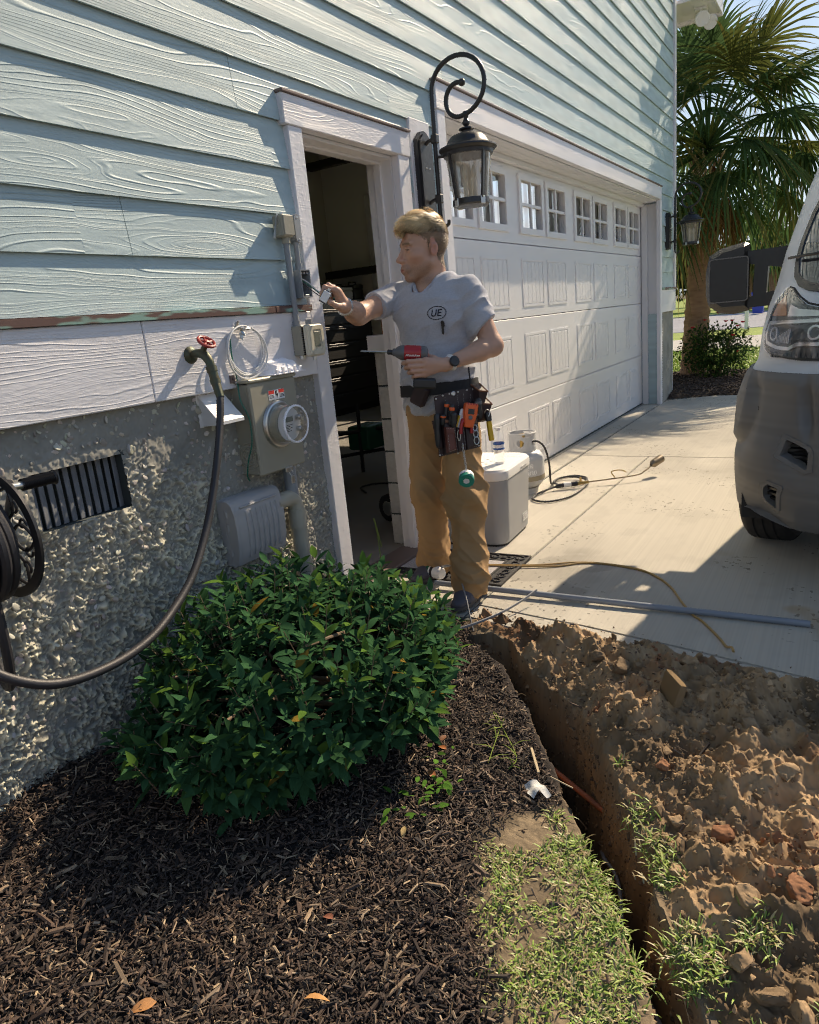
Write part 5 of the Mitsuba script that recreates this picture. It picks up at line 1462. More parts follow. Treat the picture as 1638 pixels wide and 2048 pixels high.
def van_surf(s, z):
    """s: 0 at the centre of the nose, 1 where the corner meets the flank, up to 2 at the tail (the side by the house)"""
    s, z = np.broadcast_arrays(np.asarray(s, float), np.asarray(z, float))
    F, W, L = (np.interp(z, _z, q) for q in (_F, _W, _L))
    a = np.clip(np.abs(s), 0, 1) * np.pi / 2
    e = 2 / 2.7
    y = W * np.sin(a) ** e
    x = F + L * (1 - np.maximum(np.cos(a), 0) ** e)
    x = x + np.clip(np.abs(s) - 1, 0, 1) * (VXB - F - L)
    return VRP(np.stack([x, VYC + np.sign(s + 1e-12) * y, z], -1))


def van_norm(s, z):
    e = 1e-3
    n = np.cross(van_surf(s + e, z) - van_surf(s - e, z), van_surf(s, z + e) - van_surf(s, z - e))
    n /= np.linalg.norm(n, axis=-1, keepdims=True) + 1e-12
    c = VRP(np.array([3.2, VYC, 1.2]))
    return n * np.sign(((van_surf(s, z) - c) * n).sum(-1))[..., None]


mat('van_white', (.56, .58, .61), .32, clear=1.)
mat('van_plastic', lambda p, n, uv: MIX(C3(.10, .102, .107), C3(.165, .163, .158), FB(p.x * 3 + 1, p.y * 5, p.z * 4, 3)) * (.9 + .2 * N(p.y * 3, p.z * 60, 4)), lambda p, n, uv: .40 + .25 * FB(p.x * 4, p.y * 6, p.z * 9, 2), bump=plain_bump(420, .0002))
mat('van_dark', (.012, .012, .013), .7)
mat('van_trim', (.016, .0165, .018), .36, bump=plain_bump(500, .0002))
mat('chrome', (.75, .75, .76), .12, metal=1.)
mat('lamp_dark', (.10, .105, .11), .30, metal=.6)
mat('amber', (.50, .22, .10), .25, clear=.8)
mat('tyre', lambda p, n, uv: C3(.018, .018, .019) * (.8 + .5 * N(p.x * 30, p.y * 30, p.z * 30)), .75)
mat('teal_cloth', (.10, .18, .18), .8)
scene['mat_windscreen'] = {'type': 'thindielectric', 'int_ior': 1.62}

van = thing('van', 'white delivery van with a dented dark grey bumper parked nose-in on the driveway', 'van')


def vgrid(s, zrows, off=0., dent=None):
    """surface sheet: s (n), zrows (m, n) heights of each row"""
    S_ = np.broadcast_to(s, zrows.shape)
    P_ = van_surf(S_, zrows)
    N_ = van_norm(S_, zrows)
    o = off + (dent(S_, zrows) if dent else 0)
    P_ = P_ + N_ * (o[..., None] if np.ndim(o) else o)
    return TM(P_.reshape(-1, 3), grid(*zrows.shape))


def vpatch(pts, off, h=.035, mirror=False, thick=.004, dent=None):
    """a closed plate over the polygon pts (s, z) of the surface"""
    poly = sg.Polygon(pts) if not hasattr(pts, 'geom_type') else pts
    if mirror:
        poly = sa.scale(poly, -1, 1, origin=(0, 0))
    m = prism(poly.segmentize(h * .6), 1.)
    m = TM(*trimesh.remesh.subdivide_to_size(m.vertices * [1, 1, .02], m.faces, h))
    s, z, d = m.vertices.T
    return TM(van_surf(s, z) + van_norm(s, z) * (off + (dent(s, z) if dent else 0) + (d / .02 - 1) * thick)[:, None], m.faces)


GLASS = sg.Polygon([(0.6, 1.95), (0.6, 1.655), (0.616, 1.604), (0.625, 1.486), (0.617, 1.381), (0.591, 1.319), (0.542, 1.279), (0.477, 1.257), (0.427, 1.248), (0, 1.235), (-0.427, 1.248), (-0.477, 1.257), (-0.542, 1.279), (-0.591, 1.319), (-0.617, 1.381), (-0.625, 1.486), (-0.616, 1.604), (-0.6, 1.655), (-0.6, 1.95), (-0.5, 2.05), (0.5, 2.05)])
sg_, zg = np.linspace(-2, 2, 320), np.linspace(.905, 2.5, 110)
body = vgrid(sg_, np.repeat(zg[:, None], 320, 1))
fc = body.vertices[body.faces].mean(1)
S2, Z2 = np.meshgrid(sg_, zg)
cs = np.stack([S2.ravel(), Z2.ravel()], 1)[body.faces].mean(1)
inside = shapely.contains(GLASS.buffer(-.025), shapely.points(cs[:, 0], cs[:, 1]))
lowb = vgrid(np.concatenate([np.linspace(1.04, 2, 60)]), np.repeat(np.linspace(.42, .906, 16)[:, None], 60, 1))
lowb2 = vgrid(np.concatenate([np.linspace(-2, -1.04, 60)]), np.repeat(np.linspace(.42, .906, 16)[:, None], 60, 1))


def arch(m):
    c = m.vertices[m.faces].mean(1)
    return TM(m.vertices, m.faces[(np.hypot(c[:, 0] - 1.5, c[:, 2] - .36) > .43) & (np.hypot(c[:, 0] - 4.85, c[:, 2] - .36) > .43)])


roof = hull(van_surf(np.linspace(-2, 2, 60), 2.5))
part(van, 'body', cat(TM(body.vertices, body.faces[~inside]), arch(lowb), arch(lowb2), TM(roof.vertices, roof.faces)), 'mat_van_white', smooth=35)
rearw = [van_surf(s_, z_) for s_ in (-2, 2) for z_ in (.42, .9, 1.3, 2.1, 2.5)]
part(van, 'rear', mv(hull(np.vstack([rearw, np.array(rearw) + [.02, 0, 0]]))), 'mat_van_white')
part(van, 'underbody', VM(box((1.0, VYC - .95, .24), (5.6, VYC + .95, .44))), 'mat_van_dark')
cab = box((1.95, VYC - .80, .5), (2.6, VYC + .80, 2.0))
part(van, 'cab_back', VM(box((2.6, VYC - .80, .45), (2.7, VYC + .80, 2.05))), 'mat_van_dark')
part(van, 'dashboard', VM(hull([(1.12, VYC - .72, 1.12), (1.12, VYC + .72, 1.12), (1.7, VYC - .78, 1.14), (1.7, VYC + .78, 1.14), (1.25, VYC - .74, 1.22), (1.25, VYC + .74, 1.22), (1.65, VYC + .78, 1.30), (1.65, VYC - .78, 1.30)])), 'mat_van_trim')
for y in (VYC + .42, VYC - .42):
    part(van, 'seat', VM(cat(rbox((2.05, y - .24, .75), (2.5, y + .24, .95), .06), rbox((2.35, y - .24, .92), (2.52, y + .24, 1.65), .06))), 'mat_teal_cloth')
part(van, 'engine_bay', VM(box((1.0, VYC - .75, .45), (1.75, VYC + .75, 1.10))), 'mat_van_dark')
part(van, 'sun_shade', VM(hull([(1.66, VYC + .50, 1.36), (1.68, VYC + .15, 1.36), (1.95, VYC + .45, 1.95), (1.97, VYC + .1, 1.95), (1.69, VYC + .50, 1.36), (1.71, VYC + .15, 1.36), (1.98, VYC + .45, 1.95), (2.0, VYC + .1, 1.95)])), 'mat_teal_cloth')
ws = part(van, 'windscreen', vpatch(GLASS.buffer(-.028), .0, thick=.0001, h=.06), 'mat_windscreen', smooth=30)
part(ws, 'seal', vpatch(GLASS.difference(GLASS.buffer(-.03)), .006, thick=.006), 'mat_van_trim', smooth=30)
wp = van_surf(np.linspace(.66, .1, 12), np.linspace(1.40, 1.40, 12)) + van_norm(np.linspace(.66, .1, 12), np.full(12, 1.40)) * .018
part(van, 'wiper', cat(tube(wp, .007, 6), tube([wp[-1], van_surf(.08, 1.26) + [-.02, 0, 0]], .008, 6)), 'mat_van_trim')


def dents(s, z):
    q = np.stack([s * 2.4, z * 2.6, s * 0 + 2.2], -1)
    cr = 1 - np.abs(meshkit.noise(q * 1.5, 3) - .5) * 2
    d = -.035 * np.clip(cr - .72, 0, 1) / .28 + .014 * (meshkit.fbm(q * 1.4, 2, 6) - .5)
    d = d - .035 * np.exp(-((s - .375 + .12 * (.9 - z)) / .016) ** 2) * np.clip((z - .62) / .12, 0, 1)          # the vertical crease
    d = d - .030 * np.exp(-((s - .39) / .05) ** 2 - ((z - .60) / .07) ** 2)
    return d * np.clip((1.0 - np.abs(s)) * 3.5, 0, 1) * np.clip((.935 - z) / .07, .12, 1)


ns_ = 200
s_ = np.linspace(-1.0, 1.0, ns_)
zb = np.interp(np.abs(s_), [0, .315, .422, .51, .62, .786, 1.0], [.262, .269, .262, .285, .305, .29, .27])
zt = np.full(ns_, .930)
tt = np.linspace(0, 1, 70)[:, None]
HOLES = [sg.Polygon([(.431, .683), (.342, .643), (.327, .625), (.326, .547), (.347, .536), (.409, .563), (.452, .592)]), sg.Polygon([(.517, .451), (.485, .474), (.422, .460), (.439, .416), (.456, .338), (.471, .329), (.525, .358), (.538, .391)])]
bz_ = zb + (zt - zb) * tt
bm = vgrid(s_, bz_, .014, dents)
cs = np.stack([np.broadcast_to(s_, bz_.shape).ravel(), bz_.ravel()], 1)[bm.faces].mean(1)
hole = np.zeros(len(cs), bool)
for h_ in HOLES:
    hole |= shapely.contains(h_.buffer(-.006), shapely.points(cs[:, 0], cs[:, 1]))
rim_t = vgrid(s_, np.repeat(zt[None], 2, 0) + np.array([[0.], [.0005]]), np.array([[.012], [-.03]]) * np.ones((2, ns_)))
rim_b = vgrid(s_, np.repeat(zb[None], 2, 0) + np.array([[0.], [.0005]]), np.array([[.012], [-.10]]) * np.ones((2, ns_)))
bp_ = part(van, 'bumper', cat(TM(bm.vertices, bm.faces[~hole]), rim_t, rim_b), 'mat_van_plastic', label='dented and scuffed dark grey front bumper', smooth=45)
for k, h_ in enumerate(HOLES):
    part(bp_, 'recess', vpatch(h_.buffer(.03), -.055, thick=.004, dent=dents), 'mat_van_dark', smooth=30)
    part(bp_, 'surround', vpatch(h_.buffer(.006, join_style=1).difference(h_.buffer(-.012)), .018, h=.02, thick=.045, dent=dents), 'mat_van_plastic', smooth=30)
    b = h_.bounds
    for q in range(5):
        z_ = b[1] + (b[3] - b[1]) * (q + .5) / 5
        sl_ = h_.buffer(.0).intersection(sg.box(b[0] - .1, z_ - .006, b[2] + .1, z_ + .006))
        if sl_.area > 1e-5 and sl_.geom_type == 'Polygon':
            part(bp_, 'grille_slat', vpatch(sl_, -.02 if k == 0 else -.006, thick=.02, dent=dents), 'mat_van_trim', smooth=30)
part(bp_, 'tow_cover', vpatch([(.334, .485), (.27, .491), (.27, .442), (.335, .436)], .004, thick=.012, dent=dents), 'mat_van_trim')
seam = sg.LineString([(.90, .925), (.80, .90), (.755, .885), (.69, .85), (.629, .81), (.58, .76), (.552, .709), (.527, .655), (.519, .605), (.524, .555), (.539, .511), (.565, .455), (.593, .402), (.612, .35), (.622, .302)]).buffer(.0045)
part(bp_, 'seam', vpatch(seam, .0135, h=.02, thick=.012, dent=dents), 'mat_van_dark')
part(van, 'wheel_arch', VM(cat(*[cat(box((1.08, VYC + q * .70, .30), (1.95, VYC + q * .93, .46)), box((1.95, VYC + q * .55, .2), (2.0, VYC + q * .99, .80))) for q in (-1, 1)])), 'mat_van_dark', kind='stuff')
# headlamps
HL = [(.601, 1.272), (.654, 1.228), (.683, 1.161), (.697, 1.10), (.683, 1.039), (.66, 1.018), (.625, 1.005), (.522, .990), (.435, .982), (.371, .982), (.31, .985), (.27, 1.01), (.26, 1.11), (.30, 1.17), (.36, 1.182), (.406, 1.185), (.457, 1.198), (.506, 1.226), (.558, 1.265)]
HP = sg.Polygon(HL)
for mir in (False, True):
    hl = part(van, 'headlight', vpatch(HP, .003, mirror=mir), 'mat_lamp_dark', smooth=30)
    part(hl, 'bezel', vpatch(HP.difference(HP.buffer(-.010)), .010, mirror=mir, thick=.008), 'mat_chrome' if False else 'mat_van_trim', smooth=30)
    part(hl, 'turn_lamp', vpatch(sg.Polygon([(.600, 1.243), (.640, 1.212), (.668, 1.160), (.554, 1.160), (.575, 1.206)]), .007, mirror=mir), 'mat_amber', smooth=30)
    part(hl, 'upper_reflector', vpatch(sg.Polygon([(.545, 1.205), (.49, 1.184), (.41, 1.176), (.33, 1.172), (.33, 1.15), (.545, 1.156)]), .007, mirror=mir), 'mat_chrome', smooth=30)
    lamp = sg.Polygon([(.66, 1.130), (.672, 1.08), (.655, 1.05), (.575, 1.030), (.50, 1.025), (.478, 1.036), (.46, 1.043), (.33, 1.043), (.31, 1.135)])
    part(hl, 'lamp_edge', vpatch(lamp.buffer(.006).difference(lamp.buffer(-.008)), .012, h=.02, mirror=mir, thick=.008), 'mat_chrome', smooth=30)
    part(hl, 'main_reflector', vpatch(lamp.buffer(-.02).difference(sg.box(.486, .9, .498, 1.2)), .006, h=.02, mirror=mir), 'mat_lamp_dark', smooth=30)
    for k in range(9):
        part(hl, 'flute', vpatch(sg.box(.505 + k * .009, 1.048, .508 + k * .009, 1.105 - .004 * k), .011, mirror=mir, thick=.005), 'mat_chrome')
    for c0 in ((.605, 1.085), (.395, 1.088)):
        part(hl, 'bulb_ring', vpatch(sg.Point(*c0).buffer(.028, 12).difference(sg.Point(*c0).buffer(.020, 12)), .012, h=.02, mirror=mir, thick=.006), 'mat_chrome', smooth=30)
    for k in range(14):
        part(hl, 'lower_flute', vpatch(sg.box(.31 + k * .022, .992, .322 + k * .022, 1.012), .009, mirror=mir, thick=.005), 'mat_lamp_dark')
    part(hl, 'lens', vpatch(HP.buffer(-.004), .020, mirror=mir, thick=.0001), 'mat_clear', smooth=30)
hs = sg.LineString([(.603, 1.280), (.565, 1.272), (.51, 1.236), (.457, 1.208), (.406, 1.196), (.0, 1.19)]).buffer(.0035)
part(van, 'bonnet_seam', vpatch(hs, .0012, h=.03, thick=.006), 'mat_van_dark')
part(van, 'grille', vpatch(sg.box(-.24, .985, .24, 1.16), .004), 'mat_van_trim', smooth=30)
# wheels
for xw in (1.5, 4.9):
    for q in (-1, 1):
        wc, WR = VRP(np.array([xw, VYC + q * .90, .352])), rotz(VYAW) @ zto((0, 1, 0))
        wt = part(van, 'wheel', mv(lathe([(.20, -.10), (.27, -.118), (.32, -.116), (.343, -.098), (.351, -.08), (.352, -.052), (.346, -.050), (.346, -.042), (.352, -.040), (.352, -.006), (.346, -.004), (.346, .004), (.352, .006), (.352, .040), (.346, .042), (.346, .050), (.352, .052), (.351, .08), (.343, .098), (.32, .116), (.27, .118), (.20, .10)], 56), wc, WR), 'mat_tyre', smooth=30)
        part(wt, 'rim', mv(lathe([(0, .06 * q), (.06, .07 * q), (.10, .05 * q), (.19, .05 * q), (.205, .09 * q), (.205, -.09 * q)], 32), wc, WR), 'mat_steel')
# mirrors
for q in (1,):
    fy = lambda y: y
    mr = part(van, 'mirror', None or hull(np.vstack([[(x, fy(y), z) for y, z in pts] for x, pts in (
        (2.08, [(-1.300, 1.21), (-1.284, 1.27), (-1.282, 1.40), (-1.30, 1.49), (-1.36, 1.525), (-1.49, 1.548), (-1.515, 1.535), (-1.52, 1.17), (-1.44, 1.155), (-1.36, 1.165)]),
        (2.03, [(-1.325, 1.24), (-1.31, 1.29), (-1.31, 1.40), (-1.33, 1.47), (-1.38, 1.50), (-1.49, 1.52), (-1.50, 1.20), (-1.38, 1.20)]),
        (2.22, [(-1.31, 1.22), (-1.29, 1.28), (-1.29, 1.40), (-1.31, 1.48), (-1.49, 1.53), (-1.50, 1.18)]))])), 'mat_van_trim', smooth=25)
    rp_ = sg.box(-.085, -.10, .085, .105).buffer(.02)
    ring_ = mv(prism(rp_.difference(rp_.buffer(-.006)), .006), (2.026, fy(-1.412), 1.345), axes([0, -q, 0], [0, 0, 1], [-1, 0, 0]))
    part(mr, 'panel_ring', ring_, 'mat_van_plastic')
    part(mr, 'panel', mv(prism(rp_.buffer(-.008), .004), (2.027, fy(-1.412), 1.345), axes([0, -q, 0], [0, 0, 1], [-1, 0, 0])), 'mat_van_trim')
    part(mr, 'glass', mv(prism(sg.box(-.085, -.13, .085, .13).buffer(.01), .003), (2.222, fy(-1.40), 1.35), axes([0, q, 0], [0, 0, 1], [1, 0, 0])), 'mat_chrome')
    part(mr, 'upper_arm', hull([(x, fy(y), z) for x in (2.06, 2.15) for y, z in ((-1.47, 1.495), (-1.47, 1.435), (-1.70, 1.49), (-1.70, 1.41), (-1.82, 1.50), (-1.82, 1.36))]), 'mat_van_trim', smooth=20)
    part(mr, 'lower_arm', hull([(x, fy(y), z) for x in (2.06, 2.15) for y, z in ((-1.47, 1.235), (-1.47, 1.185), (-1.70, 1.255), (-1.70, 1.19), (-1.82, 1.30), (-1.82, 1.19))]), 'mat_van_trim', smooth=20)
    part(mr, 'post', hull([(x, fy(y), z) for x in (2.06, 2.14) for y, z in ((-1.545, 1.45), (-1.615, 1.45), (-1.535, 1.21), (-1.605, 1.21))]), 'mat_van_trim', smooth=20)
    part(mr, 'foot', hull([(x, fy(y), z) for x in (2.04, 2.2) for y, z in ((-1.705, 1.49), (-1.685, 1.42), (-1.68, 1.34), (-1.665, 1.26), (-1.66, 1.19), (-1.90, 1.17), (-1.90, 1.50))]), 'mat_van_trim', smooth=20)
for key in [k for k in list(scene) if k.startswith(van + '__mirror')]:   # the other mirror: the same mesh on the far side of the van
    ax_ = VRP(np.array([[1., VYC, 0], [2., VYC, 0]])); n_ = np.array([-(ax_[1] - ax_[0])[1], (ax_[1] - ax_[0])[0], 0])
    M_ = np.eye(4); M_[:3, :3] -= 2 * np.outer(n_, n_); M_[:3, 3] = 2 * n_ * (n_ @ ax_[0])
    scene[key.replace('__mirror', '__mirror_001', 1)] = {**scene[key], 'to_world': T(M_)}
# ================================================================ THINGS ON THE DRIVEWAY AND IN THE GARAGE
mat('cooler_grey', lambda p, n, uv: C3(.30, .305, .31) * (.95 + .1 * N(p.x * 9, p.y * 9, p.z * 9)), .5, bump=plain_bump(350, .00025))
mat('cooler_white', (.70, .70, .68), .42, bump=plain_bump(350, .0002))
mat('tank_paint', lambda p, n, uv: MIX(C3(.46, .47, .48), C3(.36, .33, .28), SS(.45, .75, FB(p.x * 12, p.y * 12, p.z * 9, 3)) * SS(.22, .05, p.z)), .45)
mat('tan_print', (.28, .235, .16), .5)
mat('blue_label', (.035, .10, .33), .4)
mat('rubber', (.028, .028, .030), .5, bump=plain_bump(260, .0004))
mat('mat_carpet', lambda p, n, uv: C3(.33, .32, .33) * (.7 + .5 * N(p.x * 300, p.y * 300, 0)), .95)
mat('cord', (.32, .205, .07), .5)
mat('pvc_blue', lambda p, n, uv: C3(.20, .225, .265) * (.93 + .12 * N(p.x * 6, p.y * 6, 1)), .38)
mat('cable_grey', (.22, .225, .235), .45)
mat('orange_pipe', lambda p, n, uv: MIX(C3(.42, .10, .035), C3(.20, .09, .05), FB(p.x * 30, p.y * 30, p.z * 30, 3)), .55)
mat('pale_wood', (.44, .35, .22), .8, bump=plain_bump(120, .0006))
mat('paper', lambda p, n, uv: C3(.60, .60, .58) * (.7 + .4 * FB(p.x * 60, p.y * 60, 0, 3)), .85)
mat('orange_paint', lambda p, n, uv: C3(.62, .24, .03) * (.8 + .3 * N(p.x * 12, p.y * 12, p.z * 12)), .45)
mat('card', (.25, .17, .085), .9)
mat('green_tool', (.01, .10, .055), .45)
mat('brass', (.45, .31, .11), .3, metal=.9)
mat('burnt_steel', lambda p, n, uv: MIX(C3(.20, .16, .12), C3(.42, .34, .24), FB(p.x * 30, p.y * 30, p.z * 30, 2)), .35, metal=.8)
mat('cap_white', (.75, .75, .75), .35)
scene['mat_water'] = {'type': 'dielectric', 'int_ior': 1.2, 'ext_ior': 1.0}

# --- cooler
ck = thing('cooler', 'large grey and white hard cooler standing on the driveway behind the man', 'cooler')
CR = rotz(.075)
CO = np.array([1.155, -.205, 0])


def crect(w, d, r, z, n=8):
    p = np.array(sg.box(-w / 2 + r, -d / 2 + r, w / 2 - r, d / 2 - r).buffer(r, n).exterior.coords)[:-1]
    return np.column_stack([p, np.full(len(p), z)])


def stackrings(rs, cap=True):
    n = len(rs[0]); v = np.vstack(rs)
    i, j = np.meshgrid(np.arange(len(rs) - 1), np.arange(n), indexing='ij')
    f = np.stack([i * n + j, i * n + (j + 1) % n, (i + 1) * n + (j + 1) % n, (i + 1) * n + j], -1).reshape(-1, 4)
    f = np.vstack([f[:, [0, 1, 2]], f[:, [0, 2, 3]]])
    if cap:
        v = np.vstack([v, rs[0].mean(0), rs[-1].mean(0)])
        a = np.arange(n); b = (a + 1) % n
        f = np.vstack([f, np.stack([b, a, a * 0 + len(v) - 2], 1), np.stack([a + n * (len(rs) - 1), b + n * (len(rs) - 1), a * 0 + len(v) - 1], 1)])
    if trimesh.Trimesh(v, f, process=False).volume < 0:
        f = f[:, ::-1]
    return TM(v, f)


def placed(m):
    return mv(m, CO, CR)


part(ck, 'body', placed(stackrings([crect(.46, .38, .07, .012), crect(.475, .395, .075, .018), crect(.485, .405, .078, .06), crect(.51, .43, .08, .32), crect(.514, .434, .08, .385), crect(.508, .428, .078, .392)])), 'mat_cooler_grey', smooth=30)
part(ck, 'lid', placed(stackrings([crect(.520, .440, .083, .392), crect(.526, .446, .085, .396), crect(.528, .448, .085, .424), crect(.524, .444, .085, .440), crect(.505, .425, .08, .452), crect(.47, .39, .07, .457)])), 'mat_cooler_white', smooth=30)
part(ck, 'base', placed(stackrings([crect(.455, .375, .07, .0), crect(.455, .375, .07, .014)])), 'mat_black_plastic')
for q, (x, y) in enumerate(((-.10, -.06), (-.06, -.02), (-.02, -.06), (-.10, .02), (-.06, .06), (.03, -.02))):
    part(ck, 'dimple', placed(mv(lathe([(0, .4575), (.009, .4578), (.010, .4568)], 14), (x, y, 0))), 'mat_cooler_grey')
for x, y in ((.14, .07), (-.17, -.13), (.15, -.14)):
    part(ck, 'cup_recess', placed(mv(lathe([(.0, .4574), (.036, .4574), (.040, .4582), (.043, .4568)], 28), (x, y, 0))), 'mat_cooler_white')
part(ck, 'latch', placed(box((.02, -.2275, .404), (.12, -.2235, .416), .0015)), 'mat_cooler_grey')
part(ck, 'side_grip', placed(box((-.2585, -.08, .28), (-.2545, .05, .288), .0015)), 'mat_cooler_grey')
lg = part(ck, 'logo_panel', placed(mv(prism(sg.box(0, 0, .085, .042).difference(sg.box(.003, .003, .082, .039)), .0012), (.06, -.2085, .075), rotv((1, 0, 0), np.pi / 2 - .05))), 'mat_cooler_white')
part(lg, 'lettering', placed(mv(textm('RTIC', .024, .0012), (.071, -.2088, .084), rotv((1, 0, 0), np.pi / 2 - .05))), 'mat_cooler_white', kind='stuff')

# --- water bottle on the cooler
wb = thing('water_bottle', 'half full clear plastic water bottle with a blue label on the cooler', 'bottle')
BP = (1.085, -.345, .4575)
bprof = [(.0, .003), (.02, .0), (.029, .004), (.0315, .012), (.0305, .022), (.0315, .03), (.0302, .042), (.0315, .052), (.0302, .064), (.0315, .075), (.0318, .125), (.0305, .135), (.026, .15), (.0165, .172), (.0125, .182), (.0125, .194)]
part(wb, 'shell', mv(lathe(bprof, 32), BP), 'mat_clear', smooth=40)
part(wb, 'water', mv(lathe([(0, .006), (.026, .006), (.0285, .014), (.0285, .085), (0, .0852)], 28), BP), 'mat_water', smooth=30)
part(wb, 'cap', mv(lathe([(.0, .206), (.0135, .206), (.0142, .203), (.0142, .190), (.013, .190)], 24), BP), 'mat_cap_white')
part(wb, 'label', mv(lathe([(.0322, .083), (.0322, .122)], 32), BP), 'mat_blue_label', smooth=True)
part(wb, 'label_band', mv(lathe([(.0325, .094), (.0325, .112)], 32), BP), 'mat_cap_white', smooth=True)

# --- propane tank, hose, torch
tk = thing('propane_tank', 'grey propane gas cylinder with a printed band behind the cooler', 'gas cylinder')
TO = np.array([2.18, -.03, 0])
PT = lambda m: mv(m, TO)
part(tk, 'foot_ring', PT(lathe([(.098, .0), (.102, .0), (.104, .03), (.11, .045), (.10, .045)], 40)), 'mat_tank_paint')
part(tk, 'cylinder', PT(lathe([(.0, .035), (.08, .04), (.125, .06), (.148, .09), (.153, .12), (.153, .24), (.149, .268), (.128, .298), (.085, .318), (.03, .325), (.0, .326)], 48)), 'mat_tank_paint', smooth=40)
part(tk, 'print_band', PT(lathe([(.1536, .105), (.1542, .11), (.1542, .135), (.1536, .14)], 48)), 'mat_tan_print', smooth=40)


def wrap(m, r, a0, z0):
    v = m.vertices
    a = a0 + v[:, 0] / r
    return TM(np.stack([np.cos(a) * (r + v[:, 2]), np.sin(a) * (r + v[:, 2]), z0 + v[:, 1]], 1), m.faces)


for s_t, z_ in (('Blue', .205), ('Rhino', .155)):
    tmesh = textm(s_t, .036, .0012)
    dk = sg.box(-.006, -.006, tmesh.bounds[1][0] + .006, .045)
    a0 = math.radians(-168)
    tv = trimesh.remesh.subdivide_to_size(tmesh.vertices, tmesh.faces, .012)
    part(tk, 'lettering', PT(wrap(TM(*tv), .1545, a0, z_)), 'mat_cap_white', kind='stuff', label='white lettering on the gas cylinder')
collar = []
aa = np.linspace(.5, 2 * np.pi - .5, 40)
for r_, z0_, z1_ in ((.098, .318, .445),):
    sec = np.stack([np.cos(aa) * r_, np.sin(aa) * r_], 1)
    ph_ = sg.Polygon(np.vstack([[(a * r_, 0), ] for a in aa] + [[(a * r_, .125 - .02 * (math.cos(a * 3) > .2))] for a in aa[::-1]]))
    for a in (1.5, 2.6, 3.7, 4.8):
        ph_ = ph_.difference(sa.scale(sg.Point(a * r_, .06), 1, 1).buffer(.026 if int(a * 10) % 2 else .022))
    cm = prism(ph_.segmentize(.012), .004)
    cv_, cf_ = trimesh.remesh.subdivide_to_size(cm.vertices, cm.faces, .02)
    collar = TM(np.stack([np.cos(cv_[:, 0] / r_ + 1.9) * (r_ + cv_[:, 2]), np.sin(cv_[:, 0] / r_ + 1.9) * (r_ + cv_[:, 2]), .316 + cv_[:, 1]], 1), cf_)
part(tk, 'collar', PT(collar), 'mat_tank_paint', smooth=30)
part(tk, 'collar_rim', PT(tube(np.stack([np.cos(aa + 1.9) * .10, np.sin(aa + 1.9) * .10, np.full(40, .441)], 1), .005, 8)), 'mat_tank_paint')
part(tk, 'valve', PT(cat(rod((0, 0, .32), (0, 0, .40), .016, 14), rod((0, 0, .375), (-.01, -.06, .375), .012, 12), rod((0, 0, .40), (0, 0, .43), .024, 10))), 'mat_brass')
gl = thing('gas_hose', 'black rubber gas hose looping from the cylinder to the torch', 'hose')
hpts = [(2.17, -.095, .375), (2.19, -.15, .375), (2.215, -.19, .32), (2.235, -.21, .20), (2.27, -.20, .08), (2.38, -.17, .018), (2.56, -.15, .012), (2.68, -.24, .012), (2.62, -.36, .012), (2.45, -.385, .014), (2.34, -.29, .016), (2.40, -.18, .022), (2.55, -.17, .022), (2.61, -.27, .022), (2.52, -.40, .014), (2.30, -.43, .012), (2.05, -.41, .012), (1.90, -.31, .012), (1.94, -.19, .012), (2.08, -.17, .014), (2.20, -.21, .022), (2.26, -.245, .028)]
part(gl, 'tube', tube(spline(hpts, 8), .0075, 10), 'mat_hose_black')
tc_ = thing('weed_torch', 'brass gas torch wand with a burner head lying on the driveway', 'torch')
w0, w1, w2 = np.array([2.26, -.245, .03]), np.array([2.35, -.375, .035]), np.array([2.60, -.715, .045])
part(tc_, 'grip', cat(rod(w0, w1, .016, 14, .018)), 'mat_black_plastic')
part(tc_, 'grip_label', rod(w0 * .65 + w1 * .35, w0 * .3 + w1 * .7, .0186, 14), 'mat_label_white')
part(tc_, 'wand', tube(spline([w1, w2, (2.68, -.78, .065), (2.78, -.815, .095)], 8), .0055, 8), 'mat_burnt_steel')
nz0, nz1 = np.array([2.77, -.81, .092]), np.array([2.89, -.865, .125])
part(tc_, 'burner', mv(lathe([(.012, -.01), (.018, .0), (.030, .02), (.031, .115), (.029, .115), (.027, .03), (.0, .02)], 24), nz0, zto(nz1 - nz0)), 'mat_burnt_steel')
part(tc_, 'valve', cat(rod(w1, w1 + (w2 - w1) * .10, .013, 12), rod(w1 + (w2 - w1) * .06, w1 + (w2 - w1) * .06 + [0, 0, .04], .008, 10), rod(w1 * .98 + w2 * .02, w1 * .8 + w2 * .2, .010, 10)), 'mat_brass')
wm = w1 * .32 + w2 * .68
part(tc_, 'rest', tube(spline([wm + [0, 0, 0], wm + [.01, .03, .045], wm + [.05, -.03, .05], wm + [.075, -.06, .03]], 5), .004, 8), 'mat_brass')

# --- door mat with a scroll border
dm = thing('door_mat', 'black rubber door mat with scrollwork border and grey carpet panel under the man', 'door mat')
MR, MO = rotz(.035), np.array([.585, -.255, .0])
MP = lambda m: mv(m, MO, MR)
MW, ML = .445, .745
part(dm, 'base', MP(box((-MW / 2, -ML / 2, .001), (MW / 2, ML / 2, .0045))), 'mat_rubber')
bo = sg.box(-MW / 2, -ML / 2, MW / 2, ML / 2).buffer(-.006).buffer(.006)
part(dm, 'rim', MP(cat(prism(bo.difference(bo.buffer(-.011)), .007, .0046), prism(bo.buffer(-.098).difference(bo.buffer(-.108)), .007, .0046))), 'mat_rubber', kind='stuff')
part(dm, 'carpet', MP(box((-MW / 2 + .112, -ML / 2 + .112, .0047), (MW / 2 - .112, ML / 2 - .112, .009), .001)), 'mat_mat_carpet')
sc_ = []


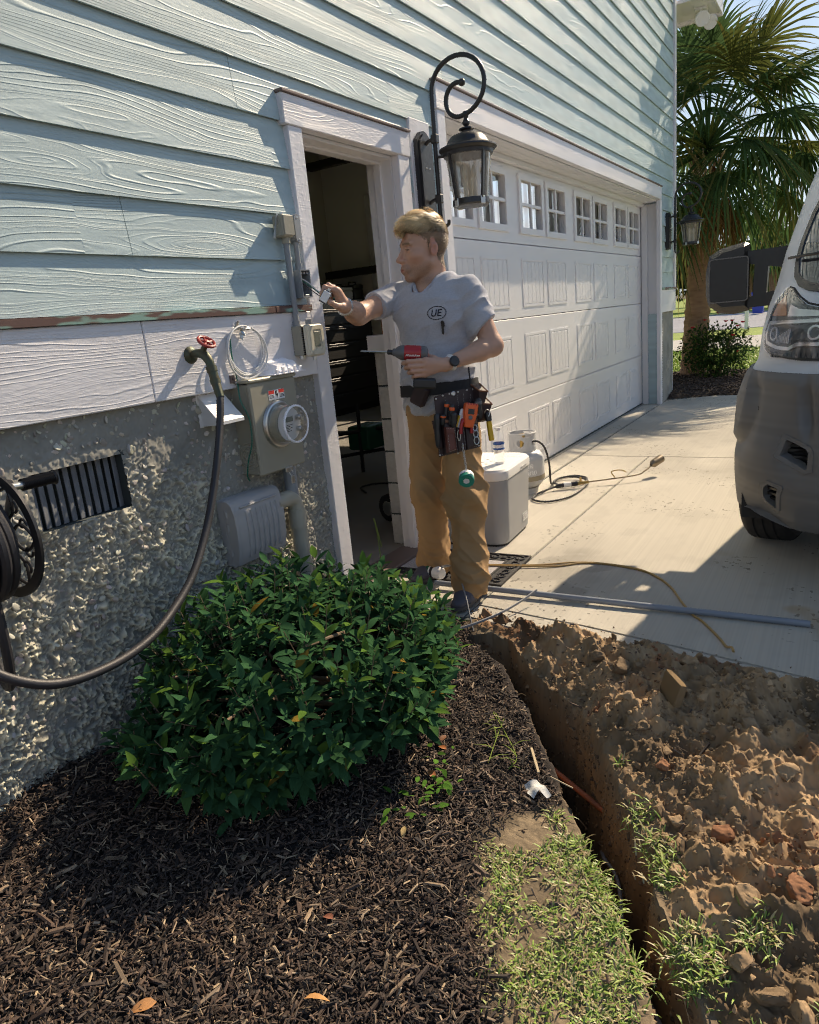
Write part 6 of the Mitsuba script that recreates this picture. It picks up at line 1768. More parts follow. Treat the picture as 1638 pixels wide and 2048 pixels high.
def scroll(cx, cy, r, a0, sg_):
    t = np.linspace(0, 5.2, 16)
    rr = r * (1 - t / 6.6)
    return tube(np.stack([cx + rr * np.cos(a0 + sg_ * t), cy + rr * np.sin(a0 + sg_ * t), np.full(16, .008)], 1), .0042, 6)


for sx in (-1, 1):
    for k in range(10):
        y = -ML / 2 + .05 + k * (ML - .1) / 9
        part(dm, 'scroll', MP(cat(scroll(sx * (MW / 2 - .055), y, .034, k * np.pi + (0 if sx > 0 else 1), 1 if k % 2 else -1), scroll(sx * (MW / 2 - .055), y + .022, .018, k * np.pi + 2, -1))), 'mat_rubber', kind=None)
for sy in (-1, 1):
    for k in range(4):
        x = -MW / 2 + .12 + k * (MW - .24) / 3
        part(dm, 'scroll', MP(cat(scroll(x, sy * (ML / 2 - .055), .034, k * np.pi, 1 if k % 2 else -1), scroll(x + .025, sy * (ML / 2 - .055), .018, k * np.pi + 2, -1))), 'mat_rubber')

# --- cords, pipe, cables
ec = thing('extension_cord', 'ochre extension cord winding from the door mat across the slab edge', 'cord')
c0 = [(.50, -.10, .016), (.56, -.30, .016), (.60, -.45, .015), (.70, -.77, .006), (.80, -.92, .006), (.80, -1.10, .006), (.74, -1.26, .006), (.60, -1.38, .006), (.44, -1.46, .006), (.31, -1.53, .006), (.25, -1.58, .006), (.12, -1.66, .006), (.05, -1.695, .008), (.0, -1.72, .03), (-.03, -1.73, .03)]
part(ec, 'cord', tube(spline(c0, 8), .0048, 8), 'mat_cord')
c1 = [(.51, -.12, .012), (.585, -.30, .013), (.625, -.47, .012), (.705, -.70, .006), (.79, -.86, .006), (.815, -1.0, .006), (.78, -1.2, .006), (.66, -1.34, .006)]
part(ec, 'cord', tube(spline(c1, 8), .0045, 8), 'mat_cord')
single('conduit_pipe', 'long straight grey plastic conduit pipe lying on the driveway edge', 'pipe', sweep(np.linspace((.265, -.33, .0285), (.335, -1.958, .0145), 24), circ(20, .0138), 1.), 'mat_pvc_blue')
gt = thing('glue_can', 'small white can lying tipped by the rear shoe on the mat', 'can')
ga0, ga1 = np.array([.35, -.235, .062]), np.array([.315, -.345, .058])
gR = zto(ga1 - ga0)
part(gt, 'can', mv(lathe([(0, 0), (.030, .0), (.033, .006), (.033, .095), (.031, .105), (.026, .116), (0, .117)], 28), ga0, gR), 'mat_cap_white')
part(gt, 'print', mv(lathe([(.0333, .02), (.0333, .042)], 28), ga0, gR), 'mat_green_tool', smooth=True)
part(gt, 'print_dark', mv(lathe([(.0334, .052), (.0334, .07)], 28), ga0, gR), 'mat_ink', smooth=True)
single('flat_cable', 'grey flat cable arching from the white can down into the trench', 'cable', sweep(spline([(.34, -.33, .085), (.25, -.43, .13), (.13, -.54, .13), (.03, -.62, .085), (-.06, -.685, .01), (-.12, -.74, -.09), (-.20, -.80, -.22), (-.30, -.90, -.36)], 8), circ(8, .0036, .0068)), 'mat_cable_grey')
single('loose_cable', 'stray grey cable end reaching from under the shrub over the slab corner', 'cable', sweep(spline([(-.36, -.58, .02), (-.22, -.66, .025), (-.10, -.74, .03), (.03, -.80, .035), (.15, -.84, .045), (.25, -.87, .06)], 8), circ(8, .0034, .0065)), 'mat_cable_grey')
single('trench_cable', 'grey cable lying along the bottom of the trench', 'cable', tube(spline([(-.72, -1.44, -.40), (-.79, -1.47, -.36), (-.86, -1.525, -.345), (-.94, -1.56, -.35), (-1.02, -1.585, -.36), (-1.09, -1.615, -.36), (-1.15, -1.645, -.365), (-1.21, -1.70, -.36), (-1.28, -1.75, -.35), (-1.38, -1.83, -.34)], 8), .0055, 8), 'mat_cable_grey')
op = single('buried_pipe', 'orange-red buried pipe bridging the trench', 'pipe', tube(spline([(-.50, -1.10, -.235), (-.56, -1.22, -.255), (-.64, -1.36, -.265), (-.73, -1.53, -.285)], 6), .0095, 12), 'mat_orange_pipe')
tgk = thing('stake_tag', 'torn white tag on a thin wooden stake lying at the trench lip', 'tag')
tz = float(GZ(-.92, -1.31))
part(tgk, 'stake', mv(box((-.065, -.004, -.002), (.065, .004, .002), .001), (-.80, -1.262, float(GZ(-.80, -1.262)) + .03), rotz(-2.6)), 'mat_pale_wood')
tp_ = np.array([(-.03, -.02), (.01, -.025), (.03, -.018), (.022, .004), (.045, .012), (.04, .026), (.0, .022), (-.028, .014)])
tgm = prism(sg.Polygon(tp_ * 1.15).segmentize(.01), .001)
tv_, tf_ = trimesh.remesh.subdivide_to_size(tgm.vertices, tgm.faces, .012)
tv_[:, 2] += .006 * np.sin(tv_[:, 0] * 90) + .004 * np.cos(tv_[:, 1] * 130)
part(tgk, 'tag', mv(TM(tv_, tf_), (-.925, -1.312, float(GZ(-.925, -1.312)) + .028), rotz(-2.4) @ rotv((1, 0, 0), .25)), 'mat_paper')
single('pale_stick', 'short pale splinter sticking out over the trench beside the white tag', 'stick', rod((-.86, -1.335, float(GZ(-.86, -1.335)) + .035), (-.865, -1.405, float(GZ(-.86, -1.335)) + .02), .0022, 6), 'mat_pale_wood')
single('root', 'thin pale root dangling from the far wall of the trench', 'root', tube(spline([(-1.34, -1.80, -.14), (-1.38, -1.83, -.20), (-1.42, -1.86, -.22), (-1.44, -1.90, -.16), (-1.45, -1.95, -.10)], 6), .0016, 6), 'mat_pale_wood')
single('clay_pot_shard', 'flat smooth slab of tan clay leaning on the dirt pile', 'clay slab', mv(trimesh.remesh.subdivide_loop(*(lambda b: (b.vertices, b.faces))(box((-.05, -.012, -.035), (.05, .012, .04), .004)), 1) and TM(*trimesh.remesh.subdivide_loop(*(lambda b: (b.vertices, b.faces))(box((-.06, -.014, -.035), (.06, .014, .045), .004)), 1)[:2]), (-.44, -1.60, float(GZ(-.44, -1.60)) + .03), rotz(.6) @ rotv((1, 0, 0), .3)), 'mat_clay') if scene.setdefault('mat_clay', {'type': 'twosided', 'bsdf': {'type': 'bumpmap', 'arbitrary': mikit.proc(plain_bump(60, .004, 3), .002), 'scale': 1.0, 'bsdf': {'type': 'diffuse', 'reflectance': rgb((.20, .145, .085))}}}) else None

# --- inside the garage
tb = thing('tool_cabinet', 'black tool cabinet at the back of the garage', 'cabinet')
part(tb, 'carcass', box((5.4, 4.55, .0), (7.25, 5.2, 1.70), .01), 'mat_black_plastic')
for k in range(6):
    part(tb, 'drawer', box((5.43, 4.535, .10 + k * .25), (7.2, 4.55, .32 + k * .25), .006), 'mat_rubber')
    part(tb, 'handle', box((5.8, 4.52, .27 + k * .25), (6.9, 4.53, .285 + k * .25), .002), 'mat_rubber')
for x, w_, h_, c_, lab in ((6.25, .34, .20, 'mat_black_plastic', 'black toolbox with a carry handle on the cabinet, left of the grey one'), (6.72, .40, .18, 'mat_netbox', 'grey toolbox on top of the cabinet in the garage'), (7.08, .26, .22, 'mat_black_plastic', 'black case at the right end of the cabinet top')):
    tx = thing('toolbox', lab, 'toolbox')
    part(tx, 'case', box((x - w_ / 2, 4.62, 1.702), (x + w_ / 2, 4.85, 1.702 + h_ * .7), .012), c_)
    part(tx, 'lid', box((x - w_ / 2 - .005, 4.615, 1.703 + h_ * .7), (x + w_ / 2 + .005, 4.855, 1.702 + h_), .012), c_)
    part(tx, 'handle', tube(spline([(x - .09, 4.73, 1.70 + h_), (x - .08, 4.73, 1.745 + h_), (x + .08, 4.73, 1.745 + h_), (x + .09, 4.73, 1.70 + h_)], 5), .01, 8), 'mat_black_plastic')
cbx = thing('cardboard_box', 'brown cardboard box at the left end of the cabinet top', 'box')
part(cbx, 'carton', box((5.62, 4.7, 1.702), (6.02, 5.1, 1.98), .004), 'mat_card')
part(cbx, 'flap', mv(box((-.19, -.10, -.002), (.19, .0, .002)), (5.82, 4.70, 1.985), rotv((1, 0, 0), .5)), 'mat_card')
ht = thing('hand_truck', 'tall orange hand truck frame with a wheel just inside the doorway', 'hand truck')
for dx in (0, .36):
    part(ht, 'rail', sweep([(1.42 + dx, .60, .12), (1.52 + dx, .62, 1.10), (1.575 + dx, .64, 2.10)], [(-.02, -.02), (.02, -.02), (.02, .02), (-.02, .02)]), 'mat_orange_paint')
for z in (.45, .95, 1.45, 1.95):
    part(ht, 'rung', rod((1.44 + .03 * z, .62, z), (1.80 + .03 * z, .62, z), .015, 12), 'mat_orange_paint')
part(ht, 'guard', box((1.38, .57, .16), (1.45, .63, .62), .01), 'mat_orange_paint')
for dx in (-.06, .42):
    wh = part(ht, 'wheel', mv(lathe([(.03, -.025), (.075, -.03), (.092, -.022), (.095, 0), (.092, .022), (.075, .03), (.03, .025)], 28), (1.33 + dx, .56, .096), zto((1, -.25, 0))), 'mat_tyre')
    part(wh, 'hub', mv(lathe([(0, -.034), (.04, -.034), (.055, -.024), (.055, .024), (.04, .034), (0, .034)], 20), (1.33 + dx, .56, .096), zto((1, -.25, 0))), 'mat_steel')
part(ht, 'axle', rod((1.27, .565, .096), (1.78, .55, .096), .012, 10), 'mat_steel')
ca = thing('tool_stand', 'low black folding tool stand with a green machine on the garage floor', 'tool stand')
part(ca, 'frame', cat(rod((2.25, 1.95, .38), (3.05, 1.45, .38), .018, 8), rod((2.30, 2.05, .16), (3.10, 1.55, .16), .016, 8)), 'mat_black_plastic', kind='stuff')
for x, y in ((2.3, 1.92), (2.62, 1.72), (2.95, 1.52), (3.05, 1.60)):
    part(ca, 'leg', rod((x, y, .0), (x + .02, y, .42 if x != 2.62 else .62), .017, 8), 'mat_black_plastic')
part(ca, 'motor', rbox((2.62, 1.62, .20), (2.95, 1.86, .42), .03), 'mat_green_tool')
part(ca, 'tank', rbox((2.2, 1.9, .22), (2.48, 2.12, .38), .03), 'mat_green_tool')
hk = thing('black_hose', 'thin black air hose lying loose on the garage floor', 'hose')
part(hk, 'hose', tube(spline([(1.9, 1.2, .012), (2.05, 1.35, .012), (2.2, 1.3, .012), (2.2, 1.1, .012), (2.0, 1.0, .012), (2.3, .85, .012), (2.5, .95, .012)], 8), .007, 8), 'mat_hose_black')
# ================================================================ THE MAN
mat('skin', 'vc', .48, bump=lambda p, n, uv: .00035 * FB(p.x * 320, p.y * 320, p.z * 320, 2), eps=.001, spec=.4)
mat('hair', 'vc', .42, spec=.5)
mat('shirt', lambda p, n, uv: C3(.385, .395, .435) * (.84 + .30 * N(p.x * 420, p.y * 420, p.z * 420) * .6 + .12 * N(p.x * 160, p.y * 160, p.z * 260)), .92, bump=lambda p, n, uv: .0004 * N(p.x * 700, p.y * 700, p.z * 700), eps=.0008, sheen=.3)
mat('trousers', lambda p, n, uv: MIX(C3(.29, .175, .078), C3(.36, .225, .105), FB(p.x * 9, p.y * 9, p.z * 6, 3)) * (.93 + .12 * N(p.x * 500, p.y * 500, p.z * 500)), .85, bump=lambda p, n, uv: .0004 * N(p.x * 600, p.y * 600, p.z * 600), eps=.0008)
mat('shoe', (.085, .085, .105), .8, bump=lambda p, n, uv: .0012 * N(p.x * 260, p.y * 260, p.z * 260), eps=.0015)
mat('sole', (.06, .06, .065), .7)
mat('leather', lambda p, n, uv: MIX(C3(.020, .012, .014), C3(.050, .026, .026), FB(p.x * 16, p.y * 16, p.z * 16, 3)), .5, bump=plain_bump(300, .0008))
mat('leather_red', lambda p, n, uv: MIX(C3(.085, .022, .018), C3(.14, .045, .03), FB(p.x * 22, p.y * 22, p.z * 22, 3)), .48, bump=plain_bump(300, .0008))
mat('leather_brown', (.17, .065, .03), .5, bump=plain_bump(200, .0006))
mat('webbing', (.018, .018, .02), .8)
mat('thread', (.40, .38, .34), .7)
mat('tool_red', (.36, .022, .024), .35)
mat('tool_orange', (.70, .11, .02), .35)
mat('tool_yellow', (.62, .38, .02), .4)
mat('tool_black', (.02, .021, .023), .4)
mat('tape_green', (.02, .22, .16), .4)
mat('tool_grey', (.11, .11, .115), .45)

man = thing('person', 'man in a grey t-shirt, brown work trousers and tool belt standing at the open doorway', 'person')
SKIN = np.array([.48, .285, .20])
# --- head frame: forward, left, up
HF = np.array([-.80, .60, 0.]); HF /= np.linalg.norm(HF)
HL_ = np.array([-HF[1], HF[0], 0.])
pit = math.radians(0)
HFp = HF * math.cos(pit) + np.array([0, 0, 1.]) * math.sin(pit)
HU = np.cross(HFp, HL_)
HR = axes(HFp, HL_, HU)
HO = np.array([.285, -.417, 1.588])
HS = 1.06
NB = np.array([.315, -.425, 1.43])


def head_sdf(w):
    p = ((w - HO) @ HR) / HS
    q = p * [1, 1, 1]; q[:, 1] = np.abs(q[:, 1])     # both sides alike
    d = ell(p, (-.006, 0, .042), (.098, .076, .090))
    d = smin(d, ell(p, (.040, 0, -.028), (.056, .056, .088)), .03)
    d = smin(d, cone(q, (.010, .050, -.055), (.070, .014, -.108), .020, .016), .025)
    d = smin(d, ell(p, (.080, 0, -.108), (.017, .021, .015)), .018)
    d = smin(d, ell(q, (.056, .046, -.026), (.030, .021, .022)), .02)
    d = smin(d, cone(q, (.094, .0, .020), (.082, .042, .022), .0105, .010), .016)
    d = smax(d, -ell(q, (.098, .033, .000), (.017, .019, .0105)), .010)
    d = smin(d, cone(p, (.093, 0, .010), (.119, 0, -.036), .0075, .0095), .010)
    d = smin(d, cone(p, (.072, 0, .0), (.094, 0, -.046), .014, .015), .012)
    d = smin(d, ell(p, (.119, 0, -.040), (.0115, .0115, .0095)), .008)
    d = smin(d, ell(q, (.106, .0125, -.043), (.0115, .0070, .0078)), .006)
    d = smin(d, ell(p, (.094, 0, -.076), (.019, .028, .020)), .014)
    d = smin(d, cone(q, (.1085, .0, -.0715), (.096, .021, -.0775), .0052, .0032), .005)
    d = smin(d, cone(q, (.1060, .0, -.0850), (.095, .018, -.0815), .0066, .0036), .005)
    d = smax(d, -ell(p, (.113, 0, -.0785), (.016, .017, .0022)), .002)
    d = smin(d, ell(q, (.0805, .033, -.002), (.0128, .0128, .0128)), .001)
    d = smin(d, cone(q, (.0925, .018, .0035), (.086, .046, .0015), .0042, .004), .004)     # upper lids
    d = smin(d, cone(q, (.0905, .020, -.0085), (.085, .044, -.0075), .0038, .0035), .004)  # lower lids
    ear = ell(q, (-.008, .0755, -.008), (.0165, .0080, .0275), rotv((0, 1, 0), -.22))
    ear = smax(ear, -ell(q, (-.004, .0845, -.007), (.0095, .0085, .0165), rotv((0, 1, 0), -.22)), .003)
    d = smin(d, ear, .006)
    return d * HS


def neck_sdf(w):
    a = HO + HR @ np.array([-.026, 0, -.055]); b = HO + HR @ np.array([.012, 0, -.085])
    d = cone(w, a, NB + [.01, 0, -.02], .056, .066)
    d = smin(d, cone(w, b, NB + [-.045, .0, .01], .028, .036), .03)
    d = smin(d, cone(w, a + [0, -.03, -.01], NB + [-.03, .05, -.01], .016, .016), .02)
    return d


SL_, SR_ = np.array([.315, -.592, 1.405]), np.array([.285, -.245, 1.405])
EL_, ER_ = np.array([.31, -.700, 1.155]), np.array([.045, -.195, 1.340])
WL_, WR_ = np.array([.085, -.584, 1.102]), np.array([-.190, -.293, 1.373])


def arm_sdf(w, S, E, W):
    d = cone(w, S, E, .054, .042)
    m = E * .72 + W * .28
    d = smin(d, cone(w, E, m, .041, .043), .03)
    d = smin(d, cone(w, m, W, .0425, .026, (np.cross(W - E, [0, 0, 1.]), 1.0)), .02)
    return d


R_MCP = np.array([(-.242, -.298, 1.435), (-.221, -.296, 1.428), (-.203, -.291, 1.416), (-.190, -.284, 1.402)])
R_PIP = np.array([(-.272, -.270, 1.449), (-.244, -.268, 1.456), (-.215, -.268, 1.449), (-.197, -.266, 1.434)])
R_DIP = np.array([(-.287, -.262, 1.427), (-.266, -.257, 1.431), (-.243, -.255, 1.424), (-.222, -.256, 1.410)])
R_TIP = np.array([(-.284, -.268, 1.408), (-.268, -.266, 1.412), (-.249, -.262, 1.403), (-.228, -.262, 1.394)])
R_TH = np.array([(-.222, -.304, 1.370), (-.256, -.303, 1.376), (-.279, -.294, 1.390), (-.284, -.280, 1.402)])
L_MCP = np.array([(-.003, -.540, 1.130), (-.008, -.541, 1.109), (-.009, -.537, 1.090), (-.010, -.530, 1.073)])
L_PIP = np.array([(-.053, -.482, 1.132), (-.053, -.489, 1.112), (-.048, -.496, 1.092), (-.037, -.503, 1.072)])
L_DIP = np.array([(-.040, -.452, 1.126), (-.037, -.460, 1.106), (-.032, -.470, 1.086), (-.024, -.483, 1.066)])
L_TIP = np.array([(-.009, -.456, 1.120), (-.007, -.464, 1.100), (-.005, -.476, 1.080), (-.002, -.488, 1.062)])
L_TH = np.array([(.048, -.548, 1.128), (.050, -.514, 1.146), (.040, -.484, 1.152), (.022, -.464, 1.148)])


def hand_sdf(w, W, MCP, PIP, DIP, TIP, TH):
    d = np.full(len(w), 9.)
    for k in range(4):
        r = (.0098, .0102, .0098, .0086)[k]
        f = cone(w, MCP[k], PIP[k], r * 1.12, r)
        f = smin(f, cone(w, PIP[k], DIP[k], r, r * .88), .003)
        f = smin(f, cone(w, DIP[k], TIP[k], r * .88, r * .74), .003)
        f = smin(f, np.linalg.norm(w - PIP[k], axis=1) - r * 1.10, .003)
        d = smin(d, f, .0012)
    palm = cone(w, W, (MCP[0] + MCP[1]) / 2, .021, .0165)
    for k in range(4):
        palm = smin(palm, cone(w, W * .9 + MCP[k] * .1, MCP[k], .019, .0128), .010)
        palm = smin(palm, np.linalg.norm(w - MCP[k], axis=1) - .0128, .004)
    d = smin(d, palm, .005)
    t = cone(w, W * .6 + TH[0] * .4, TH[0], .017, .0165)
    t = smin(t, cone(w, TH[0], TH[1], .0165, .0118), .008)
    t = smin(t, cone(w, TH[1], TH[2], .0118, .0104), .004)
    t = smin(t, cone(w, TH[2], TH[3], .0104, .0082), .004)
    return smin(d, t, .007)


def torso_skin(w):
    return smin(cone(w, (.31, -.42, 1.34), (.305, -.42, 1.0), .135, .13, ((1, 0, 0), 1.25)), cone(w, (.30, -.31, 1.395), (.315, -.53, 1.395), .05, .05), .05)


def body_all(w, near=None):
    d = smin(head_sdf(w), neck_sdf(w), .025)
    d = smin(d, torso_skin(w), .03)
    return d


hd = nets(lambda w: body_all(w), (.13, -.60, 1.385), (.43, -.27, 1.785), .0029)
lh = nets(lambda w: smin(hand_sdf(w, WL_, L_MCP, L_PIP, L_DIP, L_TIP, L_TH), arm_sdf(w, SL_, EL_, WL_), .018), (-.08, -.67, 1.035), (.155, -.43, 1.185), .0026)
rh = nets(lambda w: smin(hand_sdf(w, WR_, R_MCP, R_PIP, R_DIP, R_TIP, R_TH), arm_sdf(w, SR_, ER_, WR_), .018), (-.31, -.345, 1.33), (-.13, -.225, 1.475), .0026)
la = nets(lambda w: arm_sdf(w, SL_, EL_, WL_), (.10, -.77, 1.05), (.40, -.53, 1.50), .006)
ra = nets(lambda w: arm_sdf(w, SR_, ER_, WR_), (-.175, -.34, 1.24), (.36, -.12, 1.50), .006)
tr_ = nets(torso_skin, (.1, -.66, .88), (.5, -.2, 1.45), .012)


def to_man(m):
    q = trimesh.Trimesh(m.vertices, m.faces, process=True)
    if q.volume < 0:
        q.invert()
    return manifold3d.Manifold(manifold3d.Mesh(np.asarray(q.vertices, np.float32), np.asarray(q.faces, np.uint32)))


try:   # one continuous skin
    mm = to_man(hd)
    for q in (tr_, la, ra, lh, rh):
        mm = mm + to_man(q)
    mesh_ = mm.to_mesh()
    skin = TM(mesh_.vert_properties[:, :3], mesh_.tri_verts)
    assert len(skin.faces) > 20000
except Exception:
    skin = cat(hd, tr_, la, ra, lh, rh)
v = np.asarray(skin.vertices)
lp = ((v - HO) @ HR) / HS
inhead = (v[:, 2] > 1.40) & (np.linalg.norm(v - HO, axis=1) < .26)
col = np.tile(SKIN, (len(v), 1)) * (.93 + .14 * meshkit.fbm(v * 55, 3, 2)[:, None])


def tint(c, w):
    global col
    w = np.clip(w, 0, 1)[:, None]
    col = col * (1 - w) + np.asarray(c) * w


al = np.abs(lp[:, 1])
lips = np.exp(-((lp[:, 2] + .0785) / .0085) ** 2 - (al / .019) ** 4) * (lp[:, 0] > .094) * inhead
tint((.36, .135, .115), lips * .75)
stub = np.clip((-.045 - lp[:, 2]) / .03, 0, 1) * np.clip((lp[:, 0] + .015) / .03, 0, 1) * np.clip((lp[:, 2] + .155) / .025, 0, 1) * inhead * (meshkit.noise(v * 700, 3) * .6 + .35)
stub = np.maximum(stub, np.exp(-((lp[:, 2] + .062) / .007) ** 2) * (lp[:, 0] > .09) * (al < .026) * inhead * .55)
tint((.19, .115, .07), stub * .85 * (1 - lips))
brow = np.exp(-((lp[:, 2] - (.0215 - .10 * (al - .030) ** 1 * (al > .03))) / .0055) ** 2) * (al > .010) * (al < .050) * (lp[:, 0] > .07) * inhead
tint((.15, .09, .045), brow * .95)
tint((.05, .03, .025), (np.exp(-((lp[:, 2] + .0022) / .0030) ** 2) * (al > .019) * (al < .046) * (lp[:, 0] > .08) * inhead) * .9)
tint((.46, .17, .13), (al > .070) * (lp[:, 0] > -.03) * (lp[:, 0] < .02) * (np.abs(lp[:, 2]) < .035) * inhead * .45)
tint((.50, .22, .16), np.exp(-(np.linalg.norm(lp - [.112, 0, -.038], axis=1) / .02) ** 2) * inhead * .35)
tint((.48, .22, .155), np.exp(-(np.linalg.norm(np.stack([lp[:, 0] - .065, al - .045, lp[:, 2] + .035], 1), axis=1) / .028) ** 2) * inhead * .3)
for M_ in (L_MCP, L_PIP, R_MCP, R_PIP):
    for q in M_:
        tint((.46, .22, .165), np.exp(-(np.linalg.norm(v - q, axis=1) / .012) ** 2) * .45)
# scalp: fade of short hair
hl_u = np.interp(lp[:, 0], [-.10, -.055, -.03, -.012, .004, .014, .020, .040, .062, .095], [-.095, -.070, -.045, .034, .038, -.012, .030, .040, .060, .082])
scalp = np.clip((lp[:, 2] - hl_u) / .006, 0, 1) * inhead * ((al < .0765) | (lp[:, 2] > .026)) * (lp[:, 2] > -.095)
tint((.17, .108, .055), scalp * .85)
part(man, 'body', skin, 'mat_skin', smooth=True, color=col)

# --- hair: many short strands, long on top and swept forward
rng = np.random.default_rng(91)
hq = trimesh.Trimesh(hd.vertices, hd.faces, process=False)
hn = np.array(hq.vertex_normals)
if ((hd.vertices - HO) * hn).sum() < 0:
    hn = -hn
hl = ((hd.vertices - HO) @ HR) / HS
nl_ = hn @ HR
hu = np.interp(hl[:, 0], [-.10, -.055, -.03, -.012, .004, .014, .020, .040, .062, .095], [-.095, -.070, -.045, .034, .038, -.012, .030, .040, .060, .078])
can = (hl[:, 2] > hu) & ((np.abs(hl[:, 1]) < .0765) | (hl[:, 2] > .024)) & (hl[:, 2] > -.09)
topw = np.clip((hl[:, 2] - .058 - .05 * np.maximum(hl[:, 0] - .03, 0)) / .035, 0, 1)
ids = np.nonzero(can)[0]
V_, F_, C_ = [], [], []
tri = np.array([[0, 2, 3], [0, 3, 1], [2, 4, 5], [2, 5, 3], [4, 6, 7], [4, 7, 5], [6, 8, 9], [6, 9, 7]])
nstr = 15000
pick = rng.choice(ids, nstr, p=(.5 + 1.0 * topw[ids]) / (.5 + 1.0 * topw[ids]).sum())
lock = rng.normal(0, 1, (170, 3)); lock /= np.linalg.norm(lock, axis=1, keepdims=True)      # locks: strands near one centre lie alike
lk = rng.normal(0, 1, (170, 4))
_, li = cKDTree(lock).query((hl[pick] - [-.006, 0, .042]) / np.linalg.norm(hl[pick] - [-.006, 0, .042], axis=1, keepdims=True))
t = np.array([0, .25, .5, .75, 1.])[:, None]
c0 = np.array([-.006, 0, .042]); rad = np.array([.098, .076, .090])
for k, m in zip(pick, li):
    p, n, tw = hl[k], nl_[k], topw[k]
    if tw > .02:
        # combed forward round the skull, lifting away from it towards the tip
        e = (p - c0) / rad; r0 = np.linalg.norm(e); e = e / r0
        L = (.016 + .034 * tw) * rng.uniform(.75, 1.1) * (1 + .12 * lk[m, 0])
        th = (t[:, 0] * L / .098)[:, None]
        side_ = -.25 + np.clip(p[1] / .05, -1, 1) * .30 + .38 * lk[m, 1] + rng.normal(0, .10)
        g = np.array([1., side_, -.6 * (1 - tw)]); g = g - e * (g @ e); g /= np.linalg.norm(g)
        q_ = e * np.cos(th) + g * np.sin(th)
        vol = tw * np.interp(p[0], [-.09, -.05, 0, .05, .09], [.008, .016, .022, .018, .010]) * (1 + .35 * lk[m, 2])
        h = .0015 + vol * np.sin(np.clip(t * 1.9, 0, 1.57)) + tw * (.014 + .005 * lk[m, 3] + .005 * rng.random()) * t ** 2 * np.clip((p[0] + .02) / .06, 0, 1) + .003 * rng.normal() * t * tw
        c = c0 + rad * q_ * r0 + q_ * h
        d = c[-1] - c[0]
    else:
        d = np.array([-.25 if p[0] < 0 else .15, 0, -1.0]) + n * .40
        L = .009 * rng.uniform(.7, 1.2)
        d = d / np.linalg.norm(d) + rng.normal(0, .13, 3)
        c = p - n * .002 + d * L * t
    s = np.cross(d, n); s /= np.linalg.norm(s) + 1e-9
    w = (.0009 if tw > .05 else .0006) * np.array([1, 1, .9, .65, .12])[:, None]
    q = np.empty((10, 3)); q[0::2] = c - s * w; q[1::2] = c + s * w
    F_.append(tri + 10 * len(V_)); V_.append(q)
    base = np.array([.27, .18, .095]) * (1 - tw) + np.array([.74, .57, .31]) * tw
    cc = base * rng.uniform(.6, 1.25) * (1 + .22 * lk[m, 0])
    C_.append(np.tile(cc, (10, 1)) * (.60 + .52 * np.repeat(t, 2, 0) * max(tw, .3)))
hm = TM(np.vstack(V_) * HS @ HR.T + HO, np.vstack(F_))
cap = nets(lambda w: (lambda p: np.maximum(ell(p, (-.007, 0, .044), (.1035, .0795, .096)), .070 - p[:, 2] - .16 * np.minimum(p[:, 0] - .02, 0) + .25 * np.maximum(p[:, 0] - .05, 0)))(((w - HO) @ HR) / HS) * HS, (.13, -.58, 1.58), (.43, -.27, 1.80), .004)
ht_ = thing  # keep name
hkey = part(man, 'hair', cat(TM(cap.vertices, cap.faces), hm), 'mat_hair', smooth=True, color=np.vstack([np.tile([.36, .255, .125], (len(cap.vertices), 1)), np.vstack(C_)]), label='short blond hair swept forward on top, darker at the sides')


# --- t-shirt
def cut(d, w, o, n):
    return np.maximum(d, (w - np.asarray(o)) @ (np.asarray(n) / np.linalg.norm(n)))


hemR = SR_ + (ER_ - SR_) * .56; hemL = SL_ + (EL_ - SL_) * .66


def shirt_sdf(w):
    d = cone(w, (.31, -.425, 1.335), (.305, -.42, .93), .168, .166, ((1, 0, 0), 1.30))
    d = smin(d, cone(w, (.290, -.285, 1.392), (.312, -.555, 1.392), .058, .058), .06)
    d = smin(d, cone(w, (.32, -.36, 1.42), (.325, -.49, 1.42), .045, .045), .05)
    d = smin(d, ell(w, (.255, -.425, 1.08), (.10, .13, .16)), .06)
    d = smin(d, ell(w, (.235, -.43, 1.30), (.075, .15, .10)), .06)
    r = cut(cone(w, SR_, ER_, .058, .068), w, hemR, ER_ - SR_)
    l = cut(cone(w, SL_, EL_, .058, .077), w, hemL, (EL_ - SL_) * [1, 1, 1] + [.06, -.1, 0])
    d = smin(smin(d, r, .03), l, .03)
    d = cut(d, w, (.305, -.42, .872), (-.12, .05, -1))
    neck = cone(w, NB + [-.066, 0, -.012], NB + [.05, .0, .09], .062, .085)
    return smax(d, -neck, .006)


sh = nets(shirt_sdf, (.03, -.79, .84), (.50, -.10, 1.53), .0055)


def mesh_normals(m):
    q = trimesh.Trimesh(m.vertices, m.faces, process=False)
    n = np.array(q.vertex_normals)
    return n if q.volume > 0 else -n


def folds(m, f, amp):
    n = mesh_normals(m)
    return TM(m.vertices + n * (f(m.vertices) * amp)[:, None], m.faces)


def rdg(p, seed):
    return 1 - np.abs(meshkit.noise(p, seed) - .5) * 2


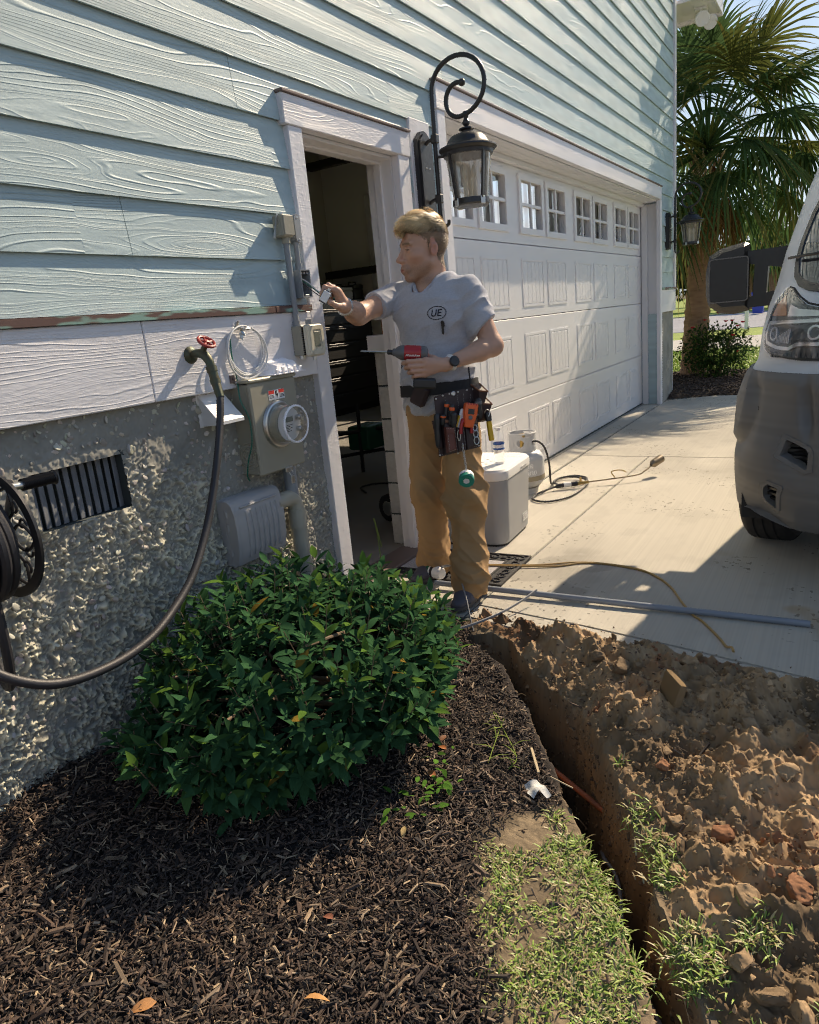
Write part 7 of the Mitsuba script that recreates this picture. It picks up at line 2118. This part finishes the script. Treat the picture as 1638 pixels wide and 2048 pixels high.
def shirt_folds(v):
    a = rdg(np.stack([v[:, 0] * 7 + v[:, 2] * 3, v[:, 1] * 7, v[:, 2] * 13 + v[:, 1] * 9], 1), 3) ** 2
    b = rdg(np.stack([v[:, 0] * 16 + v[:, 2] * 5, v[:, 1] * 16 + v[:, 2] * 9, v[:, 2] * 20], 1), 4) ** 2
    belly = np.clip((1.22 - v[:, 2]) / .2, 0, 1)
    arm = np.exp(-(np.linalg.norm(v - [.28, -.30, 1.36], axis=1) / .13) ** 2) + np.exp(-(np.linalg.norm(v - [.30, -.60, 1.31], axis=1) / .12) ** 2)
    return a * (.35 + .9 * belly + .9 * arm) + b * (.15 + .45 * belly + .5 * arm) - .4


sh0 = sh
sh = folds(sh, shirt_folds, .0150)
shirt = part(man, 't_shirt', sh, 'mat_shirt', smooth=True, label='heather grey short sleeved t-shirt with a round chest logo')
nk = []
for a in np.linspace(0, 2 * np.pi, 49):
    nk.append((math.cos(a), math.sin(a)))
nk = np.array(nk)


def shell_ring(f, c, u, w_, r0, lift=.0, n=64):
    """follow the surface f = 0 round the centre c in the plane (u, w_)"""
    out = []
    for a in np.linspace(0, 2 * np.pi, n):
        d = np.asarray(u) * math.cos(a) + np.asarray(w_) * math.sin(a)
        s = np.linspace(.01, r0, 160)
        p = np.asarray(c) + s[:, None] * d
        g = f(p)
        k = np.nonzero((g[:-1] < 0) & (g[1:] >= 0))[0]
        out.append(p[k[-1]] + d * lift if len(k) else p[0])
    return np.array(out)


# collar rib where the neck hole meets the cloth
cc0, cc1 = NB + [-.066, 0, -.012], NB + [.05, .0, .09]
aax = (cc1 - cc0) / np.linalg.norm(cc1 - cc0)
cu_ = np.array([0, 1., 0]); cw_ = np.cross(aax, cu_)
nv_ = sh0.vertices
hole_ = cone(nv_, cc0, cc1, .062, .085)
outer = shirt_sdf(nv_ + 0) * 0 + smin(smin(cone(nv_, (.31, -.425, 1.335), (.305, -.42, .93), .168, .166, ((1, 0, 0), 1.30)), cone(nv_, (.290, -.285, 1.392), (.312, -.555, 1.392), .058, .058), .06), cone(nv_, (.32, -.36, 1.42), (.325, -.49, 1.42), .045, .045), .05)
rim_ = np.nonzero((np.abs(hole_) < .004) & (np.abs(outer) < .012))[0]
rp_ = nv_[rim_]; ra_ = np.arctan2((rp_ - cc0) @ cw_, (rp_ - cc0) @ cu_)
ct = []
for a in np.linspace(-np.pi, np.pi, 40, endpoint=False):
    k = np.abs((ra_ - a + np.pi) % (2 * np.pi) - np.pi) < .16
    if k.any():
        ct.append(rp_[k].mean(0))
ct = np.array(ct + ct[:1])
for _ in range(4):
    ct = np.vstack([(ct[-2] + 2 * ct[0] + ct[1])[None] / 4, (ct[:-2] + 2 * ct[1:-1] + ct[2:]) / 4, (ct[-2] + 2 * ct[0] + ct[1])[None] / 4])
part(shirt, 'collar', sweep(ct, circ(8, .0085, .0065)), 'mat_shirt')


def drape(m, o, x, n, target, lift=.0015, up=None):
    """lay flat xy work on the target surface round the point o: x along, n outwards"""
    n = np.asarray(n, float) / np.linalg.norm(n)
    x = np.asarray(x, float); x = x - n * (x @ n); x /= np.linalg.norm(x)
    y = np.cross(n, x)
    tv = target.vertices - o
    near_ = np.abs(tv @ n) < .09
    tt_ = np.stack([tv[near_] @ x, tv[near_] @ y], 1); hh = tv[near_] @ n
    tree = cKDTree(tt_)
    dist_, idx_ = tree.query(m.vertices[:, :2], k=12)
    # of the near points keep the outermost sheet
    H_ = hh[idx_]
    w = np.where(H_ > H_.max(1, keepdims=True) - .02, 1 / (dist_ + .002), 0)
    h = (H_ * w).sum(1) / w.sum(1)
    return TM(o + m.vertices[:, :1] * x + m.vertices[:, 1:2] * y + n * (h + m.vertices[:, 2] + lift)[:, None], m.faces)


def fine(m, h):
    return TM(*trimesh.remesh.subdivide_to_size(m.vertices, m.faces, h))


CN = np.array([-.93, -.36, .06])
CXA = np.array([.36, -.93, 0.])
LO_ = np.array([.165, -.515, 1.315])
lt = textm('UE', .027, .0006)
lt.vertices[:, 0] += .22 * lt.vertices[:, 1]
lt.vertices[:, 0] -= lt.bounds[:, 0].mean(); lt.vertices[:, 1] -= lt.bounds[:, 1].mean()
el_ = sa.scale(sg.Point(0, 0).buffer(1, 40), .042, .0285)
mat('ink_navy', (.018, .022, .035), .8)
lgo = part(shirt, 'logo', drape(fine(prism(el_.difference(sa.scale(sg.Point(0, 0).buffer(1, 40), .0385, .0255)), .0006), .012), LO_, CXA, CN, sh), 'mat_ink_navy', label='dark oval chest emblem with the letters UE')
part(lgo, 'letters', drape(fine(lt, .012), LO_, CXA, CN, sh), 'mat_ink_navy', kind='stuff')
pk = sg.box(-.05, -.055, .045, .03)
part(shirt, 'pocket', drape(fine(prism(pk.difference(sg.box(-.048, -.053, .043, .05)).union(sg.box(-.05, .022, .045, .03)), .0012), .012), LO_ + np.array([0, .008, -.075]), CXA, CN, sh), 'mat_shirt')
pen = single('pen', 'black pen clipped in the chest pocket', 'pen', drape(fine(cat(prism(sg.Polygon([(-.0045, -.028), (.0, -.032), (.0045, -.028), (.0055, .02), (.003, .026), (-.003, .026), (-.0055, .02)]), .006), prism(sg.box(.003, .0, .009, .022), .004)), .012), LO_ + np.array([.010, -.018, -.060]), CXA, CN, sh, .003), 'mat_tool_black')

# --- trousers
HPL, HPR = np.array([.325, -.50, .90]), np.array([.325, -.34, .90])
KL_, KR_ = np.array([.225, -.555, .49]), np.array([.345, -.305, .50])
AL_, AR_ = np.array([.185, -.575, .085]), np.array([.415, -.255, .085])


def leg_sdf(w, H, K, A):
    d = smin(cone(w, H, K, .098, .076), cone(w, K, A + [0, 0, .03], .076, .066), .05)
    d = smin(d, cone(w, A + [-.004, 0, .12], A + [-.010, 0, .02], .066, .074), .03)
    return cut(d, w, A + [0, 0, -.045], (.12, 0, -1))


def pants_sdf(w):
    d = smin(leg_sdf(w, HPL, KL_, AL_), leg_sdf(w, HPR, KR_, AR_), .022)
    d = smin(d, ell(w, (.318, -.42, .90), (.135, .172, .12)), .05)
    return cut(d, w, (.3, -.42, .965), (0, 0, 1))


pt = nets(pants_sdf, (.05, -.72, .02), (.55, -.13, .985), .0065)


def pant_folds(v):
    lower = np.clip((.34 - v[:, 2]) / .22, 0, 1)
    knee = np.exp(-((v[:, 2] - .50) / .13) ** 2)
    a = rdg(np.stack([v[:, 0] * 5, v[:, 1] * 5, v[:, 2] * 11 + (v[:, 0] - v[:, 1]) * 12], 1), 7) ** 2.4
    b = rdg(np.stack([v[:, 0] * 9 + 4, v[:, 1] * 9, v[:, 2] * 22 - (v[:, 0] + v[:, 1]) * 14], 1), 8) ** 2
    c = rdg(np.stack([v[:, 0] * 15, v[:, 1] * 15, v[:, 2] * 3.2], 1), 9) ** 2.2
    return a * (.35 + 1.1 * knee + 1.2 * lower) + b * (.15 + .8 * lower + .45 * knee) + c * (.75 - .4 * lower) - .55


pt = folds(pt, pant_folds, .0150)
tro = part(man, 'trousers', pt, 'mat_trousers', smooth=True, label='ochre brown baggy work trousers')


# --- shoes
def shoe(A, toe, m_label):
    d = np.asarray(toe, float) - np.asarray(A, float); d[2] = 0; d /= np.linalg.norm(d)
    s = np.cross([0, 0, 1.], d)
    R_ = axes(d, s, [0, 0, 1.])
    o = np.array([A[0], A[1], .012])

    def f(w):
        p = (w - o) @ R_
        g = cone(p, (-.045, 0, .042), (.10, .004, .036), .040, .044, ((0, 0, 1), 1.05))
        g = smin(g, cone(p, (.10, .004, .034), (.165, .008, .026), .042, .033, ((0, 0, 1), 1.35)), .03)
        g = smin(g, cone(p, (-.03, 0, .05), (-.035, 0, .115), .040, .042), .03)
        return np.maximum(g, -(p[:, 2] - .018))
    m = nets(f, o - .24, o + [.24, .24, .16], .0055)
    k = part(man, 'shoe', m, 'mat_shoe', smooth=True, label=m_label)
    so = sg.LineString([(-.05, 0), (.05, .002), (.10, .004), (.165, .008)]).buffer(.001)
    w_ = [(-.092, .0), (-.085, .022), (-.06, .036), (.0, .036), (.06, .041), (.12, .048), (.165, .043), (.195, .022), (.202, .006), (.192, -.016), (.165, -.030), (.12, -.039), (.06, -.036), (.0, -.034), (-.06, -.034), (-.085, -.022)]
    sp_ = sg.Polygon(spline(w_ + w_[:1], 4)).buffer(.002)
    sm = cat(prism(sp_, .017), *[mv(prism(sp_.intersection(sg.box(-.09 + q * .03, -.1, -.072 + q * .03, .1)).buffer(-.001), .0045), (0, 0, -.0045)) for q in range(10)])
    part(k, 'sole', mv(sm, o + [0, 0, .003], R_), 'mat_sole')
    for q in range(5):
        x = .035 + q * .018
        part(k, 'lace', mv(tube(spline([(x, -.022, .082 - q * .006), (x + .004, 0, .092 - q * .006), (x, .022, .082 - q * .006)], 5), .0032, 6), o, R_), 'mat_sole')


shoe(AL_ + [.02, 0, 0], (-.02, -.565, 0), 'grey knitted trainer on the front foot, at the slab edge')
shoe(AR_ + [.02, 0, 0], (.23, -.20, 0), 'grey trainer on the rear foot, on the door mat')

# --- watch and bracelet
fd = (WL_ - EL_) / np.linalg.norm(WL_ - EL_)
wc = WL_ - fd * .022
bu = np.cross(fd, [0, 0, 1.]); bu /= np.linalg.norm(bu); bw = np.cross(fd, bu)
rg = shell_ring(lambda w: arm_sdf(w, SL_, EL_, WL_), wc, bu, bw, .06, .002, 40)
wtc = part(man, 'wristwatch', sweep(rg, [(-.0012, -.010), (.0018, -.010), (.0018, .010), (-.0012, .010)] if False else circ(10, .003, .0105)), 'mat_white_plastic', label='white strapped watch with a round black face')
vd = (CAM - wc); vd -= fd * (vd @ fd); vd /= np.linalg.norm(vd)
wp0 = wc + vd * .030
part(wtc, 'case', mv(lathe([(0, 0), (.021, 0), (.0225, .003), (.0225, .009), (.019, .0115), (0, .0115)], 32), wp0, zto(vd)), 'mat_tool_black')
part(wtc, 'glass', mv(lathe([(0, .0118), (.0175, .0118), (.0185, .0112)], 32), wp0, zto(vd)), 'mat_black_plastic')
fd = (WR_ - ER_) / np.linalg.norm(WR_ - ER_)
wc = WR_ - fd * .012
bu = np.cross(fd, [0, 0, 1.]); bu /= np.linalg.norm(bu); bw = np.cross(fd, bu)
rg = shell_ring(lambda w: arm_sdf(w, SR_, ER_, WR_), wc, bu, bw, .06, .002, 26)
br = [sweep(np.array([rg[k], rg[k] * .12 + rg[k + 1] * .88]), circ(8, .0028, .0085)) for k in range(25)]
part(man, 'bracelet', cat(br), 'mat_steel', kind='stuff', label='woven metal wristwatch band on the raised arm')

# --- what he holds: the wired device and the impact driver
dv_ = thing('wiring_device', 'small white wiring device with coloured screws pinched in the raised hand', 'socket')
do = np.array([-.286, -.278, 1.413])
dx = np.array([.012, -.018, .030]); dx /= np.linalg.norm(dx)
dn = np.array([-.75, -.62, .1]); dn -= dx * (dn @ dx); dn /= np.linalg.norm(dn)
DR = axes(dx, np.cross(dn, dx), dn)
part(dv_, 'body', mv(box((-.026, -.016, -.012), (.026, .016, .010), .002), do, DR), 'mat_box_dark')
part(dv_, 'face', mv(box((-.021, -.015, .0102), (.021, .015, .016), .002), do, DR), 'mat_cap_white')
part(dv_, 'strap', mv(box((-.034, -.006, .006), (.034, .006, .0085), .0008), do, DR), 'mat_steel')
for k, (a, b) in enumerate(((-.012, .0165), (.012, .0165), (-.012, -.0165), (.012, -.0165))):
    part(dv_, 'terminal_screw', mv(lathe([(0, -.002), (.0036, -.002), (.0036, .0025), (0, .003)], 10), do + DR @ np.array([a, b, 0]), DR @ zto((0, 1 if b > 0 else -1, 0))), 'mat_brass' if k < 2 else 'mat_steel')
part(dv_, 'green_insert', mv(box((-.020, -.017, -.004), (.004, .017, .003), .001), do, DR), 'mat_green_tool')

dr_ = thing('impact_driver', 'red and black cordless impact driver held against the belly', 'power tool')
d0, d1 = np.array([-.039, -.421, 1.172]), np.array([.024, -.529, 1.156])
da = (d0 - d1) / np.linalg.norm(d0 - d1)
DA = axes(np.cross([0, 0, 1.], da) / np.linalg.norm(np.cross([0, 0, 1.], da)), np.cross(da, np.cross([0, 0, 1.], da) / np.linalg.norm(np.cross([0, 0, 1.], da))), da)
LB = lambda prof_, n=28: mv(lathe(prof_, n), d1, DA)
part(dr_, 'motor_housing', LB([(0, .022), (.029, .022), (.0315, .030), (.0315, .080), (.030, .092), (0, .092)]), 'mat_tool_red', smooth=40)
part(dr_, 'rear_cap', LB([(0, -.006), (.018, -.006), (.027, -.001), (.0305, .008), (.0305, .0215), (0, .0215)]), 'mat_tool_grey', smooth=40)
part(dr_, 'rear_badge', LB([(0, -.0075), (.014, -.0075), (.016, -.005), (0, -.005)]), 'mat_tool_red')
part(dr_, 'nose', LB([(0, .0925), (.0305, .0925), (.0295, .108), (.022, .122), (.0155, .130), (.0155, .138), (.010, .142), (0, .142)]), 'mat_tool_grey', smooth=40)
part(dr_, 'collet', LB([(0, .142), (.0105, .142), (.0105, .160), (.006, .163), (0, .163)]), 'mat_tool_black')
part(dr_, 'bit', LB([(0, .16), (.0034, .16), (.0034, .262), (.0022, .272), (0, .274)], 8), 'mat_steel')
hp_ = np.array([(.004, -.500, 1.150), (-.003, -.505, 1.11), (-.003, -.512, 1.075), (-.002, -.52, 1.045)])
part(dr_, 'grip', sweep(spline(hp_, 6), circ(14, .0165, .0205)), 'mat_tool_black', smooth=50)
bf = d1 + da * .02
part(dr_, 'battery_foot', mv(rbox((-.026, -.022, -.05), (.026, .022, .045), .010), hp_[-1] + [0, 0, -.008], DA), 'mat_tool_black')
txt = textm('Milwaukee', .0085, .0005)
txt.vertices[:, 0] += .2 * txt.vertices[:, 1]
txt.vertices[:, 0] -= txt.bounds[:, 0].mean(); txt.vertices[:, 1] -= txt.bounds[:, 1].mean()
tv = fine(txt, .006)
cdir = CAM - d1; cdir -= da * (cdir @ da); cdir /= np.linalg.norm(cdir)
tw_ = np.cross(-da, cdir) * -1
a_ = tv.vertices[:, 1] / .0318 - .30
rad = .0318 + tv.vertices[:, 2]
tdir = np.cross(cdir, -da)
part(dr_, 'lettering', TM(d1 + da * .056 - da * tv.vertices[:, :1] + rad[:, None] * (np.cos(a_)[:, None] * cdir + np.sin(a_)[:, None] * tdir), tv.faces), 'mat_cap_white', kind='stuff')
part(dr_, 'mode_badge', mv(box((-.012, -.004, .0), (.012, .004, .0015)), d1 + da * .03 + (cdir * math.cos(-.75) + tdir * math.sin(-.75)) * .0318, axes(-da, np.cross(cdir * math.cos(-.75) + tdir * math.sin(-.75), -da), cdir * math.cos(-.75) + tdir * math.sin(-.75))), 'mat_steel')

# --- tool belt
tbk = thing('tool_belt', 'dark leather tool belt with full pouches round the hips of the man', 'tool belt')
aa = np.linspace(0, 2 * np.pi, 73)
rg = shell_ring(lambda w: smin(shirt_sdf(w), pants_sdf(w), .02), (.305, -.42, .985), (1, 0, -.04), (0, 1., -.05), .3, .021, 73)
part(tbk, 'belt', sweep(rg, np.array([(-.003, -.026), (.003, -.026), (.003, .026), (-.003, .026)])[:, ::1]), 'mat_webbing')
PN = np.array([-.66, -.75, .06]); PN /= np.linalg.norm(PN)
PX_ = np.cross([0, 0, 1.], PN); PX_ /= np.linalg.norm(PX_)
PYv = np.cross(PN, PX_)
rl = math.radians(-4)
PX2, PY2 = PX_ * math.cos(rl) + PYv * math.sin(rl), -PX_ * math.sin(rl) + PYv * math.cos(rl)
PR = axes(PX2, PY2, PN)
PO = np.array([.085, -.613, .851])
PL = lambda m: mv(m, PO, PR)


def slabm(pts, h, z=0., b=0.):
    return PL(prism(sg.Polygon(pts), h, z))


def bulge(pts, h, z=0.):
    """a padded panel: outline pts bulging out by h"""
    p = sg.Polygon(pts)
    k = min(.02, math.sqrt(p.area) * .16)
    lay = []
    for b, t in ((0, 0.), (-k * .3, .8), (-k, 1.)):
        c = np.array(p.buffer(b).exterior.coords)[:-1]
        lay.append(np.column_stack([c, np.full(len(c), z + h * t)]))
    return PL(hull(np.vstack(lay)))


def stitch(pts, z):
    s = sg.LineString(pts)
    n = max(2, int(s.length / .006))
    m = [box((-.0017, -.0005, 0), (.0017, .0005, .0008)) for _ in range(n)]
    out = []
    for k in range(n):
        a, b = s.interpolate((k + .2) / n, True), s.interpolate((k + .8) / n, True)
        out.append(mv(m[k], (a.x, a.y, z), rotz(math.atan2(b.y - a.y, b.x - a.x))))
    return PL(cat(out))


part(tbk, 'backing', slabm([(-.098, .118), (-.02, .138), (.085, .150), (.095, .02), (.105, -.105), (-.085, -.135), (-.088, 0)], .006, -.004), 'mat_leather')
part(tbk, 'stitching', cat(stitch([(-.05, .115), (-.035, .05)], .0022), stitch([(.005, .12), (.012, .06), (.035, .04), (.06, .05), (.065, .125)], .0022), stitch([(.035, .13), (.036, .05)], .0022), stitch([(-.09, .0), (-.082, -.128), (.10, -.10), (.09, .02)], .0024)), 'mat_thread', kind='stuff')
for x, y in ((-.09, .11), (-.06, .122), (-.03, .128), (.01, .134), (.05, .14), (.078, .142), (-.082, -.128), (.098, -.10), (-.085, .0), (.0, -.125)):
    part(tbk, 'rivet', PL(mv(lathe([(0, 0), (.0042, 0), (.003, .002), (0, .0026)], 10), (x, y, .002))), 'mat_steel')
part(tbk, 'buckle_stud', PL(mv(lathe([(0, 0), (.010, 0), (.010, .002), (.007, .004), (0, .003)], 20), (-.012, .128, .002))), 'mat_steel')
fr = part(tbk, 'front_pouch', bulge([(-.075, .018), (.075, .006), (.085, -.10), (-.068, -.128)], .040, .002), 'mat_leather', smooth=25)
part(fr, 'rim', slabm([(-.077, .024), (.077, .012), (.077, -.0), (-.075, .012)], .010, .030), 'mat_leather_brown')
sm_ = part(tbk, 'small_pouch', bulge([(-.072, -.008), (-.028, -.012), (-.020, -.108), (-.064, -.118)], .022, .034), 'mat_leather_red', smooth=25)
part(sm_, 'flap', bulge([(-.071, -.006), (-.030, -.010), (-.030, -.038), (-.069, -.034)], .008, .050), 'mat_leather_red', smooth=25)
part(sm_, 'stitching', cat(stitch([(-.067, -.012), (-.033, -.016), (-.033, -.035)], .0575), stitch([(-.062, -.04), (-.056, -.11), (-.026, -.102)], .0565)), 'mat_thread', kind='stuff')
part(tbk, 'middle_pouch', bulge([(-.022, -.012), (.010, -.014), (.018, -.112), (-.016, -.116)], .020, .034), 'mat_leather', smooth=25)
part(tbk, 'right_pouch', bulge([(.016, -.014), (.078, -.018), (.090, -.092), (.024, -.112)], .022, .034), 'mat_leather', smooth=25)
part(tbk, 'stitching', cat(stitch([(.012, -.01), (.020, -.115)], .046), stitch([(-.026, -.01), (-.019, -.115)], .046)), 'mat_thread', kind='stuff')
part(tbk, 'side_sheath', bulge([(-.112, .02), (-.078, .02), (-.070, -.10), (-.092, -.098)], .022, .0), 'mat_leather', smooth=25)
for bx0, bx1, by0, by1, z_ in ((.075, .128, .045, .165, .0), (.100, .155, .0, .110, -.02)):
    q = part(tbk, 'bag', PL(hull([(x, y, z) for x, y, z in ((bx0, by1, z_ - .02), (bx1 - .01, by1, z_ - .02), (bx0 + .01, by1 - .03, z_ + .055), (bx1, by1 - .035, z_ + .045), (bx0 + .005, by0, z_), (bx1 - .02, by0, z_), (bx0 + .01, by0 + .01, z_ + .03), (bx1 - .02, by0 + .01, z_ + .03))])), 'mat_leather', smooth=20)
    part(q, 'mouth', PL(tube([(bx0, by1, z_ - .02), (bx0 + .01, by1 - .03, z_ + .055), (bx1, by1 - .035, z_ + .045), (bx1 - .01, by1, z_ - .02)], .0035, 6)), 'mat_leather_brown')
LP0 = np.array([.145, -.425, .99])
lpR = axes(np.array([0, -1., 0]), [0, 0, 1.], [-1, 0, 0]) @ rotz(-.5)
part(tbk, 'belt_case', mv(rbox((-.034, -.06, -.005), (.034, .03, .038), .010), (.148, -.425, .985), lpR), 'mat_leather', smooth=30)
part(tbk, 'loop', mv(tube(spline([(0, .05, .02), (.012, .062, .018), (.02, .045, .022)], 5), .003, 6), (.148, -.425, .985), lpR), 'mat_webbing')
part(tbk, 'cord_loop', PL(tube(spline([(.062, .15, .0), (.066, .175, .004), (.064, .21, .0), (.070, .235, -.02)], 5), .0035, 6)), 'mat_webbing')
# the tools in it, each a thing of its own


def handle(name, label, cat_, base, tip, r, m, tipm=None, kind='round'):
    t = thing(name, label, cat_)
    base, tip = np.asarray(base, float), np.asarray(tip, float)
    L = np.linalg.norm(tip - base)
    part(t, 'handle', PL(mv(lathe([(0, 0), (r * .6, 0), (r * .8, L * .1), (r, L * .35), (r * .85, L * .55), (r * 1.05, L * .8), (r * .95, L * .93), (r * .6, L), (0, L)], 16), base, zto(tip - base))), m, smooth=45)
    if tipm:
        part(t, 'end_band', PL(mv(lathe([(r * 1.02, L * .70), (r * 1.12, L * .74), (r * 1.12, L * .82), (r * 1.02, L * .86)], 16), base, zto(tip - base))), tipm)
    return t


handle('screwdriver', 'black and orange screwdriver handle standing highest in the tool belt', 'screwdriver', (-.058, .02, .022), (-.050, .098, .026), .010, 'mat_tool_black', 'mat_tool_orange')
handle('screwdriver', 'screwdriver with an orange-tipped handle just below the highest one', 'screwdriver', (-.045, .0, .040), (-.034, .085, .046), .011, 'mat_tool_black', 'mat_tool_orange')
handle('screwdriver', 'short black screwdriver with an orange band at the left of the pouch', 'screwdriver', (-.075, .0, .03), (-.072, .045, .036), .011, 'mat_tool_black', 'mat_tool_orange')
handle('screwdriver', 'large round black screwdriver handle in the middle of the tool pouch', 'screwdriver', (-.036, -.01, .055), (-.034, .052, .060), .0145, 'mat_tool_black', None)
handle('screwdriver', 'black screwdriver handle with a pale end under the right of the orange tester', 'screwdriver', (.052, .0, .050), (.066, .05, .058), .0125, 'mat_tool_black', 'mat_tool_grey')
handle('knife_handle', 'long black handle in the sheath at the left side of the tool pouch', 'handle', (-.094, -.09, .018), (-.096, .050, .022), .0135, 'mat_tool_black', None)
handle('hammer_handle', 'grey topped dark handle at the upper right of the tool pouch', 'handle', (.085, .02, .05), (.078, .105, .055), .0145, 'mat_tool_black', 'mat_tool_grey')
ks = thing('utility_knife', 'white and yellow knife handle behind the orange tester', 'knife')
part(ks, 'handle', PL(mv(rbox((-.010, -.05, .0), (.012, .03, .014), .005), (.004, .035, .036), rotz(-.35))), 'mat_cap_white')
part(ks, 'grip', PL(mv(rbox((-.012, -.05, -.002), (-.004, .0, .016), .003), (.004, .035, .036), rotz(-.35))), 'mat_tool_yellow')
mt = thing('tester', 'bright orange electrical tester sticking out of the tool belt', 'tester')
MTR = rotz(-.17)
MT = lambda m: PL(mv(m, (.036, .035, .060), MTR))
part(mt, 'case', MT(hull(np.vstack([rbox((-.020, -.05, -.012), (.020, -.03, .012), .006).vertices, rbox((-.030, .0, -.013), (.030, .052, .015), .008).vertices]))), 'mat_tool_orange', smooth=35)
part(mt, 'screen', MT(box((-.015, .006, .0145), (.013, .028, .0165), .002)), 'mat_tool_black')
part(mt, 'dial', MT(mv(lathe([(0, 0), (.009, 0), (.009, .003), (0, .004)], 20), (-.001, -.008, .0135))), 'mat_tool_grey')
for k in range(4):
    part(mt, 'top_slot', MT(box((-.022 + k * .012, .044, .0145), (-.015 + k * .012, .0515, .0162), .001)), 'mat_tool_red')
pl_ = thing('pliers', 'red handled pliers hooked over the rim of the front pouch', 'pliers')
for s in (-1, 1):
    part(pl_, 'handle', PL(tube(spline([(.018 + s * .010, .022, .056), (.018 + s * .020, .005, .062), (.018 + s * .024, -.02, .062), (.018 + s * .024, -.038, .060)], 6), .0072, 10)), 'mat_tool_red', smooth=50)
part(pl_, 'pivot', PL(rod((.018, .016, .048), (.018, .016, .066), .013, 16)), 'mat_tool_red')
cb = thing('carabiner', 'steel carabiner clip hanging on the right of the tool pouch', 'carabiner')
for k, (y0, y1, w) in enumerate(((-.005, -.03, .008), (-.028, -.058, .0095), (-.055, -.088, .010))):
    t = np.linspace(0, 2 * np.pi, 20)
    part(cb, 'ring', PL(tube(np.stack([.058 + .0028 * k + w * np.cos(t), (y0 + y1) / 2 + (y0 - y1) / 2 * np.sin(t), .062 + .003 * np.cos(t)], 1), .0024, 6)), 'mat_steel')
rg_ = thing('key_ring', 'small steel split ring on the middle of the tool pouch', 'ring')
t = np.linspace(0, 2 * np.pi, 24)
part(rg_, 'ring', PL(tube(np.stack([-.014 + .0065 * np.cos(t), -.045 + .022 * np.sin(t), .058 + .0 * t], 1), .0017, 6)), 'mat_steel')
ch = thing('chain', 'short steel chain hanging from the front pouch', 'chain')
for k in range(13):
    t = np.linspace(0, 2 * np.pi, 13)
    c = np.array([.0 + .0011 * k, -.085 - k * .0088, .060])
    a, b = (.0038 * np.cos(t), .0 * t) if k % 2 else (.0012 * np.cos(t), .0034 * np.cos(t))
    part(ch, 'link', PL(tube(np.stack([c[0] + a, c[1] + .0068 * np.sin(t), c[2] + b], 1), .0013, 5)), 'mat_steel')
tr2 = thing('tape_roll', 'roll of green and white electrical tape dangling on the chain', 'tape roll')
TRR = axes(PX2, PY2, PN) @ rotv((1, 0, 0), .55) @ rotv((0, 1, 0), -.35)
to_ = PO + PR @ np.array([.014, -.228, .058])
part(tr2, 'green_roll', mv(lathe([(.013, -.010), (.033, -.010), (.0335, .009), (.031, .0105), (.014, .0105), (.013, -.010)], 36), to_ + TRR @ np.array([0, 0, .012]), TRR), 'mat_tape_green', smooth=40)
part(tr2, 'core', mv(lathe([(.0, -.009), (.0135, -.009), (.0135, .0095), (.0, .0095)], 24), to_ + TRR @ np.array([0, 0, .012]), TRR), 'mat_label_white')
part(tr2, 'white_roll', mv(lathe([(.013, -.022), (.031, -.022), (.0325, -.020), (.0325, -.003), (.013, -.003)], 36), to_ + TRR @ np.array([0, 0, .003]), TRR), 'mat_cap_white', smooth=40)
vt_ = thing('voltage_pen', 'yellow voltage tester pen hanging at the back of the tool belt', 'tester')
part(vt_, 'barrel', PL(mv(rbox((-.010, -.085, -.008), (.010, .0, .010), .004), (.135, .005, .03), rotz(.13))), 'mat_tool_yellow')
part(vt_, 'grip', PL(mv(rbox((-.012, .0, -.010), (.012, .038, .012), .004), (.135, .005, .03), rotz(.13))), 'mat_tool_black')
part(vt_, 'clip', PL(tube(spline([(.11, .04, .04), (.12, .055, .045), (.135, .045, .045), (.128, .025, .045)], 5), .0022, 6)), 'mat_steel')
